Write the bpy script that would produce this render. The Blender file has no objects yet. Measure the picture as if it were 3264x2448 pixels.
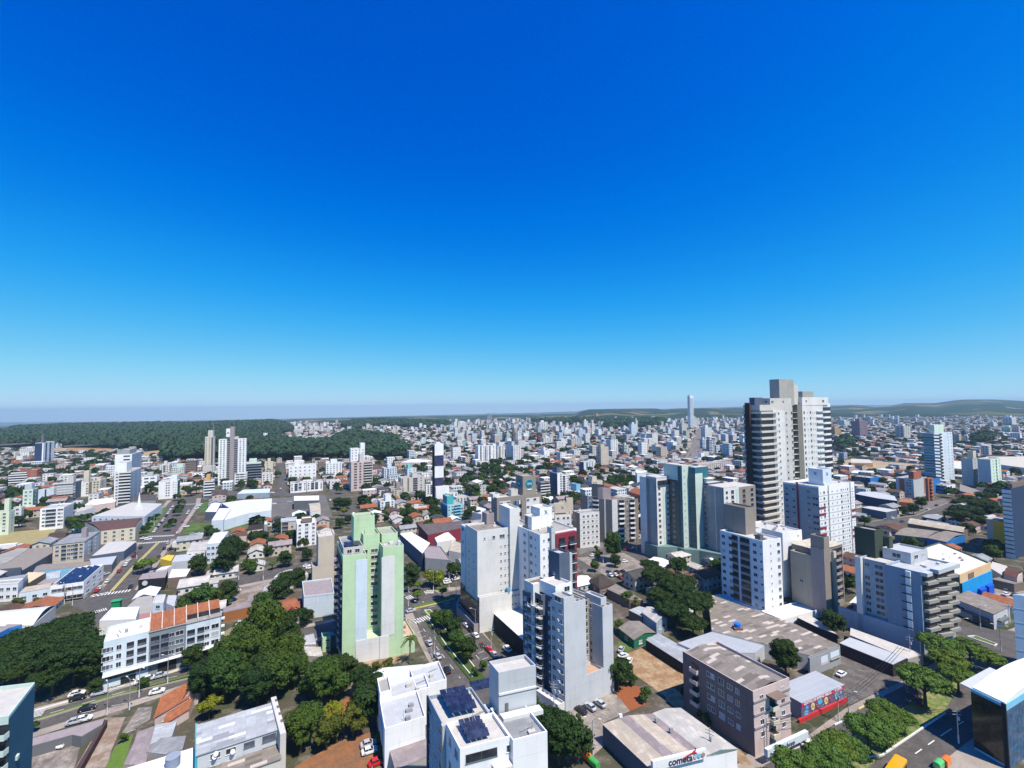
import bpy, math, random
from math import sin, cos, pi, radians, atan2, hypot, floor
random.seed(7)
C = bpy.context.scene.collection
SC = bpy.context.scene
# ---------------------------------------------------------------- camera, sky, sun, exposure
EYE = (0.0, 0.0, 91.0); F = 1420.0; CX, CY = 1632.0, 1224.0
PITCH, ROLL = math.atan(72/1420), 0.010
_f = (0, cos(PITCH), sin(PITCH)); _u0 = (0, -sin(PITCH), cos(PITCH))
_r = (cos(ROLL), -_u0[1]*sin(ROLL), -_u0[2]*sin(ROLL))
_u = (sin(ROLL), _u0[1]*cos(ROLL), _u0[2]*cos(ROLL))
cd = bpy.data.cameras.new('camera'); cam = bpy.data.objects.new('camera', cd); C.objects.link(cam)
cd.sensor_width = 36; cd.lens = 36*F/3264; cd.clip_start = .5; cd.clip_end = 60000
from mathutils import Matrix, Vector
cam.matrix_world = Matrix(((_r[0], _u[0], -_f[0], 0), (_r[1], _u[1], -_f[1], 0), (_r[2], _u[2], -_f[2], 91), (0, 0, 0, 1)))
SC.camera = cam
SUN_AZ, SUN_EL = 136, 60       # degrees clockwise from the view direction (+Y)
w = bpy.data.worlds.new('World'); SC.world = w; w.use_nodes = True
nt = w.node_tree; bg = nt.nodes['Background']
sky = nt.nodes.new('ShaderNodeTexSky'); sky.sky_type = 'NISHITA'; sky.sun_disc = False
sky.sun_elevation = radians(SUN_EL); sky.sun_rotation = radians(SUN_AZ); sky.altitude = 650
sky.air_density = 1.0; sky.dust_density = .05; sky.ozone_density = 5.0
stc = nt.nodes.new('ShaderNodeTexCoord'); sad = nt.nodes.new('ShaderNodeVectorMath'); sad.operation = 'ADD'; sad.inputs[1].default_value = (0, 0, .036)   # the view looks down into a valley: sky reaches below eye level
nt.links.new(stc.outputs['Generated'], sad.inputs[0]); nt.links.new(sad.outputs[0], sky.inputs[0])
s1 = nt.nodes.new('ShaderNodeVectorMath'); s1.operation = 'SCALE'; s1.inputs[3].default_value = .1
cv = nt.nodes.new('ShaderNodeRGBCurve'); s2 = nt.nodes.new('ShaderNodeVectorMath'); s2.operation = 'SCALE'; s2.inputs[3].default_value = 7.3
for ch, P_ in enumerate((((.13, .004), (.178, .04), (.262, .15), (.413, .35), (.65, .55), (1, .6)), ((.125, .10), (.178, .185), (.262, .34), (.434, .56), (.597, .70), (.8, .75), (1, .78)), ((.254, .60), (.347, .77), (.474, .88), (.651, .92), (1, .94)))):
    cu = cv.mapping.curves[ch]; cu.points[1].location = P_[-1]
    for x_, y_ in P_[:-1]: cu.points.new(x_, y_)
cv.mapping.update()
nt.links.new(sky.outputs[0], s1.inputs[0]); nt.links.new(s1.outputs[0], cv.inputs['Color']); nt.links.new(cv.outputs[0], s2.inputs[0]); nt.links.new(s2.outputs[0], bg.inputs[0])
bg.inputs[1].default_value = .105
sl = bpy.data.lights.new('sun', 'SUN'); sl.energy = 5.0; sl.angle = radians(.5); sl.color = (1, .92, .80)
so = bpy.data.objects.new('sun', sl); C.objects.link(so)
sd = Vector((sin(radians(SUN_AZ))*cos(radians(SUN_EL)), cos(radians(SUN_AZ))*cos(radians(SUN_EL)), sin(radians(SUN_EL))))
so.rotation_euler = sd.to_track_quat('Z', 'Y').to_euler(); so.location = (0, -100, 300)
SC.view_settings.view_transform = 'Standard'; SC.view_settings.look = 'None'
SC.view_settings.exposure = .38; SC.view_settings.gamma = 1
SC.cycles.max_bounces = 4; SC.cycles.diffuse_bounces = 1; SC.cycles.glossy_bounces = 2; SC.cycles.volume_bounces = 0
# ---------------------------------------------------------------- photo pixel -> world
TL = {'I': (0, 0, 1), '1': (0, 1300, .3707), '2': (800, 1300, .3707), '3': (1600, 1200, .3707), '4': (2400, 1180, .3906),
      '5': (0, 1850, .3707), '6': (800, 1850, .3707), '7': (1600, 1750, .4207), '8': (2400, 1750, .4206),
      'a': (1460, 1540, .2351), 'b': (1640, 1760, .3133), 'c': (1340, 2060, .2338), 'd': (2040, 1440, .3134),
      'e': (2280, 1560, .2532), 'f': (2340, 1190, .2231), 'g': (2480, 2120, .1977), 'h': (3050, 1800, .3905),
      'i': (0, 1280, .1929), 'j': (400, 1300, .1929), 'k': (1500, 1300, .1929), 'l': (1900, 1300, .2170),
      'm': (2660, 1260, .2773), 'n': (0, 1680, .1929), 'o': (600, 1700, .2170), 'p': (2100, 1960, .2941),
      'q': (320, 1900, .1808), 'r': (1080, 1700, .2652), 's': (2750, 1750, .2399), 't': (1800, 2150, .2034)}
def q(t, X, Y):
    o = TL[t]; return o[0]+o[2]*X, o[1]+o[2]*Y
def ray(px, py):
    a = (px-CX)/F; b = (CY-py)/F
    return tuple(_f[i]+a*_r[i]+b*_u[i] for i in range(3))
def W(px, py, z=0.0):
    d = ray(px, py)
    if d[2] > -1e-4: d = (d[0], d[1], -1e-4)
    t = (z-EYE[2])/d[2] if z < EYE[2] else 300
    return (d[0]*t, d[1]*t)
def prj(x, y, z):
    v = (x, y, z-EYE[2]); k = sum(v[i]*_f[i] for i in range(3))
    if k < 1: return (-9999, -9999)
    return CX+F*sum(v[i]*_r[i] for i in range(3))/k, CY-F*sum(v[i]*_u[i] for i in range(3))/k
def eyeY(px): return 1296-.010*(px-1632)
GA = radians(62.5); AX = (sin(GA), cos(GA)); BX = (-cos(GA), sin(GA))   # the street grid: AX right and away, BX left and away
def solve_x(O, ax, z, px, lo=2, hi=70):
    """metres along axis ax from O (at height z) where the picture x reaches px"""
    x0 = prj(O[0], O[1], z)[0]; s = 1 if px > x0 else -1; best = None
    n = 160
    for i in range(n+1):
        t = lo+(hi-lo)*i/n; e = abs(prj(O[0]+ax[0]*t, O[1]+ax[1]*t, z)[0]-px)
        if best is None or e < best[0]: best = (e, t)
    return best[1]
def inpoly(x, y, P):
    c = False; j = len(P)-1
    for i in range(len(P)):
        if (P[i][1] > y) != (P[j][1] > y) and x < (P[j][0]-P[i][0])*(y-P[i][1])/(P[j][1]-P[i][1])+P[i][0]: c = not c
        j = i
    return c
# ---------------------------------------------------------------- materials
MC = {}
COL = dict(white=(.78, .78, .77), cream=(.62, .56, .45), offw=(.66, .65, .62), lgrey=(.47, .49, .50), grey=(.30, .31, .32), dgrey=(.13, .135, .14),
    slate=(.085, .11, .16), navy=(.025, .05, .11), black=(.02, .021, .023), brown=(.19, .14, .11), taupe=(.27, .235, .20), beige=(.52, .45, .36),
    sand=(.60, .54, .42), mint=(.50, .60, .53), dmint=(.15, .23, .22), teal=(.06, .38, .40), dteal=(.03, .13, .17), lgreen=(.47, .63, .39), pale=(.58, .66, .72),
    blue=(.015, .16, .46), sky=(.22, .50, .68), pblue=(.30, .37, .44), red=(.50, .03, .035), maroon=(.22, .03, .045), brick=(.34, .12, .075), pink=(.60, .30, .32),
    rose=(.55, .44, .41), orange=(.80, .26, .03), terra=(.42, .15, .07), yellow=(.78, .52, .05), dgreen=(.02, .14, .07), olive=(.09, .12, .08), conc=(.37, .35, .315),
    lconc=(.54, .515, .47), tank=(.12, .32, .50), mauve=(.32, .27, .27), steel=(.40, .42, .44), silver=(.45, .47, .50), bluegrey=(.49, .51, .53), pgreen=(.58, .70, .58),
    soil=(.30, .125, .05), rust=(.26, .09, .035), tan=(.42, .32, .19), grass=(.10, .17, .03), dryg=(.28, .24, .12), asph=(.085, .078, .072), asph2=(.12, .11, .10),
    path=(.36, .31, .26), paint=(.72, .71, .66), ypaint=(.65, .55, .22), lot=(.17, .155, .14))
def col(c): return COL[c] if isinstance(c, str) else c
def newmat(name):
    m = bpy.data.materials.new(name); m.use_nodes = True; return m, m.node_tree, m.node_tree.nodes['Principled BSDF']
def N(nt, t, **k):
    n = nt.nodes.new(t)
    for a, b in k.items():
        if a.startswith('_'): setattr(n, a[1:], b)
        else: n.inputs[a.replace('__', ' ')].default_value = b
    return n
def mixrgb(nt, fac, a, b, mode='MIX'):
    n = nt.nodes.new('ShaderNodeMix'); n.data_type = 'RGBA'; n.blend_type = mode
    for s, v in ((0, fac), (6, a), (7, b)):
        if hasattr(v, 'links'): nt.links.new(v, n.inputs[s])
        elif isinstance(v, (int, float)): n.inputs[s].default_value = v
        else: n.inputs[s].default_value = (*v, 1)
    return n.outputs[2]
def math_(nt, op, a, b=0.0, c=None):
    n = nt.nodes.new('ShaderNodeMath'); n.operation = op
    for i, v in enumerate((a, b) if c is None else (a, b, c)):
        if hasattr(v, 'links'): nt.links.new(v, n.inputs[i])
        else: n.inputs[i].default_value = v
    return n.outputs[0]
def tc(nt, kind='Object', rot=0, sc=(1, 1, 1)):
    t = nt.nodes.new('ShaderNodeTexCoord'); mp = nt.nodes.new('ShaderNodeMapping'); mp.inputs['Scale'].default_value = sc
    mp.inputs['Rotation'].default_value = (0, 0, rot); nt.links.new(t.outputs[kind], mp.inputs[0]); return mp.outputs[0]
def M(c, kind='wall', **o):
    """cached procedural material: colour name or rgb + surface kind"""
    key = (c if isinstance(c, str) else tuple(c), kind, tuple(sorted(o.items())))
    if key in MC: return MC[key]
    rgb = col(c); m, nt, p = newmat('%s_%s' % (kind, c if isinstance(c, str) else 'mix')); L = nt.links
    dk = tuple(x*.72 for x in rgb); lt = tuple(min(.85, x*1.12) for x in rgb)
    def noise(scale, vec, det=3, r=.6):
        n = N(nt, 'ShaderNodeTexNoise', Scale=scale, Detail=det, Roughness=r); L.new(vec, n.inputs['Vector']); return n.outputs[0]
    p.inputs['Roughness'].default_value = o.get('rough', .85)
    p.inputs['Specular IOR Level'].default_value = .25
    def rampf(f, a, b):
        n = nt.nodes.new('ShaderNodeMapRange'); L.new(f, n.inputs[0]); n.inputs[1].default_value = a; n.inputs[2].default_value = b; return n.outputs[0]
    if kind in ('wall', 'pw', 'ph', 'pv', 'pd'):
        st = noise(.9, tc(nt, sc=(1, 1, .12))); cc = mixrgb(nt, rampf(st, .50, .78), rgb, tuple(x*.76 for x in rgb))
        if kind == 'wall':
            t0 = nt.nodes.new('ShaderNodeTexCoord'); s0 = nt.nodes.new('ShaderNodeSeparateXYZ'); L.new(t0.outputs['Object'], s0.inputs[0])
            cc = mixrgb(nt, math_(nt, 'MULTIPLY', math_(nt, 'GREATER_THAN', math_(nt, 'FRACT', math_(nt, 'DIVIDE', s0.outputs[2], 3.0)), .955), .28), cc, tuple(x*.45 for x in rgb))
            fg = noise(.035, tc(nt), 2); cc = mixrgb(nt, rampf(fg, .45, .7), cc, tuple(x*.9 for x in rgb))
        cl = noise(.13, tc(nt)); cc = mixrgb(nt, rampf(cl, .35, .75), cc, lt if kind == 'wall' else rgb)
        if kind != 'wall':
            t = nt.nodes.new('ShaderNodeTexCoord'); s = nt.nodes.new('ShaderNodeSeparateXYZ'); L.new(t.outputs['Object'], s.inputs[0])
            g = nt.nodes.new('ShaderNodeSeparateXYZ'); L.new(t.outputs['Normal'], g.inputs[0])
            ax_ = math_(nt, 'GREATER_THAN', math_(nt, 'ABSOLUTE', g.outputs[0]), .5)
            side = math_(nt, 'LESS_THAN', math_(nt, 'ABSOLUTE', g.outputs[2]), .5)
            mx = nt.nodes.new('ShaderNodeMix'); mx.data_type = 'FLOAT'; L.new(ax_, mx.inputs[0]); L.new(s.outputs[0], mx.inputs[2]); L.new(s.outputs[1], mx.inputs[3])
            per = {'pw': 3.1, 'ph': 9.0, 'pv': 4.4, 'pd': 2.4}[kind]; uw = {'pw': (.28, .70), 'ph': (.08, .90), 'pv': (.35, .72), 'pd': (.2, .8)}[kind]
            zw = {'pw': (.32, .74), 'ph': (.36, .86), 'pv': (.12, .90), 'pd': (.25, .8)}[kind]
            fu = math_(nt, 'FRACT', math_(nt, 'DIVIDE', math_(nt, 'ADD', mx.outputs[0], 90*per+.6), per))
            fz = math_(nt, 'FRACT', math_(nt, 'DIVIDE', s.outputs[2], o.get('fh', 3.0)))
            k = math_(nt, 'MULTIPLY', math_(nt, 'GREATER_THAN', fu, uw[0]), math_(nt, 'LESS_THAN', fu, uw[1]))
            k2 = math_(nt, 'MULTIPLY', math_(nt, 'GREATER_THAN', fz, zw[0]), math_(nt, 'LESS_THAN', fz, zw[1]))
            k = math_(nt, 'MULTIPLY', math_(nt, 'MULTIPLY', k, k2), side)
            cell = N(nt, 'ShaderNodeTexWhiteNoise', _noise_dimensions='3D')
            cv = nt.nodes.new('ShaderNodeCombineXYZ'); L.new(math_(nt, 'FLOOR', math_(nt, 'DIVIDE', math_(nt, 'ADD', mx.outputs[0], 90*per+.6), per)), cv.inputs[0])
            L.new(math_(nt, 'FLOOR', math_(nt, 'DIVIDE', s.outputs[2], o.get('fh', 3.0))), cv.inputs[1]); L.new(cv.outputs[0], cell.inputs[0])
            gl = mixrgb(nt, math_(nt, 'POWER', cell.outputs[0], 3.0), (.018, .022, .03), (.30, .31, .33))
            cc = mixrgb(nt, k, cc, gl)
            L.new(math_(nt, 'MULTIPLY_ADD', k, -.65, .85), p.inputs['Roughness'])
        L.new(cc, p.inputs['Base Color'])
    elif kind == 'sheet':          # fibre cement or metal sheets in rows, single sheets replaced
        v = tc(nt, rot=o.get('rot', 0))
        b = N(nt, 'ShaderNodeTexBrick', Scale=1.0); b.inputs['Brick Width'].default_value = 2.4; b.inputs['Row Height'].default_value = 1.1
        b.inputs['Mortar Size'].default_value = .035; b.offset = 0
        b.inputs['Color1'].default_value = (*[x*.80 for x in rgb], 1); b.inputs['Color2'].default_value = (*[min(.85, x*1.10) for x in rgb], 1); b.inputs['Mortar'].default_value = (*[x*.6 for x in rgb], 1)
        L.new(v, b.inputs['Vector'])
        n = noise(.25, tc(nt)); n2 = noise(2.5, v, 4)
        cc = mixrgb(nt, rampf(n, .4, .7), b.outputs[0], dk, 'MIX'); cc = mixrgb(nt, rampf(n2, .55, .8), cc, tuple(x*.65 for x in rgb))
        if o.get('patch'):
            b2 = N(nt, 'ShaderNodeTexBrick', Scale=1.0); b2.inputs['Brick Width'].default_value = 3.6; b2.inputs['Row Height'].default_value = 1.1; b2.offset = .3
            b2.inputs['Mortar Size'].default_value = 0; b2.inputs['Color1'].default_value = (0, 0, 0, 1); b2.inputs['Color2'].default_value = (1, 1, 1, 1); L.new(v, b2.inputs['Vector'])
            cc = mixrgb(nt, math_(nt, 'GREATER_THAN', b2.outputs[0], .83), cc, tuple(min(.7, x*1.9) for x in rgb))
            cc = mixrgb(nt, math_(nt, 'LESS_THAN', b2.outputs[0], .12), cc, tuple(x*.6 for x in rgb))
        L.new(cc, p.inputs['Base Color'])
        wv = N(nt, 'ShaderNodeTexWave', Scale=1.6); L.new(v, wv.inputs['Vector']); bp = N(nt, 'ShaderNodeBump', Strength=.5, Distance=.06)
        L.new(wv.outputs[1], bp.inputs['Height']); L.new(bp.outputs[0], p.inputs['Normal'])
    elif kind == 'metal':          # smooth painted metal or membrane roof, long panels
        v = tc(nt, rot=o.get('rot', 0))
        b = N(nt, 'ShaderNodeTexBrick', Scale=1.0); b.inputs['Brick Width'].default_value = 40; b.inputs['Row Height'].default_value = 1.0
        b.inputs['Mortar Size'].default_value = .03; b.inputs['Color1'].default_value = (*[x*.94 for x in rgb], 1); b.inputs['Color2'].default_value = (*rgb, 1); b.inputs['Mortar'].default_value = (*[x*.7 for x in rgb], 1)
        L.new(v, b.inputs['Vector']); n = noise(.3, v, 4)
        L.new(mixrgb(nt, rampf(n, .5, .8), b.outputs[0], tuple(x*.82 for x in rgb)), p.inputs['Base Color'])
        p.inputs['Roughness'].default_value = .5; p.inputs['Specular IOR Level'].default_value = .2
    elif kind == 'slab':           # flat roof: concrete or membrane with stains
        n = noise(.45, tc(nt), 5, .65); n2 = noise(3.0, tc(nt, sc=(1, .3, 1)), 3)
        cc = mixrgb(nt, rampf(n, .35, .8), rgb, tuple(x*.78 for x in rgb)); L.new(mixrgb(nt, rampf(n2, .55, .85), cc, tuple(x*.65 for x in rgb)), p.inputs['Base Color'])
    elif kind == 'tile':
        b = N(nt, 'ShaderNodeTexBrick', Scale=1.0); b.inputs['Brick Width'].default_value = .5; b.inputs['Row Height'].default_value = .4
        b.inputs['Mortar Size'].default_value = .05; b.inputs['Color1'].default_value = (*[x*.75 for x in rgb], 1); b.inputs['Color2'].default_value = (*lt, 1); b.inputs['Mortar'].default_value = (*[x*.4 for x in rgb], 1)
        L.new(tc(nt), b.inputs['Vector']); n = noise(.5, tc(nt), 4)
        L.new(mixrgb(nt, rampf(n, .4, .75), b.outputs[0], tuple(x*.5 for x in rgb)), p.inputs['Base Color'])
    elif kind == 'ground':
        n = noise(o.get('s', .12), tc(nt), 6, .65); n2 = noise(1.3, tc(nt), 4, .7)
        alt = col(o['alt']) if 'alt' in o else dk
        cc = mixrgb(nt, rampf(n, .42, .62), rgb, alt); L.new(mixrgb(nt, rampf(n2, .45, .8), cc, tuple(x*.7 for x in rgb)), p.inputs['Base Color'])
    elif kind == 'leaf':
        oi = nt.nodes.new('ShaderNodeObjectInfo'); n = noise(o.get('s', .45), tc(nt, 'Object'), 3)
        a = tuple(x*.55 for x in rgb); b_ = tuple(x*1.5 for x in rgb)
        n9 = noise(2.2, tc(nt, 'Object'), 2); cc = mixrgb(nt, rampf(math_(nt, 'ADD', math_(nt, 'MULTIPLY', n, .6), math_(nt, 'MULTIPLY', n9, .4)), .36, .64), a, b_); cc = mixrgb(nt, math_(nt, 'MULTIPLY', oi.outputs['Random'], .7), cc, (rgb[0]*1.7, rgb[1]*1.25, rgb[2]*.8))
        L.new(cc, p.inputs['Base Color']); p.inputs['Roughness'].default_value = .7; p.inputs['Specular IOR Level'].default_value = .12
    elif kind == 'glass':
        n = noise(.6, tc(nt), 2); L.new(mixrgb(nt, rampf(n, .4, .7), rgb, tuple(x*2.0+.01 for x in rgb)), p.inputs['Base Color'])
        p.inputs['Roughness'].default_value = .12; p.inputs['Specular IOR Level'].default_value = .6
    elif kind == 'paint':
        p.inputs['Base Color'].default_value = (*rgb, 1); p.inputs['Roughness'].default_value = .22; p.inputs['Coat Weight'].default_value = .5
        n = noise(4, tc(nt), 2); L.new(mixrgb(nt, n, tuple(x*.93 for x in rgb), rgb), p.inputs['Base Color'])
    elif kind == 'plain':
        n = noise(1.5, tc(nt), 3); L.new(mixrgb(nt, rampf(n, .3, .8), rgb, tuple(x*.85 for x in rgb)), p.inputs['Base Color'])
    MC[key] = m; return m
DARK = M((.016, .019, .026), 'glass'); PANE2 = M((.06, .075, .10), 'glass'); SHUT = M((.42, .43, .44), 'plain')
PV = M((.012, .018, .045), 'glass')
# ---------------------------------------------------------------- objects
class MB:
    def __init__(s): s.v = []; s.f = []; s.m = []
    def face(s, pts, mi=0):
        b = len(s.v); s.v += [tuple(p) for p in pts]; s.f.append(tuple(range(b, b+len(pts)))); s.m.append(mi)
    def box(s, x0, x1, y0, y1, z0, z1, mi=0, bottom=True):
        s.prism([(x0, y0), (x1, y0), (x1, y1), (x0, y1)], z0, z1, mi, mi, bottom)
    def prism(s, P, z0, z1, mi=0, mt=0, bottom=True, top=True):
        n = len(P)
        if sum(P[i][0]*P[(i+1) % n][1]-P[(i+1) % n][0]*P[i][1] for i in range(n)) < 0: P = P[::-1]
        b = len(s.v); s.v += [(x, y, z0) for x, y in P]+[(x, y, z1) for x, y in P]
        for i in range(n):
            j = (i+1) % n; s.f.append((b+i, b+j, b+n+j, b+n+i)); s.m.append(mi)
        if top: s.f.append(tuple(b+n+i for i in range(n))); s.m.append(mt)
        if bottom: s.f.append(tuple(b+i for i in range(n-1, -1, -1))); s.m.append(mi)
    def tube(s, a, b, r0, r1, n=6, mi=0):
        a = Vector(a); b = Vector(b); d = (b-a).normalized(); x = d.orthogonal().normalized(); y = d.cross(x); k = len(s.v)
        for c, r in ((a, r0), (b, r1)):
            for i in range(n): s.v.append(tuple(c+(x*cos(2*pi*i/n)+y*sin(2*pi*i/n))*r))
        for i in range(n):
            j = (i+1) % n; s.f.append((k+i, k+j, k+n+j, k+n+i)); s.m.append(mi)
        s.f.append(tuple(k+n+i for i in range(n))); s.m.append(mi)
        s.f.append(tuple(k+i for i in range(n-1, -1, -1))); s.m.append(mi)
    def mesh(s, name, mats):
        me = bpy.data.meshes.new(name); me.from_pydata(s.v, [], s.f)
        for m in (mats if isinstance(mats, (list, tuple)) else [mats]): me.materials.append(m)
        if len(me.materials) > 1: me.polygons.foreach_set('material_index', s.m)
        me.update(); return me
    def build(s, name, mats, parent=None):
        return mk(name, s.mesh(name, mats), parent)
def mk(name, me, parent=None, loc=None, rz=0):
    o = bpy.data.objects.new(name, me); C.objects.link(o)
    if parent: o.parent = parent
    if loc: o.location = loc
    if rz: o.rotation_euler = (0, 0, rz)
    return o
def tag(o, label=None, cat=None, group=None, kind=None):
    if label: o['label'] = label
    if cat: o['category'] = cat
    if group: o['group'] = group
    if kind: o['kind'] = kind
    return o
LAND = []       # (short name, px, py) of buildings other labels refer to
OCC = []        # ground polygons already taken
def thing(name, label, cat, loc=(0, 0, 0), rz=0, group=None, kind=None):
    o = mk(name, None, None, loc, rz); return tag(o, label, cat, group, kind)
def clone(root, loc, rz, parent=None):
    kids = list(root.children); r = root.copy(); C.objects.link(r); r.location = loc; r.rotation_euler = (0, 0, rz)
    if parent: r.parent = parent
    for ch in kids:
        c = ch.copy(); C.objects.link(c); c.parent = r
        for g in ch.children:
            d = g.copy(); C.objects.link(d); d.parent = c
    return r
# ---------------------------------------------------------------- windows and balconies (shared meshes)
WM = {}
def win_mesh(w, h, v, fr='white'):
    k = ('w', round(w, 1), round(h, 1), v, fr)
    if k not in WM:
        b = MB(); t = .07
        b.box(-w/2, w/2, -.02, .05, -h/2, h/2, 1)                      # pane
        for x0, x1, z0, z1 in ((-w/2-t, -w/2, -h/2, h/2), (w/2, w/2+t, -h/2, h/2), (-w/2-t, w/2+t, h/2, h/2+t), (-.03, .03, -h/2, h/2)):
            b.box(x0, x1, -.06, .05, z0, z1, 0)
        b.box(-w/2-.15, w/2+.15, -.16, .05, -h/2-.1, -h/2, 0)            # sill
        WM[k] = b.mesh('window', [M(fr, 'plain'), [DARK, PANE2, SHUT][v]])
    return WM[k]
def balc_mesh(w, h, c, style):
    k = ('b', round(w, 1), round(h, 1), c, style)
    if k not in WM:
        b = MB(); z0 = -h/2
        dp = {'b': 1.2, 'g': 1.2, 'l': .12, 'r': 1.3}[style]
        b.box(-w/2+.1, w/2-.1, -.03, .05, z0+.15, z0+h*.82, 1)           # opening
        if style == 'r':
            P = [(-w/2, 0)]+[(-w/2*cos(pi*i/8), -dp*sin(pi*i/8)) for i in range(1, 8)]+[(w/2, 0)]
            b.prism(P, z0-.15, z0+.12, 0, 0)
            Q = [(x*.94, y*.94) for x, y in P]
            for i in range(len(P)-1):
                for z in (z0+.45, z0+.95): b.tube((*P[i], z), (*P[i+1], z), .05, .05, 4, 0)
        else:
            b.box(-w/2, w/2, -dp, .04, z0-.12, z0+.1, 0)
            if dp > .5:
                mi = 2 if style == 'g' else 0
                b.box(-w/2, w/2, -dp, -dp+.1, z0+.1, z0+1.0, mi); b.box(-w/2, -w/2+.1, -dp+.1, .04, z0+.1, z0+1.0, mi); b.box(w/2-.1, w/2, -dp+.1, .04, z0+.1, z0+1.0, mi)
            else:
                b.box(-w/2+.1, w/2-.1, -dp, -dp+.05, z0+.1, z0+.9, 2)
        WM[k] = b.mesh('balcony', [M(c, 'wall'), DARK, PANE2])
    return WM[k]
def put_parts(parent, lst, name):
    """lst of (mesh, loc, rz): copies of shared part meshes; past 100 the rest is one stuff part"""
    lst.sort(key=lambda t: -t[1][2])
    for me, loc, rz in lst[:100]:
        o = mk(name, me, parent, loc, rz)
    if len(lst) > 100:
        b = MB(); mats = []
        for me, loc, rz in lst[100:]:
            mi = []
            for m in me.materials:
                if m not in mats: mats.append(m)
                mi.append(mats.index(m))
            k = len(b.v); c, s = cos(rz), sin(rz)
            b.v += [(v.co.x*c-v.co.y*s+loc[0], v.co.x*s+v.co.y*c+loc[1], v.co.z+loc[2]) for v in me.vertices]
            for p in me.polygons: b.f.append(tuple(k+i for i in p.vertices)); b.m.append(mi[p.material_index])
        tag(b.build(name+'s', mats, parent), kind='stuff')
def facade(parent, A, B, z0, z1, n, spec, wc, wins, bals):
    """tokens along the wall A->B (outside on the right): w window, v small, t tall, W wide, b/g/l/r balcony, S strip, H band, A<k> even row, D dark band"""
    if not spec: return
    L = hypot(B[0]-A[0], B[1]-A[1])
    if L < .5: return
    d = ((B[0]-A[0])/L, (B[1]-A[1])/L); rz = atan2(d[1], d[0]); fh = (z1-z0)/max(n, 1)
    at = lambda u, z, off=0: (A[0]+d[0]*u+d[1]*off, A[1]+d[1]*u-d[0]*off, z)
    for tok in spec.split():
        ty = tok[0]; a = tok[1:].split(',')
        if ty in 'AE':
            k = int(a[0])
            for j in range(k):
                for i in range(n):
                    v = (0, 0, 0, 0, 1, 1, 2)[random.randrange(7)]
                    wins.append((win_mesh(1.5 if ty == 'A' else .7, 1.25 if ty == 'A' else .7, v), at((j+.5)/k*L, z0+(i+.52)*fh), rz))
            continue
        u = float(a[0])*L; wd = float(a[1]) if len(a) > 1 and a[1] else None; cc = a[2] if len(a) > 2 else None
        if ty in 'wvtW':
            w, h = {'w': (1.5, 1.25), 'v': (.7, .7), 't': (.9, 1.9), 'W': (2.6, 1.5)}[ty]; w = wd or w
            for i in range(n):
                v = (0, 0, 0, 0, 1, 1, 2)[random.randrange(7)]
                wins.append((win_mesh(w, h, v, cc or 'white'), at(u, z0+(i+.52)*fh), rz))
        elif ty in 'bglr':
            for i in range(n): bals.append((balc_mesh(wd or 3.0, fh*.94, cc or wc, ty), at(u, z0+(i+.5)*fh), rz))
        elif ty == 'S':
            b = MB(); b.box(-wd/2, wd/2, -.10, .03, z0, z1); o = b.build('wall_strip', M(cc, 'wall'), parent); o.location = at(u, 0); o.rotation_euler = (0, 0, rz)
        elif ty == 'D':
            b = MB(); b.box(-wd/2, wd/2, -.05, .03, z0+.3, z1-.2); o = b.build('glazing', DARK, parent); o.location = at(u, 0); o.rotation_euler = (0, 0, rz)
        elif ty == 'H':       # H0,thick,color: a painted band at every floor line
            for i in range(1, n):
                b = MB(); b.box(0, L, -.06, .03, -wd/2, wd/2); o = b.build('floor_band', M(cc, 'wall'), parent); o.location = at(0, z0+i*fh); o.rotation_euler = (0, 0, rz)
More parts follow.
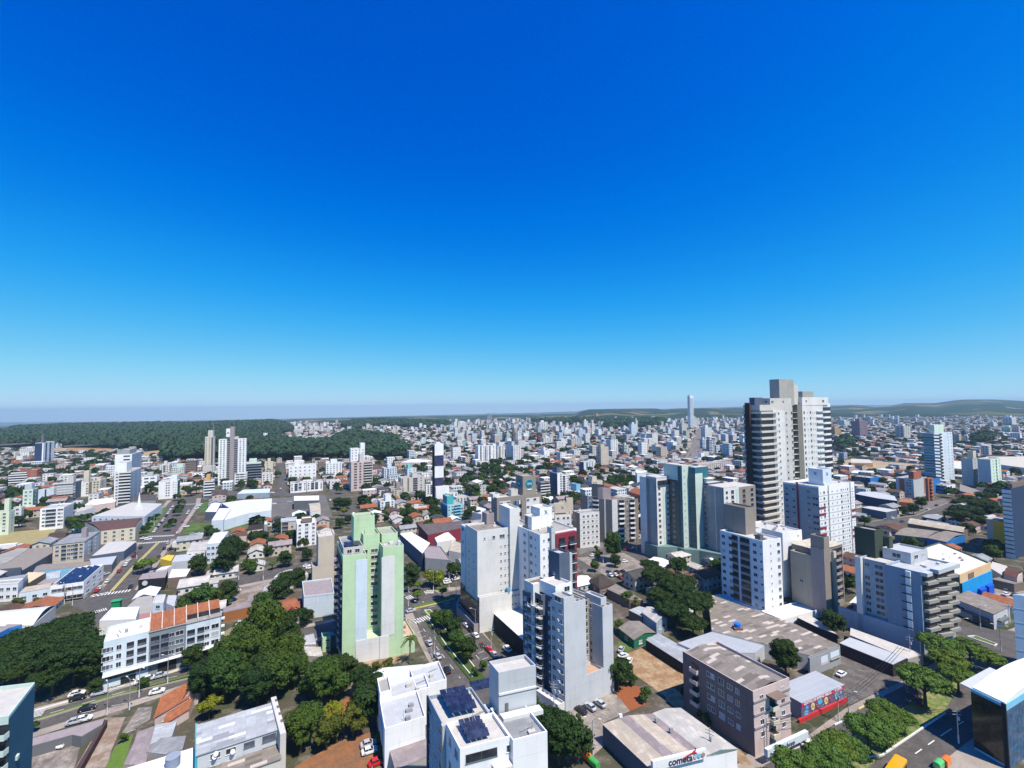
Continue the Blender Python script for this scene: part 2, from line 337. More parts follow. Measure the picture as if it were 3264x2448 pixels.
class Bld:
    """one building: origin at corner P, local x along P->R; s.e2 is P->L in local metres"""
    def __init__(s, name, label, cat, P, R, L, h, group=None, short=None):
        s.W = hypot(R[0]-P[0], R[1]-P[1]); s.rz = atan2(R[1]-P[1], R[0]-P[0]); c, n = cos(s.rz), sin(s.rz)
        x, y = L[0]-P[0], L[1]-P[1]; s.e2 = (x*c+y*n, -x*n+y*c); s.h = h; s.P = P
        s.t = thing(name, label, cat, (P[0], P[1], 0), s.rz, group); s.wins = []; s.bals = []; s.c = (c, n)
        G = [s.wp(*k) for k in ((0, 0), (1, 0), (1, 1), (0, 1))]; OCC.append(G)
        m = s.wp(.5, .5)
        if short: LAND.append((short, *prj(m[0], m[1], h*.5)))
    def p(s, u, v): return (u*s.W+v*s.e2[0], v*s.e2[1])
    def uv(s, g):
        x, y = g[0]-s.P[0], g[1]-s.P[1]; c, n = s.c; a, b = x*c+y*n, -x*n+y*c; v = b/s.e2[1]; return (a-v*s.e2[0])/s.W, v
    def wp(s, u, v):
        x, y = s.p(u, v); return (s.P[0]+x*s.c[0]-y*s.c[1], s.P[1]+x*s.c[1]+y*s.c[0])
    def vol(s, u0, u1, v0, v1, z0, z1, c, f1='', f2='', n=1, roof='p', rc='conc', part='wall', fz=None, kind='wall', top=None, rk=None):
        if getattr(s, 'sw', 0): f1, f2 = f2, f1; u0, u1, v0, v1 = 1-v1, 1-v0, u0, u1
        P = [s.p(u0, v0), s.p(u1, v0), s.p(u1, v1), s.p(u0, v1)]
        m = M(c, kind) if kind != 'mat' else c
        b = MB(); hasp = roof == 'p' and z1-z0 > 1.5
        if hasp:
            t = .22; cx = sum(p[0] for p in P)/4; cy = sum(p[1] for p in P)/4
            k = max(hypot(P[1][0]-P[0][0], P[1][1]-P[0][1]), .1); k2 = max(hypot(P[3][0]-P[0][0], P[3][1]-P[0][1]), .1)
            f = min(t/k*2, .3); f2_ = min(t/k2*2, .3)
            I = [s.p(u0+(u1-u0)*a, v0+(v1-v0)*d) for a, d in ((f/2, f2_/2), (1-f/2, f2_/2), (1-f/2, 1-f2_/2), (f/2, 1-f2_/2))]
            b.prism(P, z0, z1, 0, 0, True, False); zr = z1-.75
            for i in range(4):
                j = (i+1) % 4
                b.face([(*P[i], z1), (*P[j], z1), (*I[j], z1), (*I[i], z1)]); b.face([(*I[j], z1), (*I[j], zr), (*I[i], zr), (*I[i], z1)])
            r = MB(); r.prism(I, zr-.2, zr, 0, 0)
        else:
            b.prism(P, z0, z1, 0, 0)
            r = MB(); k = .25
            O = [s.p(u0-k/s.W, v0-k/abs(s.e2[1])), s.p(u1+k/s.W, v0-k/abs(s.e2[1])), s.p(u1+k/s.W, v1+k/abs(s.e2[1])), s.p(u0-k/s.W, v1+k/abs(s.e2[1]))]
            if roof == 's': r.prism(O, z1+.002, z1+.16)
            elif roof in 'gG':     # gable: ridge along x (g) or along y (G)
                rise = top or 1.6
                e = z1+.01
                if roof == 'g':
                    m0 = ((O[0][0]+O[3][0])/2, (O[0][1]+O[3][1])/2); m1 = ((O[1][0]+O[2][0])/2, (O[1][1]+O[2][1])/2); a_, b_, c_, d_ = O[0], O[1], O[2], O[3]
                else:
                    m0 = ((O[0][0]+O[1][0])/2, (O[0][1]+O[1][1])/2); m1 = ((O[3][0]+O[2][0])/2, (O[3][1]+O[2][1])/2); a_, b_, c_, d_ = O[1], O[2], O[3], O[0]
                    m0, m1 = m0, m1
                for lift in (0, .14):
                    r.face([(*a_, e+lift), (*b_, e+lift), (*m1, e+rise+lift), (*m0, e+rise+lift)]); r.face([(*c_, e+lift), (*d_, e+lift), (*m0, e+rise+lift), (*m1, e+rise+lift)])
                w_ = MB(); P_ = P
                if roof == 'g': ends = ((P[0], P[3]), (P[1], P[2]))
                else: ends = ((P[0], P[1]), (P[3], P[2]))
                for A_, B_ in ends:
                    mm = ((A_[0]+B_[0])/2, (A_[1]+B_[1])/2); b.face([(*A_, z1), (*B_, z1), (*mm, z1+rise-.05)])
            elif roof == 'v':      # barrel vault along y
                rise = top or 2; K = 9
                for i in range(K):
                    def pt(j, v): a_ = j/K; return (*s.p(u0+(u1-u0)*a_, v), z1+rise*sin(pi*a_))
                    r.face([pt(i, v0), pt(i+1, v0), pt(i+1, v1), pt(i, v1)])
                for v in (v0, v1): r.face([(*s.p(u0+(u1-u0)*j/K, v), z1+rise*sin(pi*j/K)) for j in range(K+1)])
            elif roof == 'h':      # hip
                rise = top or 1.8; i0 = s.p(u0+(u1-u0)*.3, (v0+v1)/2); i1 = s.p(u0+(u1-u0)*.7, (v0+v1)/2); e = z1+.01
                r.face([(*O[0], e), (*O[1], e), (*i1, e+rise), (*i0, e+rise)]); r.face([(*O[1], e), (*O[2], e), (*i1, e+rise)])
                r.face([(*O[2], e), (*O[3], e), (*i0, e+rise), (*i1, e+rise)]); r.face([(*O[3], e), (*O[0], e), (*i0, e+rise)]); r.prism(O, e-.12, e-.002, 0, 0)
        o = b.build(part, m, s.t)
        ro = s.t
        if roof != '0': ro = r.build('roof', rc if isinstance(rc, bpy.types.Material) else M(rc, rk or ('slab' if roof == 'p' else 'sheet')), s.t)
        ar = abs((P[1][0]-P[0][0])*(P[3][1]-P[0][1]))
        if hasp and ar > 45 and part in ('wall', 'wing'):
            for k in range(min(7, 2+int(ar/60))):
                uu = u0+(u1-u0)*random.uniform(.12, .88); vv = v0+(v1-v0)*random.uniform(.12, .88); x_, y_ = s.p(uu, vv); kk = random.random(); q_ = MB(); z_ = z1-.74
                if kk < .5: a_ = random.uniform(.4, .9); q_.box(x_-a_, x_+a_, y_-.4, y_+.5, z_, z_+random.uniform(.5, 1.1)); q_.build('air_conditioner', M(random.choice(('lconc', 'grey', 'offw')), 'plain'), ro)
                elif kk < .75: q_.tube((x_, y_, z_), (x_, y_, z_+random.uniform(1.5, 3.5)), .06, .04, 5); q_.build('antenna', M('grey', 'plain'), ro)
                else: q_.tube((x_-1.5, y_, z_+.2), (x_+1.5, y_+.8, z_+.2), .12, .12, 5); q_.build('pipe', M('grey', 'plain'), ro)
        if fz: zz0, zz1 = fz
        else: zz0, zz1 = z0, z1
        facade(s.t, P[3], P[0], zz0, zz1, n, f1, c, s.wins, s.bals); facade(s.t, P[0], P[1], zz0, zz1, n, f2, c, s.wins, s.bals)
        return o
    def f3(s, u, v0, v1, z0, z1, spec, n, c): facade(s.t, s.p(u, v0), s.p(u, v1), z0, z1, n, spec, c, s.wins, s.bals)   # right-hand face
    def box(s, u0, u1, v0, v1, z0, z1, c, part, kind='wall'):
        b = MB(); b.prism([s.p(u0, v0), s.p(u1, v0), s.p(u1, v1), s.p(u0, v1)], z0, z1); return b.build(part, M(c, kind) if isinstance(c, (str, tuple)) else c, s.t)
    def solar(s, u0, u1, v0, v1, z, nu, nv, tilt=.35):
        for i in range(nu):
            for j in range(nv):
                a = u0+(u1-u0)*i/nu; b_ = u0+(u1-u0)*(i+.94)/nu; c_ = v0+(v1-v0)*j/nv; d_ = v0+(v1-v0)*(j+.94)/nv
                b = MB(); b.face([(*s.p(a, c_), z), (*s.p(b_, c_), z), (*s.p(b_, d_), z+tilt), (*s.p(a, d_), z+tilt)]); b.face([(*s.p(a, d_), z+tilt-.05), (*s.p(b_, d_), z+tilt-.05), (*s.p(b_, c_), z-.05), (*s.p(a, c_), z-.05)])
                b.build('solar_panel', PV, s.t)
    def tank(s, u, v, z, r=.9, h=1.5, c='tank', part='water_tank'):
        b = MB(); x, y = s.p(u, v); P = [(x+r*cos(2*pi*i/14), y+r*sin(2*pi*i/14)) for i in range(14)]; Q = [(x+r*.8*cos(2*pi*i/14), y+r*.8*sin(2*pi*i/14)) for i in range(14)]
        b.prism(P, z, z+h*.8); b.prism(Q, z+h*.8, z+h); b.build(part, M(c, 'plain'), s.t)
    def text(s, body, u, v, z, size, c, face=2, off=.12, bold=0, part='lettering', obj=None):
        cu = bpy.data.curves.new('lettering', 'FONT'); cu.body = body; cu.size = size; cu.extrude = .04; cu.align_x = 'CENTER'; cu.align_y = 'CENTER'; cu.offset = bold
        o = bpy.data.objects.new('tmp', cu); C.objects.link(o); dg = bpy.context.evaluated_depsgraph_get(); me = bpy.data.meshes.new_from_object(o.evaluated_get(dg)); bpy.data.objects.remove(o)
        me.materials.clear(); me.materials.append(M(c, 'plain'))
        if face == 2: rz = 0; x, y = s.p(u, v); y -= off
        else: rz = atan2(-s.e2[1], -s.e2[0]); x, y = s.p(u, v); x += sin(rz)*off; y -= cos(rz)*off
        t = mk(part, me, obj or s.t, (x, y, z)); t.rotation_euler = (pi/2, 0, rz); return t
    def disc(s, u, v, z, r, c, face=2, off=.08, part='sign_disc'):
        b = MB(); K = 24
        b.prism([(r*cos(2*pi*i/K), r*sin(2*pi*i/K)) for i in range(K)], 0, .1); o = b.build(part, M(c, 'plain'), s.t)
        x, y = s.p(u, v); rz = 0 if face == 2 else atan2(-s.e2[1], -s.e2[0]); o.location = (x+sin(rz)*off, y-cos(rz)*off, z); o.rotation_euler = (pi/2, 0, rz); return o
    def done(s): put_parts(s.t, s.wins, 'window'); put_parts(s.t, s.bals, 'balcony'); return s
def corners(t, P, R, L, base=None, d=None, h=None):
    """world corners from picture corners of the roof (third number = height of that corner) plus the base row (or distance d, or height h)"""
    px, py = q(t, P[0], P[1])
    if h is None:
        if d is None:
            by = q(t, 0, base)[1] if not isinstance(base, tuple) else q(*base)[1]
            g = W(px, by, 0); D = hypot(*g)
        else: D = None
        r = ray(px, py); rh = hypot(r[0], r[1])
        if D is None: D = d*rh/ (r[1]) 
        k = D/rh; Pw = (r[0]*k, r[1]*k); h = 91+r[2]*k
    else: Pw = W(px, py, h)
    out = []
    for Q in (R, L):
        z = Q[2] if len(Q) > 2 else h
        out.append(W(*q(t, Q[0], Q[1]), z))
    return Pw, out[0], out[1], h
def near(name, label, cat, t, P, R, L, base=None, d=None, h=None, group=None, short=None, k1=1, k2=1):
    Pw, Rw, Lw, h = corners(t, P, R, L, base, d, h)
    Rw = (Pw[0]+(Rw[0]-Pw[0])*k1, Pw[1]+(Rw[1]-Pw[1])*k1); Lw = (Pw[0]+(Lw[0]-Pw[0])*k2, Pw[1]+(Lw[1]-Pw[1])*k2)
    return Bld(name, label, cat, Pw, Rw, Lw, h, group, short)
def mid(t, xL, xP, xR, yt, yb, name, label, cat='apartment building', group=None, short=None, depth=13, h=None, d=None):
    """building on the street grid: left face xL..xP, right face xP..xR, roof corner row yt, base row yb at xP"""
    sw = 893 < q(t, xP, 0)[0] < 1700 and xP-xL > 2.5*(xR-xP)
    if sw: xL, xP, xR = xL-(xR-xP), xL, xP
    px, py = q(t, xP, yt); XL = q(t, xL, 0)[0]; XR = q(t, xR, 0)[0]
    if d is None:
        by = q(t, 0, yb)[1]; g = W(px, by, 0); D = hypot(*g)
    r = ray(px, py); rh = hypot(r[0], r[1])
    if d is not None: D = d*rh/r[1]
    k = D/rh; P = (r[0]*k, r[1]*k); h = 91+r[2]*k
    if px < 893: la, ra = (-AX[0], -AX[1]), BX
    else: la, ra = BX, AX
    def ext(ax, X):
        if abs(X-px) < 1: return depth
        if ax is BX and abs(px-893) < 420: return depth
        return solve_x(P, ax, h, X)
    a = ext(la, XL); b = ext(ra, XR)
    L = (P[0]+la[0]*a, P[1]+la[1]*a); R = (P[0]+ra[0]*b, P[1]+ra[1]*b)
    B = Bld(name, label, cat, P, R, L, h, group, short); B.ml = a; B.mr = b; B.sw = sw; return B
def flat(name, label, cat, pts, h, wc, rc, roof='s', group=None, short=None, rk='sheet', rot=None, wk='wall'):
    """low building with any outline: pts are (tile, X, Y) picture corners of the eaves at height h"""
    G = [W(*q(*p), h) for p in pts]; O = G[0]; rz = atan2(G[1][1]-G[0][1], G[1][0]-G[0][0]); c, n = cos(rz), sin(rz)
    P = [((x-O[0])*c+(y-O[1])*n, -(x-O[0])*n+(y-O[1])*c) for x, y in G]
    t = thing(name, label, cat, (O[0], O[1], 0), rz, group); OCC.append(G)
    b = MB(); b.prism(P, 0, h-.02); b.build('wall', M(wc, wk), t)
    r = MB()
    if roof == 's': r.prism(P, h, h+.16)
    elif roof == 'p':
        r.prism(P, h, h+.12); k = MB()
        for i in range(len(P)):
            j = (i+1) % len(P); a, b2 = P[i], P[j]; L_ = hypot(b2[0]-a[0], b2[1]-a[1]); d = ((b2[0]-a[0])/L_, (b2[1]-a[1])/L_); w_ = .22
            m0 = (a[0]-d[1]*w_ if False else a[0], a[1]); 
            cx = sum(p_[0] for p_ in P)/len(P); cy = sum(p_[1] for p_ in P)/len(P)
            s1 = 1 if (-d[1]*(cx-a[0])+d[0]*(cy-a[1])) > 0 else -1
            k.prism([a, b2, (b2[0]-d[1]*w_*s1, b2[1]+d[0]*w_*s1), (a[0]-d[1]*w_*s1, a[1]+d[0]*w_*s1)], h+.122+.003*i, h+.7+.003*i)
        k.build('parapet', M(wc, 'wall'), t)
    elif roof in ('g', 'v') and len(P) == 4:      # ridge between the middles of sides 1-2 and 3-0
        K = 2 if roof == 'g' else 8; rise = 1.5 if roof == 'g' else 2.2
        for lift in ((0,) if roof == 'v' else (0, .12)):
            for i in range(K):
                def pt(j, s_):
                    f = j/K; a, b2 = (P[1], P[2]) if s_ else (P[0], P[3]); hh = rise*(1-abs(2*f-1)) if roof == 'g' else rise*sin(pi*f)
                    return (a[0]+(b2[0]-a[0])*f, a[1]+(b2[1]-a[1])*f, h+hh+lift)
                r.face([pt(i, 0), pt(i, 1), pt(i+1, 1), pt(i+1, 0)])
        for s_ in (0, 1):
            r.face([((P[1] if s_ else P[0])[k]+((P[2] if s_ else P[3])[k]-(P[1] if s_ else P[0])[k])*j/K if k < 2 else h+(rise*(1-abs(2*j/K-1)) if roof == 'g' else rise*sin(pi*j/K)) for k in range(3)) for j in range(K+1)])
    r.build('roof', M(rc, rk, **({'rot': rot} if rot is not None else {})) if not isinstance(rc, bpy.types.Material) else rc, t)
    cx = sum(g[0] for g in G)/len(G); cy = sum(g[1] for g in G)/len(G)
    if short: LAND.append((short, *prj(cx, cy, h)))
    t['_'] = 0; del t['_']
    return t, P
ZS = [0.02]
def sheet(name, pts, c, kind='ground', z=None, stuff=False, occ=True, label=None, **o):
    """flat area on the ground from picture points"""
    if z is None: ZS[0] += .004; z = ZS[0]
    G = [W(*q(*p)) for p in pts]; b = MB(); b.face([(x, y, z) for x, y in G] if sum(G[i][0]*G[(i+1) % len(G)][1]-G[(i+1) % len(G)][0]*G[i][1] for i in range(len(G))) > 0 else [(x, y, z) for x, y in G[::-1]])
    ob = b.build(name, M(c, kind, **o)); ob['kind'] = 'structure'
    if occ: OCC.append(G)
    return ob
# ---------------------------------------------------------------- terrain: flat town, valleys and ridges behind it
def lerp(T, x):
    if x <= T[0][0]: return T[0][1]
    for (a, b), (c, d) in zip(T, T[1:]):
        if x <= c: return b+(d-b)*(x-a)/(c-a)
    return T[-1][1]
R_A = [(-400, 1362), (0, 1358), (250, 1352), (420, 1346), (800, 1340), (1200, 1330), (1600, 1323), (1830, 1319), (1862, 1305), (2000, 1302), (2095, 1302), (2115, 1307), (2150, 1302), (2360, 1300), (2480, 1297),
       (2660, 1295), (2720, 1290), (2790, 1298), (2830, 1296), (2880, 1285), (2980, 1285), (3060, 1274), (3160, 1273), (3264, 1278), (3800, 1285)]
R_B = [(-400, 1349), (0, 1346), (400, 1343), (800, 1337), (1600, 1318), (2500, 1292), (3800, 1285)]
RS = [5, 400, 900, 1500, 2000, 2500, 3000, 3500, 4000, 4500, 5000, 5500, 6000, 6500, 7500, 9000, 11000, 14000, 15000]
def terr_z(px, r):
    e = eyeY(px); zA = 91-6000*(lerp(R_A, px)-e)/F; zB = 91-14000*(lerp(R_B, px)-e)/F
    z0 = -1.0 if px > 1000 else -1.0
    n = sin(px*.021+r*.0011)*.5+sin(px*.047-r*.0023)*.3+sin(px*.0093+r*.0041)*.4
    if r <= 2500: return -1.0
    if r <= 6000:
        t = (r-2500)/3500.0; t = t*t*(3-2*t) if zA > 0 else t
        return -1+(zA+1)*t+n*26*sin(pi*t)-(20*sin(pi*t) if zA < 0 else 0)
    if r <= 14000:
        t = (r-6000)/8000.0; return zA+(zB-zA)*t-110*sin(pi*t)*(1 if zA < 60 else 1.2)
    return zB-(r-14000)*.03
XS = list(range(-1100, 4400, 24))
vs = []; fs = []
for i, x in enumerate(XS):
    dx = ray(x, 1290); ln = hypot(dx[0], dx[1]); dx = (dx[0]/dx[1], 1.0)
    for r in RS: vs.append((dx[0]*r, r, terr_z(x, r)))
nr = len(RS)
for i in range(len(XS)-1):
    for j in range(nr-1): fs.append((i*nr+j, (i+1)*nr+j, (i+1)*nr+j+1, i*nr+j+1))
me = bpy.data.meshes.new('hills'); me.from_pydata(vs, [], fs); me.shade_smooth() if hasattr(me, 'shade_smooth') else None
hm, nt, p = newmat('forest_and_fields'); L = nt.links
v = tc(nt)
def ns(scale, det=4, vec=None, r=.6):
    n = N(nt, 'ShaderNodeTexNoise', Scale=scale, Detail=det, Roughness=r); L.new(vec or v, n.inputs['Vector']); return n.outputs[0]
def rp(f, a, b):
    n = nt.nodes.new('ShaderNodeMapRange'); L.new(f, n.inputs[0]); n.inputs[1].default_value = a; n.inputs[2].default_value = b; return n.outputs[0]
trees = mixrgb(nt, rp(ns(.03, 5), .35, .7), (.008, .020, .012), (.022, .045, .018))
fld = N(nt, 'ShaderNodeTexVoronoi', Scale=.0032); L.new(v, fld.inputs['Vector']); fs_ = nt.nodes.new('ShaderNodeSeparateXYZ'); L.new(fld.outputs['Color'], fs_.inputs[0])
field = mixrgb(nt, fs_.outputs[1], (.055, .085, .025), (.20, .14, .075))
mk_ = math_(nt, 'MULTIPLY', math_(nt, 'GREATER_THAN', fs_.outputs[0], .66), rp(ns(.0016, 3), .42, .5))
cc = mixrgb(nt, mk_, trees, field); L.new(cc, p.inputs['Base Color']); p.inputs['Roughness'].default_value = 1; p.inputs['Specular IOR Level'].default_value = 0
bp = N(nt, 'ShaderNodeBump', Strength=.6, Distance=12.0); L.new(ns(.05, 3), bp.inputs['Height']); L.new(bp.outputs[0], p.inputs['Normal'])
me.materials.append(hm); o = mk('hills', me); o['kind'] = 'structure'
# the flat town ground
b = MB(); b.face([(-3200, -300, 0), (3400, -300, 0), (3400, 3300, 0), (-400, 2500, 0), (-1300, 1900, 0), (-3200, 1500, 0)])
gm, nt, p = newmat('town_ground'); L = nt.links; v = tc(nt)
g1 = mixrgb(nt, rp(ns(.035, 4), .40, .60), (.105, .085, .066), (.055, .068, .030)); g2 = mixrgb(nt, rp(ns(.16, 5), .5, .64), g1, (.19, .165, .135))
g3 = mixrgb(nt, rp(ns(1.2, 4), .45, .8), g2, (.06, .052, .042)); L.new(g3, p.inputs['Base Color']); p.inputs['Roughness'].default_value = .95; p.inputs['Specular IOR Level'].default_value = .1
b.build('ground', gm)['kind'] = 'structure'
# ---------------------------------------------------------------- roads and paved ground
sheet('pavement', [('I', -300, 2440), ('I', 90, 2262), ('I', 334, 2200), ('I', 697, 2087), ('I', 930, 2000), ('I', 1051, 1976), ('I', 1292, 1888), ('I', 1480, 1868), ('I', 1470, 1900), ('I', 1452, 1944),
      ('I', 1305, 1975), ('I', 1056, 2026), ('I', 948, 2074), ('I', 640, 2180), ('I', 380, 2266), ('I', 100, 2352), ('I', -300, 2480)], 'path')
sheet('road', [('I', -300, 2460), ('I', 104, 2275), ('I', 334, 2212), ('I', 697, 2099), ('I', 930, 2010), ('I', 1051, 1984), ('I', 1292, 1898), ('I', 1470, 1878), ('I', 1466, 1900), ('I', 1449, 1936),
      ('I', 1305, 1965), ('I', 1056, 2014), ('I', 948, 2060), ('I', 632, 2168), ('I', 371, 2250), ('I', 100, 2334), ('I', -300, 2520)], 'asph', alt='asph2', s=.3)
sheet('pavement', [('I', 1310, 1950), ('I', 1290, 1960), ('I', 1400, 2175), ('I', 1500, 2350), ('I', 1760, 2300), ('I', 1625, 2120), ('I', 1468, 1925), ('I', 1445, 1930)], 'path')
sheet('avenue', [('I', 1315, 1950), ('I', 1350, 2045), ('I', 1410, 2172), ('I', 1500, 2330), ('I', 1700, 2300), ('I', 1600, 2085), ('I', 1452, 1928)], 'asph', alt='asph2', s=.3)
sheet('avenue', [('I', 1300, 1905), ('I', 1385, 1888), ('I', 1300, 1800), ('I', 1150, 1650), ('I', 1096, 1560), ('I', 1052, 1560), ('I', 1090, 1650), ('I', 1200, 1790)], 'asph', alt='asph2', s=.3)
sheet('pavement', [('1', 800, 1610), ('1', 1210, 1110), ('1', 1410, 830), ('1', 1460, 770), ('1', 1730, 770), ('1', 1720, 830), ('1', 1530, 1100), ('1', 1190, 1590)], 'path')
sheet('avenue', [('1', 835, 1620), ('1', 1245, 1110), ('1', 1440, 830), ('1', 1500, 770), ('1', 1690, 770), ('1', 1685, 830), ('1', 1495, 1100), ('1', 1130, 1600)], 'asph', alt='asph2', s=.3)
sheet('junction', [('5', 600, 205), ('5', 800, 125), ('5', 850, 80), ('5', 1140, 80), ('5', 1280, 100), ('5', 1130, 170), ('5', 960, 320), ('5', 850, 380), ('5', 740, 330), ('5', 760, 260), ('5', 640, 240)], 'asph', alt='asph2', s=.3)
sheet('road', [('1', 860, 1165), ('1', 1240, 1095), ('1', 1600, 1080), ('1', 2100, 1040), ('1', 2100, 1060), ('1', 1600, 1120), ('1', 1240, 1150), ('1', 860, 1200)], 'asph', alt='asph2')
sheet('road', [('I', 560, 1925), ('I', 756, 1838), ('I', 1012, 1786), ('I', 1040, 1780), ('I', 1040, 1800), ('I', 1012, 1812), ('I', 765, 1866), ('I', 600, 1935)], 'asph', alt='asph2', s=.3)
sheet('pavement', [('o', 740, 770), ('o', 1260, 660), ('o', 1260, 705), ('o', 760, 800)], 'path')
sheet('road', [('1', 1400, 800), ('1', 2212, 740), ('2', 680, 790), ('2', 680, 760), ('1', 2212, 700), ('1', 1400, 770)], 'asph', alt='asph2')
sheet('road', [('2', 222, 760), ('2', 300, 760), ('2', 285, 480), ('2', 250, 480)], 'asph', alt='asph2')
sheet('road', [('3', 200, 840), ('3', 560, 1060), ('3', 700, 1700), ('3', 900, 1700), ('3', 830, 1060), ('3', 700, 860)], 'lot', occ=False)
sheet('road', [('I', 1800, 1790), ('I', 1880, 1756), ('I', 2090, 1725), ('I', 2110, 1740), ('I', 2090, 1780), ('I', 1960, 1810), ('I', 1850, 1815)], 'asph', alt='asph2', s=.3)
sheet('avenue', [('4', 860, 1260), ('4', 1350, 1190), ('4', 1600, 1080), ('4', 1640, 1110), ('4', 1330, 1230), ('4', 1100, 1290), ('4', 870, 1320)], 'asph', alt='asph2')
sheet('pavement', [('8', -350, 1900), ('8', -50, 1560), ('8', 330, 1480), ('8', 690, 1215), ('8', 1150, 985), ('8', 1560, 760), ('8', 1700, 700), ('8', 2300, 480), ('8', 2400, 1100), ('8', 1700, 2000)], 'path')
sheet('boulevard', [('8', -200, 1900), ('8', 90, 1640), ('8', 440, 1440), ('8', 820, 1205), ('8', 1220, 1000), ('8', 1600, 790), ('8', 1760, 740), ('8', 2400, 560), ('8', 2400, 950), ('8', 1900, 1250), ('8', 1200, 1800), ('8', 1100, 2300)], 'asph', alt='asph2', s=.3)
sheet('median', [('8', -300, 2000), ('8', 620, 1500), ('8', 1100, 1230), ('8', 1560, 930), ('8', 1640, 900), ('8', 1620, 940), ('8', 1440, 1250), ('8', 985, 1570), ('8', 500, 1950)], 'grass', alt='dryg', s=.5)
sheet('road', [('8', 1480, 560), ('8', 1960, 620), ('8', 2030, 640), ('8', 2100, 900), ('8', 1940, 860), ('8', 1640, 740)], 'asph', alt='asph2', s=.3)
sheet('median', [('8', 1625, 665), ('8', 1680, 665), ('8', 1850, 725), ('8', 1830, 738)], 'grass', alt='dryg')
sheet('pavement', [('4', 1100, 1130), ('4', 1560, 1050), ('4', 1600, 1080), ('4', 1300, 1180)], 'lot')
# lots, soil, grass
sheet('parking_lot', [('7', 470, 1230), ('7', 850, 1080), ('7', 970, 1230), ('7', 770, 1320), ('7', 790, 1480), ('7', 700, 1560)], 'lot', alt='path')
sheet('soil', [('7', 850, 1085), ('7', 930, 1020), ('7', 1060, 1050), ('7', 1100, 1180), ('7', 970, 1230)], (.27, .085, .03), alt='rust', s=.4)
sheet('soil', [('7', 880, 820), ('7', 1080, 745), ('7', 1380, 930), ('7', 1380, 1020), ('7', 1270, 1055), ('7', 1250, 1130), ('7', 1000, 950)], (.29, .17, .085), alt='tan', s=.25)
sheet('soil', [('7', 1240, 1060), ('7', 1310, 1060), ('7', 1790, 1500), ('7', 1900, 1640), ('7', 1820, 1640), ('7', 1240, 1140)], (.26, .17, .10), alt='tan', s=.4)
sheet('grass', [('7', 880, 700), ('7', 990, 740), ('7', 960, 790), ('7', 880, 760)], 'grass')
sheet('parking_lot', [('8', 660, 800), ('8', 1050, 960), ('8', 1160, 990), ('8', 720, 1190), ('8', 590, 1000)], (.105, .092, .08), alt='lot', s=.3)
sheet('parking_lot', [('8', 1600, 325), ('8', 1850, 220), ('8', 2060, 290), ('8', 2060, 420), ('8', 1950, 400)], 'lot', alt='path')
sheet('parking_lot', [('3', 640, 1560), ('3', 1050, 1520), ('3', 1240, 1620), ('3', 1200, 1700), ('3', 900, 1720)], 'lot', alt='path')
sheet('soil', [('6', 380, 1600), ('6', 780, 1380), ('6', 1060, 1300), ('6', 1100, 1500), ('6', 1180, 1700), ('6', 300, 1800)], (.20, .105, .055), alt='soil', s=.3)
sheet('soil', [('6', 590, 1120), ('6', 860, 1000), ('6', 900, 1050), ('6', 820, 1230), ('6', 800, 1330), ('6', 760, 1300)], 'soil')
sheet('soil', [('6', 930, 690), ('6', 1290, 570), ('6', 1400, 600), ('6', 1300, 700), ('6', 1010, 820)], (.20, .13, .09), alt='tan', s=.3)
sheet('driveway', [('5', 900, 1185), ('5', 1080, 1180), ('5', 960, 1460), ('5', 900, 1680), ('5', 600, 1700)], (.24, .17, .12), alt='path', s=.3)
sheet('parking_lot', [('5', 1190, 1100), ('5', 1310, 1090), ('5', 1290, 1200), ('5', 1060, 1340), ('5', 1040, 1330)], 'lot', alt='path')
sheet('lawn', [('5', 985, 1440), ('5', 1150, 1320), ('5', 1110, 1440), ('5', 1040, 1680), ('5', 880, 1680)], (.115, .19, .03), alt='grass', s=.5)
sheet('parking_lot', [('5', 250, 1470), ('5', 620, 1340), ('5', 700, 1400), ('5', 640, 1613), ('5', 600, 1760), ('5', 150, 1760)], (.145, .125, .11), alt='path', s=.2)
sheet('soil', [('o', 530, 1450), ('o', 640, 1380), ('o', 860, 1330), ('o', 860, 1450), ('o', 700, 1520), ('o', 620, 1680), ('o', 520, 1700)], (.24, .19, .12), alt='dryg')
sheet('parking_lot', [('o', 600, 980), ('o', 790, 800), ('o', 1250, 700), ('o', 1250, 800), ('o', 860, 1040), ('o', 600, 1080)], (.19, .15, .115), alt='path')
sheet('dry_grass', [('1', -100, 1090), ('1', 100, 1070), ('1', 500, 1030), ('1', 380, 1170), ('1', -100, 1190)], (.36, .29, .12), alt='dryg', s=.2)
sheet('grass', [('1', 1550, 1095), ('1', 1640, 990), ('1', 1840, 1000), ('1', 2130, 1010), ('1', 2130, 1050), ('1', 1800, 1060)], 'grass', alt=(.04, .06, .02))
sheet('grass', [('1', 1320, 920), ('1', 1420, 850), ('1', 1440, 860), ('1', 1290, 1080), ('1', 1200, 1110)], 'grass', alt=(.07, .09, .03))
sheet('grass', [('1', 1715, 900), ('1', 1740, 820), ('1', 1790, 820), ('1', 1770, 900)], (.07, .16, .03))
sheet('parking_lot', [('2', 180, 780), ('2', 640, 750), ('2', 700, 940), ('2', 150, 960)], (.12, .115, .11), alt='lot')
sheet('field', [('i', 780, 775), ('i', 1250, 762), ('i', 1900, 775), ('i', 1900, 850), ('i', 1500, 870), ('i', 900, 860)], (.30, .165, .075), alt='tan', s=.02)
sheet('field', [('i', -200, 960), ('i', 200, 930), ('i', 560, 900), ('i', 500, 960), ('i', 0, 1010)], (.27, .20, .11), alt='tan', s=.03)
sheet('field', [('j', 270, 740), ('j', 420, 715), ('j', 640, 700), ('j', 570, 800), ('j', 300, 820)], (.36, .25, .12), alt='tan', s=.03)
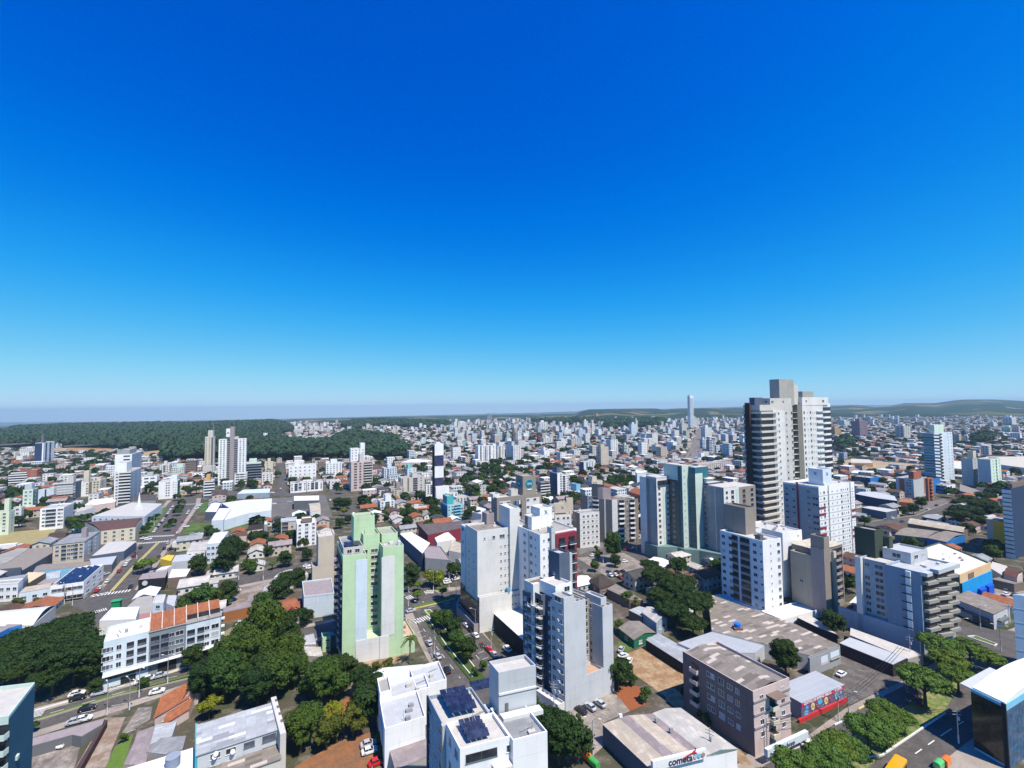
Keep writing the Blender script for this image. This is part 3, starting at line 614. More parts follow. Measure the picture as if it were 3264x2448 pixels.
sheet('field', [('m', -30, 780), ('m', 220, 730), ('m', 780, 780), ('m', 1030, 800), ('m', 1030, 850), ('m', 200, 850)], (.34, .27, .18), alt='tan', s=.05)
sheet('road', [('3', 1560, 740), ('3', 1690, 740), ('3', 1740, 560), ('3', 1745, 440), ('3', 1690, 440), ('3', 1640, 560)], 'asph', alt='path', s=.2)
sheet('road', [('k', 1520, 1030), ('k', 1620, 1000), ('k', 2177, 900), ('k', 2177, 1000), ('k', 1800, 1200)], 'lot', occ=False)
# painted lines, crossings, kerbs
def strip(name, pts, wd, c='paint', dash=None, raise_=0.0, h=.12):
    G = [W(*q(*p)) for p in pts]; b = MB(); ZS[0] += .0011; z = .26+ZS[0]*.2
    for (x0, y0), (x1, y1) in zip(G, G[1:]):
        L_ = hypot(x1-x0, y1-y0); d = ((x1-x0)/L_, (y1-y0)/L_); nx, ny = -d[1]*wd/2, d[0]*wd/2; segs = [(0, L_)]
        if dash: segs = [(k, min(k+dash[0], L_)) for k in [i*(dash[0]+dash[1]) for i in range(int(L_/(dash[0]+dash[1]))+1)] if k < L_]
        for s0, s1 in segs:
            A = (x0+d[0]*s0, y0+d[1]*s0); B = (x0+d[0]*s1, y0+d[1]*s1)
            P = [(A[0]-nx, A[1]-ny), (B[0]-nx, B[1]-ny), (B[0]+nx, B[1]+ny), (A[0]+nx, A[1]+ny)]
            if raise_: b.prism(P, .0, z+h)
            else: b.face([(*p_, z) for p_ in P])
    o = b.build(name, M(c, 'plain')); o['kind'] = 'structure'; return o
def crossing(t, a, b_, ln, n, along=None):
    """zebra between picture points a and b_, bars ln metres long laid along the traffic direction"""
    A = W(*q(t, *a)); B = W(*q(t, *b_)); m = MB(); d = (B[0]-A[0], B[1]-A[1]); L_ = hypot(*d); d = (d[0]/L_, d[1]/L_); nx, ny = -d[1], d[0]; w_ = L_/n*.5
    if along: nx, ny = along
    z = .30
    for i in range(n):
        u = L_*(i+.5)/n; x, y = A[0]+d[0]*u, A[1]+d[1]*u
        m.face([(x-d[0]*w_/2-nx*ln/2, y-d[1]*w_/2-ny*ln/2, z), (x+d[0]*w_/2-nx*ln/2, y+d[1]*w_/2-ny*ln/2, z), (x+d[0]*w_/2+nx*ln/2, y+d[1]*w_/2+ny*ln/2, z), (x-d[0]*w_/2+nx*ln/2, y-d[1]*w_/2+ny*ln/2, z)])
    m.build('crossing', M('paint', 'plain'))['kind'] = 'structure'
strip('kerb', [('5', 290, 1220), ('5', 1000, 1000), ('5', 1620, 850), ('5', 1900, 750)], .35, 'path', raise_=.02)
strip('median', [('5', 300, 1205), ('5', 1000, 985), ('5', 1600, 830), ('5', 1900, 735)], 1.3, 'grass')
strip('lane_line', [('5', 430, 1150), ('5', 1080, 960)], .18, dash=(3, 4)); strip('lane_line', [('5', 700, 1150), ('5', 1300, 1010)], .18, dash=(3, 4)); strip('lane_line', [('5', 1200, 905), ('5', 1700, 790)], .18, dash=(3, 4))
strip('kerb', [('5', 300, 1125), ('5', 905, 955), ('5', 1300, 850), ('5', 1890, 655)], .3, 'paint', raise_=.02)
crossing('5', (285, 1190), (340, 1115), 3.5, 6)
crossing('5', (780, 140), (1125, 90), 3.5, 12); crossing('5', (790, 285), (920, 250), 3.5, 7); crossing('n', (1490, 1160), (1800, 1090), 3.0, 9)
crossing('1', (1270, 1112), (1500, 1100), 3.5, 11); crossing('1', (1200, 1170), (1450, 1150), 3.5, 10); crossing('1', (1600, 832), (1690, 828), 3, 5)
crossing('6', (1395, 365), (1535, 320), 4.2, 7); crossing('r', (805, 790), (885, 765), 4.2, 4); crossing('r', (1030, 725), (1135, 705), 4.2, 5)
crossing('6', (1500, 105), (1570, 105), 4, 4)
strip('median', [('1', 960, 1580), ('1', 1140, 1380), ('1', 1360, 1160)], 1.7, (.30, .27, .12)); strip('kerb', [('1', 945, 1590), ('1', 1125, 1388), ('1', 1350, 1165)], .3, 'ypaint', raise_=.02); strip('kerb', [('1', 975, 1575), ('1', 1155, 1376), ('1', 1372, 1160)], .3, 'ypaint', raise_=.02)
strip('median', [('6', 1545, 335), ('6', 1700, 560), ('6', 1925, 825), ('6', 1990, 900)], 5.0, (.05, .085, .018)); strip('kerb', [('6', 1530, 345), ('6', 1685, 570), ('6', 1905, 835)], .3, 'paint', raise_=.02); strip('kerb', [('6', 1590, 320), ('6', 1760, 540), ('6', 1960, 800)], .3, 'paint', raise_=.02)
strip('median', [('6', 1500, 270), ('6', 1560, 300)], 4.0, 'grass'); strip('kerb', [('6', 1490, 262), ('6', 1540, 312), ('6', 1578, 300), ('6', 1540, 258), ('6', 1490, 262)], .3, 'paint', raise_=.02)
strip('lane_line', [('6', 1480, 420), ('6', 1640, 640), ('6', 1800, 850)], .18, dash=(3, 5)); strip('lane_line', [('6', 1800, 480), ('6', 1990, 720)], .18, dash=(3, 5))
strip('median', [('r', 900, 895), ('r', 1180, 830), ('r', 1390, 775)], 2.2, 'grass'); strip('kerb', [('r', 890, 915), ('r', 1180, 848), ('r', 1400, 790)], .3, 'ypaint', raise_=.02)
strip('lane_line', [('r', 900, 940), ('r', 1380, 830)], .2, dash=(3, 4)); strip('kerb', [('r', 1140, 690), ('r', 1190, 725), ('r', 1450, 680)], .35, 'path', raise_=.02)
strip('kerb', [('8', 560, 1620), ('8', 980, 1570), ('8', 1260, 1380), ('8', 1460, 1250)], .35, 'paint', raise_=.02); strip('kerb', [('8', 100, 1610), ('8', 360, 1500)], .3, 'paint', raise_=.02); strip('kerb', [('8', 620, 1340), ('8', 720, 1290)], .3, 'paint', raise_=.02); strip('kerb', [('8', 800, 1220), ('8', 900, 1170)], .3, 'ypaint', raise_=.02)
strip('lane_line', [('8', 1230, 1560), ('8', 1460, 1400), ('8', 1620, 1300)], .25, dash=(3.4, 3.4))
for k in range(9):
    x = 1430+k*26; y = 460+k*46; strip('bay_line', [('6', x, y), ('6', x+50, y-22)], .15)
for k in range(7):
    x = 1840+k*38; y = 480+k*52; strip('bay_line', [('6', x, y), ('6', x+50, y-22)], .15)
for k in range(5): strip('bay_line', [('5', 1240-k*38, 1120+k*50), ('5', 1285-k*30, 1098+k*48)], .15)
strip('kerb', [('8', 1625, 668), ('8', 1830, 740), ('8', 1850, 725), ('8', 1680, 662), ('8', 1625, 668)], .3, 'paint', raise_=.02)
strip('kerb', [('4', 870, 1250), ('4', 1330, 1185), ('4', 1590, 1085)], .4, 'path', raise_=.02)
# ================================================================ buildings close to the camera
# light green tower
B = near('apartment_tower', 'light green tower with two white stripes and round dark balconies, beside the avenue', 'apartment tower', '2', (790, 1275), (1313, 1215), (738, 1150), base=('6', 790, 740), short='light green tower')
H = B.h
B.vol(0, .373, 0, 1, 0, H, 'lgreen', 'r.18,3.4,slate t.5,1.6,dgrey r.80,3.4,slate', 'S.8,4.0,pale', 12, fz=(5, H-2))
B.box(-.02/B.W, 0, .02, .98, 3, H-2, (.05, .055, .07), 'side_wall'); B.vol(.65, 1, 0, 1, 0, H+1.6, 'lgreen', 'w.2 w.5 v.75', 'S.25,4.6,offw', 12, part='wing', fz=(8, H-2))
B.vol(.373, .65, .32, 1, 0, H+5, 'lgreen', '', 'w.12,1.6 w.68,2.4', 12, part='wing', fz=(9, H))
B.vol(.24, .6, .55, .9, H, H+11, 'lgreen', part='stair_tower')
B.vol(.373, .65, .0, .32, 0, 8, 'offw', roof='p', rc=(.55, .75, .45), part='podium')
B.box(.212, .3735, -.012, 0, 0, 8, 'offw', 'podium_wall'); B.box(.6, .75, -.012, 0, 0, 8, 'offw', 'podium_wall')
B.vol(1.0, 1.2, .02, .7, 0, 6.5, 'lgreen', part='podium', rc=(.6, .42, .3))
B.vol(.02, .34, .1, .9, H-.74, H+2.3, 'lconc', part='penthouse', f2='w.3 w.7', rc='grey', rk='sheet'); B.solar(.05, .3, .15, .4, H+2.5, 3, 2)
B.vol(.7, .98, .4, .95, H+.9, H+4.2, 'lgreen', part='penthouse', rc='conc'); B.tank(.95, .15, H+.9, .7, 1.6, 'pale', 'drum')
for k in range(11): B.bals.append((balc_mesh(1.6, 2.8, 'slate', 'r'), (B.W, 4+0*k, 6.5+2.85*k), pi/2))
B.done()
# grey tower with the courtyard slot
B = near('apartment_tower', 'grey apartment tower with slate side, round white balconies and blank front above three parked cars', 'apartment tower', 'b', (500, 470), (1015, 1420, 0), (80, 290), base=1635, short='grey slot tower')
H = B.h
B.vol(0, .43, 0, .30, 0, H-2, 'bluegrey', 'S.05,.5,offw w.2 w.75', '', 9, roof='p', part='wall', fz=(4, H-3)); B.vol(.0, .2, 0, .26, H-2, H, 'bluegrey', 'W.5', '', 1, part='penthouse')
B.vol(.08, .43, .30, .52, 0, H-2, 'slate', 'w.5,1.2', '', 9, part='wing', fz=(4, H-3))
B.vol(0.0, .36, .52, .72, 0, H-2, 'slate', 'r.25,3.0,offw r.8,3.0,offw', '', 9, part='wing', fz=(3, H-3))
B.box(-.03, .10, .68, .74, 0, H+.6, 'offw', 'column')
B.vol(.0, .5, .72, 1.0, 0, H-3, 'slate', 'r.85,3.2,offw w.25,1.2', '', 9, part='wing', fz=(4, H-4))
B.vol(.10, .43, .30, .68, H-2, H+1.6, 'white', '', 'W.7,2', 1, part='penthouse', rc='lconc'); B.vol(.02, .34, .70, .98, H-3, H+.3, 'offw', part='penthouse', rc='brown')
B.vol(.43, .78, .28, .95, 0, H-5, 'taupe', '', 'r.28,3.4,offw W.75,1.4,offw', 9, part='wing', fz=(8.5, H-5))
B.vol(.78, 1, 0, .9, 0, H-6, 'bluegrey', 'w.7,1.3 w.3', '', 8, part='wing', fz=(8.5, H-6)); B.vol(.80, .92, .05, .4, H-6, H-3.6, 'bluegrey', part='penthouse', rc='lconc')
B.vol(.43, .78, 0, .28, 0, 8.5, 'bluegrey', part='podium', rc=(.5, .33, .24))
B.vol(.40, .62, .55, .82, H-5, H+9.5, 'slate', 'v.5', '', 1, part='stair_tower', rc='lgrey'); B.box(.62, .70, .58, .8, 0, H+8.6, 'lgrey', 'column')
for k in range(8):
    for v in (.12, .42, .9): 
        b = MB(); b.box(-.35, .35, -.45, .35, -.3, .3); o = b.build('air_conditioner', M('white', 'plain'), B.t); x, y = B.p(.0 if v != .42 else .08, v); o.location = (x-.05, y, 5.2+3.0*k)
B.vol(-.14, -.01, .0, .5, 0, 3.2, 'offw', part='entrance_canopy', rc='offw')
B.done()
# cream blank tower
B = near('apartment_tower', 'cream tower with blank front wall and a blue tank on its podium', 'apartment tower', 'a', (260, 650), (700, 595), (45, 525), base=('6', 1975, 440), short='cream blank tower')
H = B.h
B.vol(0, 1, 0, .72, 0, H, 'offw', 'v.3 v.7', 'v.72 v.85 v.96', 7, fz=(13, H-6), rc='taupe'); facade(B.t, B.p(0, 0), B.p(1, 0), H-6, H-1, 1, 'v.22 w.5,1.1 W.76,2.2 v.95', 'offw', B.wins, B.bals)
B.vol(-.02, .9, .72, 1.0, 0, H-1, 'pale', 'W.5,2', '', 3, part='wing', fz=(24, H)); B.box(-.04, -.02, .72, 1.0, 3, 14, DARK, 'glazing')
B.vol(.97, 1.28, -.06, .5, 0, H+8, 'offw', part='stair_tower', rc='offw'); B.vol(.62, .86, .62, .9, H-.7, H+4, 'mauve', part='penthouse')
B.vol(1.28, 1.72, .08, .9, 0, H, 'offw', '', 'w.3,1.5 v.82', 11, part='wing', fz=(6, H-1), rc='conc'); B.f3(1.72, .08, .9, 6, H-1, 'w.2 w.5 w.8', 11, 'offw')
B.vol(0, 1.38, -.10, -.0, 0, 14, 'offw', 'D.5,1.2', 'v.73 v.8 v.87', 4, part='podium', rc='lconc'); B.tank(.9, -.05, 13.4, .95, 2.2)
B.vol(-.16, -.03, -.1, 1.0, 0, 4, 'mauve', part='entrance_canopy', rc='conc'); B.box(-.05, -.005, -.08, .9, 4.1, 12, DARK, 'glazing')
B.done()
# white building with a maroon frame
B = near('apartment_building', 'white apartment building with a maroon framed balcony front and cross-shaped emblem', 'apartment building', 'a', (1110, 700), (1605, 610), (965, 640), d=178, short='maroon framed building', k2=2.1)
H = B.h
B.vol(0, 1, 0, 1, 0, H, 'white', 'w.3 w.6 v.8 S.5,.6,lgrey', 'v.1 w.25,1.7', 11, fz=(3, H-1), rc='conc')
B.box(.36, .93, -.10, -.001, 4, H-.6, 'maroon', 'balcony_frame'); facade(B.t, B.p(.36, -.1), B.p(.93, -.1), 5, H-1.5, 9, 'g.28,3.3,white g.75,3.3,white', 'white', B.wins, B.bals)
B.box(.26, .36, -.07, -.001, 0, H+.2, 'lgrey', 'column'); B.vol(.26, .36, -.07, .1, H, H+2.2, 'lgrey', part='chimney')
B.vol(.38, .72, .62, 1.05, H-.7, H+7.6, 'white', 'W.4,1.2', '', 1, part='stair_tower', rc='lconc'); B.text('X', .55, .62, H+5.6, 2.4, 'dgrey', part='emblem')
B.vol(.14, .38, .6, .95, H-.7, H+4.5, 'white', 'D.3,2.0', '', 1, part='penthouse')
B.done()
# six-storey beige block, block with round white balconies, building behind
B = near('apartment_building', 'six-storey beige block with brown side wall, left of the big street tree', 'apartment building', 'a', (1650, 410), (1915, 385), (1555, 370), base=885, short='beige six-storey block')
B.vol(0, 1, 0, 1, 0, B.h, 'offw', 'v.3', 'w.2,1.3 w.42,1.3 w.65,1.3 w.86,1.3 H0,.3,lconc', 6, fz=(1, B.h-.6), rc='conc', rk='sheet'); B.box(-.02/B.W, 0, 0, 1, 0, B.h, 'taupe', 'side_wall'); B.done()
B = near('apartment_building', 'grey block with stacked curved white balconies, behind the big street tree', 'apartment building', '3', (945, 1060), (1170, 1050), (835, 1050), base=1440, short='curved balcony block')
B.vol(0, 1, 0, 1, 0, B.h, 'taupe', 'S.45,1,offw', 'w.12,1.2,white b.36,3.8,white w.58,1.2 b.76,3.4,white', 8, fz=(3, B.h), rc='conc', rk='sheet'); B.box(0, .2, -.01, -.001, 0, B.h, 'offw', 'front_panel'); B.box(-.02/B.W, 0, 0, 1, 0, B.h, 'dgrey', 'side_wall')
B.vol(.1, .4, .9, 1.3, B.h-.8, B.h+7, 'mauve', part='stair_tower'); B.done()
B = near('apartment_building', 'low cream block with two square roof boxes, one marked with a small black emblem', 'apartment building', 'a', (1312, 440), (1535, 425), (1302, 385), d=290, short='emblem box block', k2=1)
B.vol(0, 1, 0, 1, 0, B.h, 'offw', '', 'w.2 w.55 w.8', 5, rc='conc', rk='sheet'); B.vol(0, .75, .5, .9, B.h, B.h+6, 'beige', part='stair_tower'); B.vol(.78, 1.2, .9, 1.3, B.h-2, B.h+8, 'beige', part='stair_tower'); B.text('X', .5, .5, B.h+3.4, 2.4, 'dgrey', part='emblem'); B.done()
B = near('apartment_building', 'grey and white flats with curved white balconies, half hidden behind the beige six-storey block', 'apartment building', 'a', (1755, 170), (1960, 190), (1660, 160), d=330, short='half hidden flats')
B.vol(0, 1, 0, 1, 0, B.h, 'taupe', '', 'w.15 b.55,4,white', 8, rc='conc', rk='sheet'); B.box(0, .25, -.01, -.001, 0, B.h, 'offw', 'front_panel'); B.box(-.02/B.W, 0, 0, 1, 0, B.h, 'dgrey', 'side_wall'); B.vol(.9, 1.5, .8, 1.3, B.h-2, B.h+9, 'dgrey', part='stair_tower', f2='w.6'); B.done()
# hotel
B = near('hotel', 'brown and cream hotel with round blue tru signs on its cube tower', 'hotel', 'k', (435, 1490), (1170, 1400), (375, 1465), d=258, short='hotel with the tru signs', k2=1.6)
H = B.h
B.vol(0, 1, 0, 1, 0, H, 'taupe', 'w.5', '', 9, rc='lconc')
B.box(.05, .28, -.03, -.001, 2, H-2.4, 'offw', 'front_panel'); B.box(.64, .95, -.03, -.001, 2, H-2.4, 'offw', 'front_panel'); facade(B.t, B.p(0, -.03), B.p(1, -.03), 1, H-1.5, 9, 'w.09,1.8 w.24,1.8 w.68,1.8 w.84,1.8', 'offw', B.wins, B.bals)
PC = ['blue', (.05, .12, .5), 'white', 'dgrey', (.05, .35, .75), 'black']
for i in range(6):
    for j in range(9): B.box(.36+.03*i, .36+.03*i+.026, -.04, -.001, H-3-2.3*j-2.1, H-3-2.3*j, PC[(i*5+j*3+(i*j) % 4+(0 if 0 < i < 5 else 3)) % 6 if 0 < i < 5 else 3+2*(j % 2)], 'patchwork_panel')
B.vol(.60, .90, .20, 1.35, H-.8, H+10.6, 'taupe', part='sign_tower')
for face, (u, v) in ((2, (.75, .2)), (1, (.60, .75))):
    B.disc(u, v, H+5.9, 2.7, 'teal', face, .1); B.disc(u, v, H+5.9, 2.3, (.01, .16, .25), face, .22); B.text('tru', u, v, H+6.0, 2.6, 'white', face, .36, part='sign_lettering')
B.box(.70, .80, .17, .2, H+2.1, H+2.7, 'white', 'sign_plate')
B.vol(.35, .5, .3, .8, H-.8, H+3.2, 'lconc', part='penthouse'); B.vol(-.02, .12, .5, 1.2, H-.8, H+1.5, 'offw', part='penthouse')
B.done()
# the long stepped teal and beige block (right centre)
def stepped(name, label, cat, P0, h0, segs, short, extra=None, back=14):
    """walls traced round a stepped block: segs = (axis, picture x target, colour, facade, height)"""
    rz = atan2(AX[1], AX[0]); t = thing(name, label, cat, (P0[0], P0[1], 0), rz); c, n = cos(rz), sin(rz)
    loc = lambda g: ((g[0]-P0[0])*c+(g[1]-P0[1])*n, -(g[0]-P0[0])*n+(g[1]-P0[1])*c)
    cur = P0; wins = []; bals = []; fr = []; pts = [P0]; hmax = []
    for ax, X, cl, fs_, h in segs:
        d = (-BX[0], -BX[1]) if ax == 'b' else AX
        L_ = solve_x(cur, d, h0, X, .6, 60); nx = (cur[0]+d[0]*L_, cur[1]+d[1]*L_); a, b_ = loc(cur), loc(nx); hmax.append((a, b_, cl, fs_, h)); cur = nx; pts.append(nx)
    end = hmax[-1][1]
    for a, b_, cl, fs_, h in hmax:
        # each run of wall is the front of a body reaching back into the block
        if abs(b_[0]-a[0]) > abs(b_[1]-a[1]): Q = [a, b_, (b_[0], b_[1]+back), (a[0], a[1]+back)]
        else: Q = [a, b_, (b_[0]+back*.8, b_[1]+.02), (a[0]+back*.8, a[1])]
        m = MB(); m.prism(Q, 0, h); m.build('wing', M(cl, 'wall'), t); r = MB()
        cx = sum(k[0] for k in Q)/4; cy = sum(k[1] for k in Q)/4; r.prism([(cx+(k[0]-cx)*.97, cy+(k[1]-cy)*.97) for k in Q], h+.002, h+.05); r.build('roof', M('lconc', 'slab'), t)
        facade(t, a, b_, 8, h-1, 12, fs_, cl, wins, bals)
    put_parts(t, wins, 'window'); put_parts(t, bals, 'balcony'); OCC.append([pts[0], pts[-1], (pts[-1][0]+20*AX[0]+30*BX[0], pts[-1][1]+20*AX[1]+30*BX[1]), (pts[0][0]+15*AX[0]+15*BX[0], pts[0][1]+15*AX[1]+15*BX[1])])
    mx = pts[len(pts)//2]; LAND.append((short, *prj(mx[0], mx[1], h0*.5))); return t, hmax, loc
dx = lambda X: q('d', X, 0)[0]
r = ray(dx(60), q('d', 0, 225)[1]); PL = (r[0]*275/r[1], 275.0)
t, hm_, loc = stepped('apartment_block', 'stepped beige and mint apartment block with tall teal stair tower, behind the largest tree', 'apartment building', PL, 47,
    [('b', dx(165), 'bluegrey', '', 48), ('a', dx(290), 'offw', 'w.22,1.5,dgrey v.58 w.9,1.5 S.58,1.6,mint', 47), ('b', dx(385), 'taupe', 'w.5', 46.5), ('b', dx(430), 'dteal', '', 55), ('a', dx(495), 'mint', 'v.35', 55.5),
     ('b', dx(560), 'dteal', '', 54.5), ('a', dx(635), 'mint', '', 51), ('b', dx(690), 'slate', 'w.4,1.6', 45.5), ('b', dx(850), 'bluegrey', 'S.45,.5,offw', 44.5), ('a', dx(1000), 'offw', 'w.2,1.5,dgrey l.58,2.6,white S.88,2.0,mint v.88', 44), ('a', dx(1172), 'taupe', 'l.3,2.6,taupe l.78,2.6,offw', 43.5)], 'stepped mint block')
a0, a1 = hm_[0][0], hm_[8][1]
b = MB(); b.prism([(a0[0]-1.5, a0[1]+1), (a0[0]-1.5, hm_[1][0][1]-1), (hm_[2][1][0]-1.5, hm_[2][1][1]), (hm_[4][0][0]-1.5, hm_[4][0][1]-1.5), (hm_[6][0][0]-1, hm_[6][0][1]-2), (a1[0]-1.5, a1[1]-1), (a1[0]+8, a1[1]+8), (a0[0]+8, a0[1]+2)], 0, 8); b.build('podium', M('dmint', 'wall'), t)
b = MB(); b.box(hm_[1][0][0]+1.0, hm_[1][1][0]+.2, hm_[1][0][1]-.9, hm_[1][0][1]-.02, 43.4, 46, 0); b.build('penthouse_glazing', DARK, t)
b = MB(); b.box(a1[0]+1, a1[0]+7, a1[1]+12, a1[1]+18, 44.6, 47.6); b.build('penthouse', M('offw', 'wall'), t); b = MB(); b.box(a1[0]+.5, a1[0]+7.5, a1[1]+11, a1[1]+18.5, 47.7, 47.9); b.build('penthouse_roof', M('white', 'wall'), t)
# white and blue-grey block with brown core
B = near('apartment_building', 'white nine-storey block with dark balcony strips and a tall brown stair core', 'apartment building', 'e', (595, 650), (825, 610), (60, 510), base=1600, short='white block with brown core')
H = B.h
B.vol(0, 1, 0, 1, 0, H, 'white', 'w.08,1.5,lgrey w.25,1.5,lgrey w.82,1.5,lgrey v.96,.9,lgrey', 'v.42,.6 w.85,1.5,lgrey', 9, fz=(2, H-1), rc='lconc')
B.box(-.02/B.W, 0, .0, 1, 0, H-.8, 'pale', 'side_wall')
for v in (.635, .40):
    for k in range(9):
        b = MB(); wd = 1.4 if v > .5 else 2.2; b.box(-wd, wd, -.12, 0, .1, 3.1, 0); b.box(-wd, wd, -.16, -.12, .1, 1.0, 1); o = b.build('balcony', [DARK, M('mauve', 'plain')], B.t); x, y = B.p(-.015, v); o.location = (x, y, 2.2+3.25*k); o.rotation_euler = (0, 0, atan2(-B.e2[1], -B.e2[0]))
B.vol(1.0, 1.75, .72, 1.25, 0, H, 'white', '', 'w.1 w.45 w.85,1.0', 9, part='wing', rc='lconc', fz=(2, H-1)); B.vol(1.75, 2.9, .25, 1.2, 0, H, 'white', 'w.3 w.6,1.2', 'v.8', 9, part='wing', rc='lconc', fz=(2, H-1))
B.vol(.42, .98, .55, 1.1, H-.7, H+11.5, 'taupe', part='stair_tower', rc='brown'); B.vol(.12, .3, .1, .22, H-.6, H+1.6, 'dgrey', part='chimney')
B.vol(-.25, 2.6, -.45, -.01, 0, 3.2, 'white', part='terrace', rc='white'); B.vol(-.3, -.02, -.2, 1.05, 0, 2.2, 'white', part='terrace', rc='white')
B.done()
# tall concrete tower under construction
Pd = 300; r = ray(q('f', 370, 0)[0], 1292); P = (r[0]*Pd/r[1], Pd+0.0); Hh = 91-.5
Lw = (P[0]+BX[0]*solve_x(P, BX, Hh, q('f', 95, 0)[0]), 0); a = solve_x(P, BX, Hh, q('f', 120, 0)[0]); b_ = solve_x(P, AX, Hh, q('f', 1395, 0)[0], 2, 120)
B = Bld('high_rise', 'tallest tower, bare concrete and white, with long slab balconies and a grey block on top', 'high-rise', P, (P[0]+AX[0]*b_, P[1]+AX[1]*b_), (P[0]+BX[0]*a, P[1]+BX[1]*a), Hh, short='tallest concrete tower')
H = Hh; n = 21; fh = H/n
B.vol(0, .42, .02, .98, 0, H, 'lconc', 'W.8,5,dgrey W.35,5,dgrey', 'v.36 w.44,1.2 v.56 w.62,1.4,lgrey v.72 w.80,1.4,lgrey t.97,1.7', 20, fz=(4, H-4), part='wall'); B.box(-.01, .155, -.012, .9, 3, H-4, M((.055, .055, .06), 'glass'), 'glazing'); B.box(.155, .30, -.03, -.0, 0, H-4, 'offw', 'front_panel')
facade(B.t, B.p(.15, -.035), B.p(.30, -.035), 4, H-4, 20, 'w.5,1.4', 'offw', B.wins, B.bals)
for k in range(20):
    z = 4+fh*.985*k; b = MB(); x0, y0 = B.p(0, 0); x1, y1 = B.p(.19, 0); x2, y2 = B.p(0, 1)
    b.prism([(x0-2.2, y0-2.0), (x1, y0-2.0), (x1, y1), (x0, y0), (x2+.4, y2), (x2-2.2, y2)], z-.15, z+1.15); b.build('balcony_slab', M('lconc', 'wall'), B.t)
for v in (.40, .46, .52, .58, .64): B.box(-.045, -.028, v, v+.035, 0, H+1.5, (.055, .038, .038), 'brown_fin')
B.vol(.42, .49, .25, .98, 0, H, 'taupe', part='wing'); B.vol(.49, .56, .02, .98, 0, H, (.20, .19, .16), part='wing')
for k in range(20): B.box(.425, .489, .02, .25, 4+fh*.985*k, 4.25+fh*.985*k, 'lconc', 'floor_slab')
B.vol(.56, .86, .02, .98, 0, H-1, 'offw', '', 't.08,1.6 v.24 t.38,1.5 v.5 v.6 w.8,1.2', 20, part='wing', fz=(4, H-4)); B.vol(.86, 1.0, .1, .98, 0, H+.5, 'white', '', '', 1, part='wing')
for k in range(20):
    z = 4+fh*.985*k; B.box(.76, .87, -.06, .02, z, z+.8, 'lgrey', 'balcony_slab'); B.box(.875, 1.0, .085, .1, z+1.1, z+3.6, DARK, 'balcony_opening'); 
B.vol(.30, .50, .2, .75, H-.7, H+18, 'conc', part='machine_house'); B.vol(.50, .57, .25, .7, H-.7, H+14.5, 'lconc', part='machine_house'); B.vol(.14, .42, .05, .5, H-.7, H+4.5, 'lconc', 'w.5', 'W.1 w.6', 1, part='penthouse')
B.vol(.62, .78, .2, .7, H-.7, H+9.5, 'conc', part='machine_house'); B.vol(.57, .96, .05, .5, H-.7, H+5.2, 'offw', '', 'w.15 W.8', 1, part='penthouse'); B.vol(.0, .1, .3, .6, H, H+5, 'slate', part='penthouse')
B.done()
# white block with red bands in front of the tower
B = near('apartment_building', 'wide white block with dark red corner bands and emblems on its roof box', 'apartment building', '4', (535, 950), (825, 910), (245, 910), d=252, short='white block with red bands')
H = B.h
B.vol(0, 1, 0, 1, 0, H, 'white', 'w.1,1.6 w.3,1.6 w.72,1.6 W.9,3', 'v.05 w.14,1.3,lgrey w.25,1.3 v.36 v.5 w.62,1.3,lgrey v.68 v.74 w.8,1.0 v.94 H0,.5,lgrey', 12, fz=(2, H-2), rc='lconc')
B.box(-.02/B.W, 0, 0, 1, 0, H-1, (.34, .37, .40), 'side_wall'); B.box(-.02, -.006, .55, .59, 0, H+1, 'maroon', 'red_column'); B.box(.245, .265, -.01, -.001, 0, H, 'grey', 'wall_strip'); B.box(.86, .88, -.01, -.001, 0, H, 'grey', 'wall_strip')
for z in (.35, .27, .60, .52): B.box(0, .16, -.012, -.001, H*(1-z)-.6, H*(1-z)+.6, 'maroon', 'red_band'); B.box(.88, 1.0, -.012, -.001, H*(.9-z)-.6, H*(.9-z)+.6, 'maroon', 'red_band')
B.vol(.28, .52, .15, .55, H-.7, H+8.6, 'pale', part='stair_tower', rc='offw'); B.text('X', .40, .15, H+5.6, 2.6, 'dgrey', part='emblem'); B.text('X', .28, .36, H+5.6, 2.6, 'dgrey', 1, part='emblem'); B.vol(.16, .2, .0, .06, H, H+1.4, 'white', part='chimney')
B.done()
# brown-grey building with bay balconies
Pw, _, _, h = corners('e', (1365, 605), (1450, 600), (1185, 570), base=1640)
g = W(*q('e', 1425, 1640)); P = (Pw[0], Pw[1]); Rw = (P[0]+AX[0]*23, P[1]+AX[1]*23); Lw = (P[0]+BX[0]*16, P[1]+BX[1]*16)
B = Bld('apartment_building', 'brownish block with a tall stair slab and stacked angular balconies, between white and blue blocks', 'apartment building', P, Rw, Lw, 27, short='brown balcony block')
B.vol(0, .17, 0, .34, 0, h, 'taupe', part='stair_tower', roof='p', rc='brown'); B.box(-.012, 0, .0, .34, 0, h-5, 'mauve', 'side_wall'); B.vol(.17, 1.0, .28, 1, 0, 27, 'taupe', rc='sand', rk='sheet', roof='s')
B.vol(.17, .36, .1, .28, 0, 26.8, 'mauve', '', 'v.5,.9', 8, part='wing', fz=(2, 26)); B.vol(.36, .44, .04, .28, 0, 26.9, 'sand', part='column')
facade(B.t, B.p(.44, .27), B.p(1, .27), 3, 26.5, 8, 'b.22,3.6,rose b.52,4.2,mauve l.82,3.0,taupe', 'taupe', B.wins, B.bals); B.vol(.0, .9, .34, .9, 0, 25, (.40, .36, .29), part='wing', f1='w.5'); B.done()
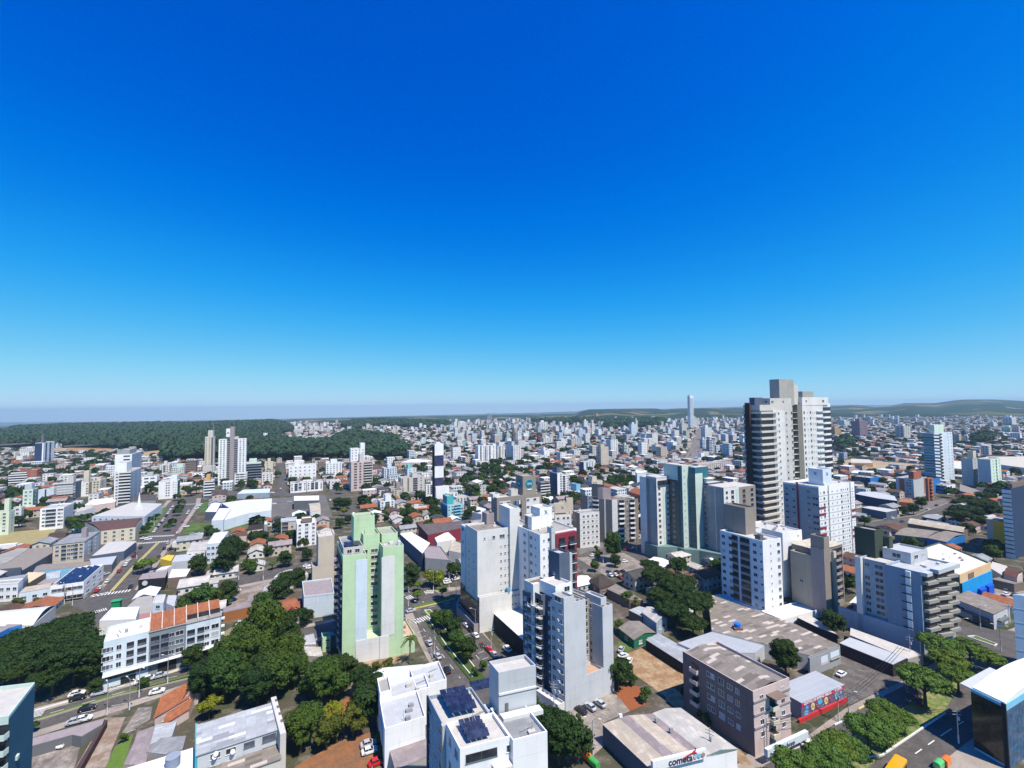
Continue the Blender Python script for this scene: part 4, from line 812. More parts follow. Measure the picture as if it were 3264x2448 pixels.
# blue-walled building with grey bay balconies
B = near('apartment_building', 'blue-walled building with one white lit strip and rows of grey angular balconies with plants', 'apartment building', 's', (765, 310), (1180, 180), (250, 190), base=1385, short='blue-walled balcony building', k2=1.72)
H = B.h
B.vol(0, 1, 0, .52, 0, H, 'pblue', '', '', 1, rc='lgrey'); B.box(-.006, 0, 0, .52, 0, H, (.20, .27, .36), 'side_wall'); B.box(-.035, -.0, .135, .205, 7.5, H-.5, 'white', 'wall_strip')  # shade put into the bluer side wall, sunlight into the white strip
for k in range(7): B.box(-.045, -.035, .125, .27, 8+3.05*k, 8.35+3.05*k, 'black', 'ledge')
for k in range(7):
    z = 5+3.3*k
    for j, (u, dp) in enumerate(((.02, .05), (.34, .16), (.66, .05))):
        b = MB(); x0, y0 = B.p(u, 0); w_ = B.W*.30
        P8 = [(x0, y0+.0), (x0+.4, y0-1.8), (x0+w_-.8, y0-2.2-dp*6), (x0+w_, y0)]
        b.prism(P8, z, z+1.1, 0, 0); b.prism([(x0+.6, y0), (x0+.9, y0-1.2), (x0+w_-1.2, y0-1.3-dp*5), (x0+w_-.6, y0)], z+1.12, z+2.9, 1, 1); b.build('bay_balcony', [M((.30, .29, .26), 'wall'), DARK], B.t)
B.vol(.0, .16, -.1, .0, H-1.2, H+.1, 'lgrey', part='cornice'); B.box(.3, 1, -.12, -.001, H-1.2, H+.3, 'lgrey', 'cornice')
B.vol(.06, .9, .52, 1, 0, H, 'pblue', 'W.3,1.6 W.7,2.6', '', 8, part='wing', fz=(8, H-1), rc='lconc'); B.vol(-.02, .05, .92, 1.02, 0, H+.5, 'offw', part='column')
B.vol(-.02, .02, .05, 1.35, 0, 7.5, 'pblue', part='podium')
B.vol(.32, .58, .85, 1.2, H-.7, H+10.5, (.045, .062, .045), part='stair_tower', rc='grey'); B.vol(.58, .70, .75, 1.0, H-.7, H+7, (.06, .08, .055), part='stair_tower'); B.vol(.45, 1.0, .35, .8, H-.7, H+3.6, 'lgrey', 'W.5', 'W.3 W.7', 1, part='penthouse', rc='lgrey')
B.done()
# bottom centre: white building with solar panels
B = near('apartment_building', 'white apartment building with rooftop solar panels and square grey tower, at the bottom edge', 'apartment building', 'c', (540, 1400), (1690, 1110), (135, 640), h=27.5, short='solar panel building')
H = B.h; R0 = B.W; 
B.vol(0, .58, 0, .42, 0, H, 'white', 'W.75,1.6 W.3,1.2', 'W.42,6,dgrey w.98,1.0', 3, rc='lconc', roof='p', fz=(14, H))
B.vol(.58, 1.0, -.06, .5, 0, H, 'white', 'W.5,1.2', '', 3, part='wing', fz=(14, H), rc='grey', rk='sheet'); B.vol(-.03, .55, .42, 1.0, 0, H-.5, 'pblue', 'w.15,1.6 w.5,1.2 w.8,1.6 v.33', '', 6, part='wing', fz=(6, H-1), rc='lconc')
B.box(-.045, -.03, .42, .47, 0, H-.5, 'beige', 'pilaster'); B.box(-.05, -.03, .95, 1.0, 0, H-.3, 'navy', 'pilaster')
B.vol(.55, 1.0, .5, .62, 0, H-.4, 'offw', part='wing'); u0, v0 = B.uv(W(*q('c', 1070, 945), H-.7)); u1, _v = B.uv(W(*q('c', 1535, 770), H-.7)); g0 = B.wp(u0, v0); rr = ray(*q('c', 1070, 360)); zt = 91+rr[2]*hypot(*g0)/hypot(rr[0], rr[1]); v1 = B.uv(W(*q('c', 935, 205), zt))[1]
B.vol(u0, u1, v0, v1, 0, zt, 'lgrey', roof='p', part='stair_tower', rc='lconc'); B.box(u0, u1, v0-.012, v0, H+(zt-H)*.42, H+(zt-H)*.47, 'offw', 'string_course'); B.box(u0+.08, u0+.12, v0-.01, v0, H-.7, H+1.5, 'dgrey', 'door')
B.vol(u0, u1+.02, v0-.12, v0-.02, H-1, H-.1, 'offw', part='wing'); B.solar(.1, .44, .55, .95, H+.1, 4, 4, .8); B.solar(.12, .38, .08, .36, H+.1, 4, 4, .8); B.solar(.6, .9, 1.05, 1.2, H-2, 2, 2, .6)
B.tank(.85, .52, H-.3, .55, 2.4, 'brown', 'chimney'); B.tank(.80, .53, H-.3, .3, 3.2, 'brown', 'chimney'); b = MB(); x, y = B.p(.2, 0); 
B.box(.36, .56, -.09, -.001, H-5.2, H-4.2, 'offw', 'balcony'); B.done()
# parapet white building behind it
B = near('house', 'white building with thick parapets round two flat grey roofs, left of the solar panel building', 'building', '6', (1150, 1290), (1500, 1180), (1085, 915), h=10, short='white parapet building', k1=1.0)
B.vol(0, 1, 0, .62, 0, 10.4, 'white', 'W.5', '', 1, rc='lgrey'); B.vol(0, .30, .62, 1, 0, 12.4, 'white', rc='conc', part='wing'); B.vol(.30, 1.35, .62, 1.0, 0, 10.2, 'white', part='wing', rc='lgrey'); B.vol(1.0, 1.9, .75, 1.3, 0, 9.6, 'white', part='wing', rc='lgrey')
B.box(-.03, -.0, .2, .5, 4, 8, 'lgrey', 'wall_panel'); B.done()
flat('shed', 'long low shed with stained brown sheet roof below the white parapet building', 'shed', [('6', 1180, 1420), ('6', 1480, 1290), ('6', 1560, 1500), ('6', 1240, 1640)], 4.5, 'conc', 'mauve', rk='sheet')
flat('house', 'pale blue metal hip-roofed house behind the white parapet building', 'house', [('6', 1060, 900), ('6', 1045, 800), ('6', 1140, 755), ('6', 1480, 725), ('6', 1510, 800), ('6', 1240, 880)], 5, 'white', (.60, .72, .80), roof='s', rk='metal')
# bottom left: green building, corrugated building, house with terracotta roof and its yard
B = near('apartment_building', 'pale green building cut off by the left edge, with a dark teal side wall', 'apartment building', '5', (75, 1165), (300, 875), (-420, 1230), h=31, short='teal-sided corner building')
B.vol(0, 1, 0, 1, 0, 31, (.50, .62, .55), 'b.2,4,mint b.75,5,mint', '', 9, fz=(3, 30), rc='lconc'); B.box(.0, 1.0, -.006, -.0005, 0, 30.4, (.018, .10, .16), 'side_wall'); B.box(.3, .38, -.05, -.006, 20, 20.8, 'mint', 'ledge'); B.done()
B = near('building', 'long grey building with patched corrugated roofs, water tank pipes and satellite dishes, at the bottom', 'building', '5', (1700, 1500), (2432, 1262), (1700, 1222), h=9.5, short='corrugated roof building', k1=.98)
B.vol(0, 1, 0, .92, 0, 9.3, 'bluegrey', '', 'w.2,2 w.38,2 w.6,2.2,dgrey W.85,3,dgrey', 2, roof='s', rc=M('lgrey', 'sheet', patch=1), fz=(3.6, 9.3)); B.box(.955, 1.03, -.3, 1.0, 0, 10.4, 'lconc', 'end_wall')
for v in (0.05, .3, .55, .8): B.box(1.0, 1.028, v, v+.06, 10.45, 10.7, 'dgrey', 'vent')
B.vol(0, .95, -.42, -.01, 0, 5.6, 'lconc', roof='s', rc=M('taupe', 'sheet', patch=1), part='lean_to'); B.box(-.03, 0, 0, 1, 0, 9.4, 'teal', 'side_wall')
for u in (.19, .205, .40):
    b = MB(); b.prism([(.55*cos(2*pi*i/12), .55*sin(2*pi*i/12)) for i in range(12)], 0, .08); o = b.build('satellite_dish', M('white', 'plain'), B.t); x, y = B.p(u, -.03); o.location = (x, y-.3, 7.6+(u*37 % 1.6)); o.rotation_euler = (1.0, .3, .4)
B.done()
flat('building', 'low building with white ribbed metal roof at the bottom edge beside the round tank', 'building', [('5', 1020, 1640), ('5', 1350, 1540), ('5', 1668, 1440), ('5', 1700, 1700), ('5', 1000, 1800)], 5, 'white', 'white', rk='metal', short='white ribbed roof')
t = thing('water_tank', 'round blue-grey water tank on the white ribbed roof at the bottom edge', 'water tank', (*W(*q('5', 1485, 1590), 5.3), 5.2))
b = MB(); b.prism([(1.5*cos(2*pi*i/20), 1.5*sin(2*pi*i/20)) for i in range(20)], 0, 2.2); b.build('tank_body', M((.22, .27, .36), 'plain'), t); b = MB(); b.prism([(1.55*cos(2*pi*i/20), 1.55*sin(2*pi*i/20)) for i in range(20)], 2.21, 2.35); b.build('lid', M((.28, .32, .40), 'plain'), t)
flat('shed', 'grey fibre-cement roofed shed next to the lawn at the bottom left', 'shed', [('5', 1060, 1590), ('5', 1150, 1400), ('5', 1180, 1310), ('5', 1340, 1250), ('5', 1300, 1400), ('5', 1250, 1590)], 3.5, 'conc', 'mauve')
flat('shed', 'pale patched shed roof between the terracotta house and the lawn', 'shed', [('5', 1340, 1245), ('5', 1520, 1215), ('5', 1480, 1340), ('5', 1290, 1415)], 3.8, 'conc', 'lgrey')
flat('shed', 'dark corrugated roof behind the white ribbed building', 'shed', [('5', 1260, 1480), ('5', 1380, 1360), ('5', 1600, 1340), ('5', 1570, 1450), ('5', 1420, 1500)], 4.2, 'conc', 'grey')
flat('carport', 'flat mauve roofed garage range round a parking court, bottom left', 'garage', [('5', 250, 1370), ('5', 900, 1190), ('5', 880, 1240), ('5', 700, 1345), ('5', 620, 1330), ('5', 262, 1430)], 3, 'dgrey', 'mauve', rk='slab', short='parking court garages')
b_ = [('5', 905, 1200), ('5', 925, 1205), ('5', 680, 1640), ('5', 640, 1640)]
flat('wall', 'dark brick boundary wall between the parking court and the driveway', 'wall', b_, 2.0, (.06, .03, .03), (.08, .05, .05), rk='slab')
def gable_house(name, label, t_, p0, p1, p2, h, wc, rc, rise=2.2, roof='g', cat='house', short=None, rk='tile', k=1):
    A, R, L = W(*q(t_, *p0), h), W(*q(t_, *p1), h), W(*q(t_, *p2), h)
    B = Bld(name, label, cat, A, R, L, h, short=short); B.vol(0, 1, 0, 1, 0, h, wc, 'w.5', 'w.3 w.7', 1, roof=roof, rc=rc, rk=rk, top=rise, fz=(0, h)); return B
B = gable_house('house', 'house with weathered terracotta tiled roofs and cream walls, beside the tall dark trees', '5', (1330, 1180), (1620, 1010), (1440, 990), 3.6, 'rose', 'terra', 2.6, 'g', short='terracotta house'); B.vol(.75, 1.35, .05, 1.1, 0, 3.5, 'rose', roof='G', rc='terra', rk='tile', top=2.6, part='wing'); B.vol(.45, 1.2, -.55, 0, 0, 2.6, 'rose', roof='g', rc='terra', rk='tile', top=1.2, part='porch'); B.done()
# slate-blue apartment row with terracotta lofts
Pw = W(*q('5', 1890, 648)); Lw = W(*q('5', 878, 940)); dd = (Pw[0]-Lw[0], Pw[1]-Lw[1]); ln = hypot(*dd); nn = (-dd[1]/ln, dd[0]/ln)
Rw = (Pw[0]+nn[0]*13, Pw[1]+nn[1]*13); B = Bld('apartment_building', 'long blue-grey apartment row with terracotta loft roofs, facing the street', 'apartment building', Pw, Rw, Lw, 15, short='terracotta loft row')
# here u runs back from the street, v runs left along the front
B.vol(0, 1, .64, 1, 0, 15.2, 'pale', 'W.06,2.0 w.17,.8 W.33,1.2 l.58,2.1,white l.84,2.6,white', '', 3, fz=(5.2, 13.6), rc='white', part='wall'); B.vol(0, 1, .32, .64, 0, 14.6, (.19, .22, .245), 'l.16,2.6,slate l.42,2.4,slate w.6,1.4,bluegrey W.82,2.2', '', 3, fz=(4.6, 13.4), roof='s', rc='conc', part='wall'); B.vol(0, 1, .0, .32, 0, 14.4, 'pale', 'l.14,2.5,pale l.42,2.3,pale w.6,1.4 W.84,2.2', '', 3, fz=(4.2, 12.6), roof='s', rc='conc', part='wall')
for i, v0 in enumerate((.0, .11, .215, .325, .43, .535)):
    v1 = v0+.1; up = 0 if i > 2 else .22
    b = MB(); a0, a1, b0, b1 = B.p(.04+up, v0), B.p(.04+up, v1), B.p(.62, v0), B.p(.62, v1)
    b.face([(*a1, 14.9), (*a0, 14.9), (*b0, 18.0), (*b1, 18.0)]); b.face([(*b0, 18), (*b0, 14.5), (*b1, 14.5), (*b1, 18)]); b.build('loft_roof', M('terra', 'tile'), B.t)
    b = MB(); b.prism([B.p(.0+up*0, v1), B.p(.0, v1+.008), B.p(.65, v1+.008), B.p(.65, v1)], 14.4, 15.2); b.face([(*B.p(.0, v1), 15.2), (*B.p(.0, v1+.008), 15.2), (*B.p(.65, v1+.008), 18.3), (*B.p(.65, v1), 18.3)]); b.build('loft_party_wall', M('rose', 'wall'), B.t)
    if up: 
        b = MB(); b.prism([B.p(.26, v0), B.p(.26, v1), B.p(.30, v1), B.p(.30, v0)], 14.5, 16.1); b.build('loft_glazing', DARK, B.t)
B.box(-.12, .0, .0, 1.0, 4.2, 4.5, 'white', 'canopy'); B.box(-.01, .0, .66, .98, 2.6, 4.1, DARK, 'shop_glazing'); B.box(-.012, .0, .02, .34, .2, 4.1, DARK, 'shop_glazing'); B.box(-.012, 0, .40, .56, .2, 4.0, 'black', 'entrance'); B.box(-.012, 0, .74, .86, .1, 2.2, 'black', 'garage_door'); B.box(.0, 1.0, -.006, -.0005, 0, 14.3, 'dteal', 'side_wall')  # dark teal side wall has the shade put into its colour
for k in range(4): B.box(.3+.0*k, .36, -.05, -.006, 3+2.8*k, 3.7+2.8*k, 'white', 'air_conditioner')
B.done()
flat('house', 'white two-storey house with solar panels on its flat roof behind the terracotta loft row', 'house', [('5', 855, 360), ('5', 1165, 345), ('5', 1200, 240), ('5', 960, 250)], 8, 'white', 'white', roof='p', rk='slab', short='white solar house')
t_, P_ = flat('building', 'low grey building with a roof stained brown, beside the road junction', 'building', [('5', 1080, 240), ('5', 1180, 150), ('5', 1310, 130), ('5', 1310, 280), ('5', 1165, 300)], 5.5, 'pink', 'conc', rk='slab')
B = near('stair_tower', 'small pale grey two-storey annex with a dark square window behind the loft row', 'building', '5', (1405, 190), (1425, 120), (1312, 195), h=11, short='pale annex'); B.vol(0, 1, 0, 1, 0, 11, 'pale', 'w.5', '', 2, rc='lconc', fz=(4, 11)); B.done()
flat('house', 'green-fronted roof behind the loft row, next to the dense green trees', 'house', [('5', 1430, 200), ('5', 1445, 130), ('5', 1520, 130), ('5', 1500, 230)], 4, 'white', 'lgrey', rk='slab')
# low things between
flat('building', 'grey and white house with flat stained roof, left of the green tower', 'house', [('6', 455, 150), ('6', 440, 20), ('6', 690, -10), ('6', 715, 120)], 9, 'pale', 'mauve', roof='p', rk='slab', short='stained flat roof house')
flat('house', 'house with bright red roof and a white chimney, left of the green tower', 'house', [('6', 300, 375), ('6', 180, 260), ('6', 360, 225), ('6', 405, 360)], 4.5, 'offw', (.38, .07, .06), rk='sheet', short='red roof house')
flat('shed', 'small grey sheet roof right of the tallest dark trees', 'shed', [('6', 440, 560), ('6', 410, 490), ('6', 540, 460), ('6', 560, 550)], 3.2, 'conc', 'lgrey')
flat('shed', 'pale worn sheet roof below the small grey roof, near the green tower foot', 'shed', [('6', 470, 650), ('6', 430, 570), ('6', 600, 575), ('6', 620, 660)], 3.0, 'conc', 'lconc')
B = near('gatehouse', 'small light green cubic gatehouse beside the green tower', 'gatehouse', '6', (615, 490), (685, 480), (605, 450), h=5.5); B.vol(0, 1, 0, 1, 0, 5.5, 'lgreen', '', 'v.6,1.2', 2, rc=(.45, .65, .35)); B.done()
flat('shed', 'long grey roof over an orange timber terrace behind the loft row', 'shed', [('o', 515, 1170), ('o', 1020, 1060), ('o', 1030, 1000), ('o', 510, 1095)], 4, (.30, .12, .04), 'mauve', short='orange terrace')
flat('shed', 'dark patched shed roof between the brown lot and the orange terrace', 'shed', [('o', 870, 1010), ('o', 1250, 940), ('o', 1260, 860), ('o', 970, 910), ('o', 880, 940)], 3.5, 'conc', 'mauve')
flat('shed', 'light grey lean-to roof at the corner of the brown parking lot', 'shed', [('o', 1095, 860), ('o', 1255, 820), ('o', 1255, 730), ('o', 1120, 780)], 3.5, 'conc', 'lgrey')
e_ = [(1265+250*(1-cos(pi*i/10)), 640-110*sin(pi*i/10)+0*i) for i in range(11)]
flat('hall', 'pale domed roof hall with curved edge beside the street', 'hall', [('o', 1265, 740), ('o', 1265, 640), ('o', 1350, 575), ('o', 1480, 535), ('o', 1620, 530), ('o', 1730, 560), ('o', 1765, 600), ('o', 1640, 650), ('o', 1450, 700)], 4.5, 'lconc', 'lconc', rk='metal', short='domed hall')
B = mid('o', 1912, 2150, 2180, 55, 640, 'apartment_building', 'tall cream windowless wall building directly left of the green tower', short='cream wall building', d=228); B.vol(0, 1, 0, 1, 0, B.h, 'beige', '', '', 1, rc='lconc'); B.vol(-.0, .6, 1.0, 1.35, 0, B.h*.45, 'beige', part='wing'); B.done()
B = mid('2', 395, 565, 572, 1000, 1200, 'apartment_building', 'white five-storey block with small windows over an open garage, left of the cream wall', short='white open-garage block', depth=14); B.vol(0, 1, 0, 1, 0, B.h, 'white', 'w.15 W.5,2 w.85', '', 6, rc='white'); B.vol(.2, .7, .2, .75, B.h, B.h+2.6, 'brown', part='penthouse', rc='white'); B.done()
B = mid('2', 260, 395, 400, 985, 1150, 'apartment_building', 'narrow cream block with dark stacked balconies, beside the white open-garage block', depth=12); B.vol(0, 1, 0, 1, 0, B.h, 'beige', 'l.25,4,brown w.7', '', 5, rc='lgrey', roof='s', rk='sheet'); B.done()
B = mid('2', 140, 255, 262, 1000, 1120, 'house', 'dark grey box house with a pure white flat roof', 'house', depth=12); B.vol(0, 1, 0, 1, 0, B.h, 'grey', '', '', 1, rc='white'); B.done()
# right-bottom: pharmacy store, apartments, school, sheds
B = near('store', 'low store with striped beige and grey roof and a white cometa sign', 'store', '7', (1135, 1672), (1780, 1535, 4.6), (765, 1325, 5.2), h=5.2, short='store with the cometa sign')
B.vol(0, 1, 0, 1, 0, 5.2, 'white', '', '', 1, roof='0'); B.box(-.004, 0, 0, 1, 0, 5.1, 'slate', 'side_wall')
bands = [(-.01, .2, 'beige'), (.2, .32, 'mauve'), (.32, .52, 'beige'), (.52, .63, 'mauve'), (.63, 1.01, 'lconc')]
hz = lambda u: 5.25+.9*(1-abs(u-.3)/.3 if u < .6 else (1-abs(u-.8)/.2)*.8)
for u0, u1, c in bands:
    b = MB()
    ks = sorted(set([u0, u1]+[x for x in (.3, .6, .8) if u0 < x < u1]))
    for a, c2 in zip(ks, ks[1:]): b.face([(*B.p(a, 0), max(5.22, hz(a))), (*B.p(c2, 0), max(5.22, hz(c2))), (*B.p(c2, 1), max(5.22, hz(c2))), (*B.p(a, 1), max(5.22, hz(a)))])
    b.build('roof', M(c, 'sheet', rot=pi/2), B.t)
for v in (0, 1):
    b = MB(); ks = (0, .3, .6, .8, 1)
    for a, c2 in zip(ks, ks[1:]): b.face([(*B.p(a, v), 4.9), (*B.p(c2, v), 4.9), (*B.p(c2, v), max(5.22, hz(c2))), (*B.p(a, v), max(5.22, hz(a)))])
    b.build('gable', M('dmint', 'wall'), B.t)
sg = B.box(-.01, .60, -.04, -.0, 5.4, 7.5, 'white', 'sign_board')
B.text('cometa', .30, -.04, 6.4, 2.2, (.06, .03, .06), off=.08, bold=.03); b = MB(); b.tube((0, 0, 0), (3.2, -.0, .9), .05, .18, 6); b.tube((3.2, 0, .9), (4.2, 0, .3), .3, .02, 6); b.tube((3.2, 0, .9), (3.9, 0, 1.5), .3, .02, 6); o = b.build('comet_mark', M('red', 'plain'), B.t); x, y = B.p(.32, -.04); o.location = (x, y-.12, 6.7)
for i, c in enumerate(('lgrey', 'sky', (.45, .25, .15))): B.disc(.47+.045*i, -.04, 6.5, .5, c, 2, .1)
for u, v in ((.2, .98), (.52, .75), (.54, .5), (.55, .05), (.30, .03)): B.box(u, u+.035, v, v+.03, 6.0, 6.9, 'grey' if v < .9 else 'white', 'air_conditioner')
B.done()
B = near('apartment_building', 'pinkish-cream flats with mauve bands and a pale blue shop sign', 'apartment building', 'p', (1020, 830), (1412, 680), (258, 392), base=1540, short='pinkish flats with shop sign')
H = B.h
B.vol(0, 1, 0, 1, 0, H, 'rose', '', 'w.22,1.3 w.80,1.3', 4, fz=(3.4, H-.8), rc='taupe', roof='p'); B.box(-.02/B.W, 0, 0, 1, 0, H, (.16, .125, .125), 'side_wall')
r_ = MB(); r_.face([(*B.p(.03, .01), H-.5), (*B.p(.5, .01), H+.5), (*B.p(.5, .99), H+.5), (*B.p(.03, .99), H-.5)]); r_.face([(*B.p(.5, .01), H+.5), (*B.p(.93, .01), H-.4), (*B.p(.93, .99), H-.4), (*B.p(.5, .99), H+.5)]); r_.build('sheet_roof', M('taupe', 'sheet', patch=1), B.t)
for z in (.30, .50, .70): B.box(0, 1, -.012, -.0005, H*z+2.0, H*z+2.45, 'mauve', 'floor_band')
facade(B.t, B.p(-.0, 1), B.p(-.0, 0), 3.4, H-.8, 4, 'b.2,2.6,rose w.40,1 w.46,1 W.58,1.6 w.7,1.4 w.8,1', 'rose', B.wins, B.bals); facade(B.t, B.p(0, 0), B.p(1, 0), 3.4, H-2.6, 3, 'b.5,2.4,sand', 'rose', B.wins, B.bals)
B.box(.34, .66, -.12, -.001, H-2.2, H-2.0, 'brown', 'awning'); B.box(-.02, 1.1, -.16, -.12, 2.4, 4.2, 'pale', 'sign_board'); B.text('ecochopp', .5, -.16, 3.2, 1.5, 'slate', off=.06, bold=.02)
B.done()
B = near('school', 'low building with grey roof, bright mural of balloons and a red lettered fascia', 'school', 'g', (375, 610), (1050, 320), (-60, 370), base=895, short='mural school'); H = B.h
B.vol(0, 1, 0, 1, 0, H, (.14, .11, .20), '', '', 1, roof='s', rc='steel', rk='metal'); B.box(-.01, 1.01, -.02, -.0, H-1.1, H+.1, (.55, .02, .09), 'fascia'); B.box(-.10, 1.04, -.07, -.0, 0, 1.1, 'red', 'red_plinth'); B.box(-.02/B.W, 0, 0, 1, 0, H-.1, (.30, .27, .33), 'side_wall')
B.text('CENTRO DE ENSINO MÉDIO', .36, -.02, H-.5, 1.0, 'white', off=.06, bold=.02); B.text('ELEVAR', .86, -.02, H-.5, 1.0, 'white', off=.06, bold=.02)
def blob(B, u, z, r, c, sx=1, off=.04):
    b = MB(); K = 20; b.prism([(r*sx*cos(2*pi*i/K), r*sin(2*pi*i/K)) for i in range(K)], 0, .03); o = b.build('mural_shape', M(c, 'plain'), B.t); x, y = B.p(u, 0); o.location = (x, y-off, z); o.rotation_euler = (pi/2, 0, 0)
for u, z, r, c, sx in ((.10, 1.7, .75, (.12, .45, .70), 1.3), (.12, 3.1, .55, (.10, .35, .8), 1.2), (.42, 3.2, .85, (.06, .5, .8), 1.3), (.93, 3.2, .5, (.3, .4, .8), 1.1), (.95, 1.5, .5, (.15, .3, .65), 1.2)): blob(B, u, z, r, c, sx, .03)
for u, c, c2 in ((.25, (.78, .62, .30), (.5, .1, .1)), (.56, (.80, .62, .32), (.55, .12, .1)), (.82, (.20, .62, .55), (.1, .3, .5))):
    blob(B, u, 2.75, 1.05, c, .8, .08); blob(B, u, 2.85, .38, c2, .6, .12); b = MB(); b.face([(-.3, 0, 0), (.3, 0, 0), (0, 0, -.8)]); b.face([(.3, 0, 0), (-.3, 0, 0), (0, 0, -.8)]); o = b.build('mural_shape', M(c, 'plain'), B.t); x, y = B.p(u, 0); o.location = (x, y-.09, 1.85)
for u, c in ((.35, (.30, .04, .06)), (.68, (.32, .05, .07))): blob(B, u, 2.4, .95, c, .7, .05)
for u, z in ((.34, 2.8), (.36, 2.2), (.66, 3.0), (.69, 2.3), (.46, 1.5), (.49, 2.0)): blob(B, u, z, .13, 'offw', 1, .1)
B.done()
T_ = 5
flat('warehouse', 'very long low warehouse with patchwork grey-brown sheet roof, beside the white block', 'warehouse', [('8', 445, 815), ('8', 660, 735), ('8', 330, 575), ('7', 1560, 340), ('7', 1590, 620)], 5, 'offw', M('taupe', 'sheet', patch=1), short='patchwork warehouse')
flat('shed', 'light grey metal roofed shed between the largest tree and the pinkish flats', 'shed', [('7', 1500, 790), ('7', 1330, 715), ('7', 1590, 630), ('8', 130, 700), ('8', 20, 790)], 4.4, 'lgrey', 'steel', rk='metal', short='grey metal shed')
flat('shed', 'open sided long shed with pale sheet roof beside the orange dirt lot', 'shed', [('7', 1090, 690), ('7', 1370, 868), ('7', 1400, 760), ('7', 1185, 640)], 3.6, 'black', 'steel', rk='sheet', short='long shed by the dirt lot')  # black body under the roof paints the shade of the open inside
flat('shed', 'long pale roofed shed with dark maroon side wall, beside the school parking lot', 'shed', [('8', 655, 715), ('8', 1060, 878), ('8', 1165, 828), ('8', 735, 672)], 4, (.045, .025, .03), 'lgrey', rk='metal', short='maroon-sided shed')
flat('shed', 'narrow concrete roofed strip at the foot of the blue-walled building', 'shed', [('8', 735, 655), ('8', 1175, 835), ('8', 1290, 800), ('8', 740, 600)], 3.6, 'conc', 'lconc', rk='slab')
flat('carport', 'low roofed garage between the white terrace and the round tree', 'garage', [('8', 335, 520), ('8', 480, 590), ('8', 640, 650), ('8', 520, 560), ('8', 400, 485)], 3.2, 'black', 'lconc', rk='slab')
B = near('poster_shop', 'narrow grey shop front with pale boards and posters at the end of the patchwork warehouse', 'shop', '8', (430, 825), (660, 735), (400, 800), h=6.2, short='poster shop front'); B.vol(0, 1, 0, .5, 0, 6.0, 'grey', '', '', 1, rc='lgrey')
B.box(.35, .58, -.03, -.001, 2.2, 5.0, 'pale', 'sign_board'); B.box(.66, .95, -.03, -.001, 3.4, 5.2, 'pale', 'sign_board'); B.box(.36, .57, -.04, -.03, 2.2, 3.0, 'rose', 'sign_band'); B.box(.66, .98, -.25, -.001, 2.8, 3.0, 'taupe', 'awning'); B.done()
gable_house('house', 'small green-walled house with patched grey gable roof beside the dirt lot', '7', (1000, 690), (1160, 635), (885, 600), 3.2, 'dgreen', 'taupe', 1.3, 'G', rk='sheet', short='green-walled house').done()
gable_house('house', 'narrow pale blue gabled house in the shade of the largest tree', '7', (1170, 560), (1250, 520), (1060, 480), 5, 'pblue', 'lconc', 1.2, 'G', rk='sheet', short='pale blue gabled house').done()
gable_house('house', 'house with dark brown hipped roof beside the small car park', '7', (740, 300), (850, 262), (665, 230), 4.5, 'brown', (.085, .065, .055), 2.4, 'h', rk='tile', short='dark hipped house').done()
flat('shed', 'weathered grey sheet roof running from the dark hipped house to the garden', 'shed', [('7', 795, 305), ('7', 965, 385), ('7', 1070, 390), ('7', 860, 265)], 4, 'brown', 'taupe')
flat('shed', 'grey shed with dark front beside the narrow pale blue house', 'shed', [('7', 960, 465), ('7', 1060, 515), ('7', 1130, 460), ('7', 1040, 435)], 3.6, 'brown', 'lgrey')
flat('hall', 'flat cream-white roofed hall with a dark glazed side, left of the grey slot tower', 'hall', [('6', 2085, 285), ('7', 158, 690), ('7', 330, 640), ('7', 155, 430)], 6.5, 'black', 'offw', rk='slab', short='white hall')
# right edge
B = near('shop_building', 'dark glass building with a curved white metal roof and grey canopy, bottom right corner', 'building', 'h', (395, 1145), (690, 960), (115, 1010), base=1660, short='curved white roof building'); H = B.h
B.vol(0, 1.6, 0, 1, 0, H, 'sky', '', '', 1, roof='p', rc='lgrey'); B.box(-.01, 0, -.0, 1, .8, H-.8, M((.015, .012, .008), 'glass'), 'glazing'); B.vol(.03, 1.6, .04, .98, H-.2, H+.2, 'white', roof='v', top=1.1, rc='white', rk='metal', part='roof_base')
B.box(.0, .8, 1.0, 1.35, H-.3, H, 'lgrey', 'canopy'); B.box(-.02, .0, -.03, .1, 0, H+.3, 'black', 'frame'); B.box(.0, 1.6, -.01, -.0005, 0, H*.9, M((.03, .08, .16), 'glass'), 'side_glazing'); B.done()
B = near('tower', 'pale blue windowless tower at the right edge, above the curved white roof', 'building', 's', (2500, 680), (3200, 640), (1990, 600), h=27, short='pale blue edge tower'); B.vol(0, 1, 0, 1, 0, 27, (.42, .55, .66), 'H0,.12,bluegrey', '', 6, rc='offw'); B.done()
B = near('shop', 'low grey corner building with sheet roof, navy awning and a black door', 'shop', 's', (1735, 865), (1950, 760), (1190, 650), base=1075, short='grey corner shop', k2=1.0); H = B.h
B.vol(0, 1, 0, 1, 0, H, 'lgrey', 'W.2,3 W.75,3', 'w.3 w.7', 1, rc='taupe', rk='sheet', roof='s'); B.box(-.1, 0, .1, .95, 3, 3.5, 'navy', 'awning'); B.box(-.01, 0, 0, .5, 0, 2.9, 'dgrey', 'shop_front'); B.box(.2, .7, -.1, 0, 2.6, 3.4, 'dgrey', 'sign_board'); B.done()
B = near('supermarket', 'big store with pale flat roof, orange-cream fascia and bright blue lower wall', 'store', 's', (1280, 345), (1690, 180), (960, 190), d=206, short='blue and cream store'); H = B.h
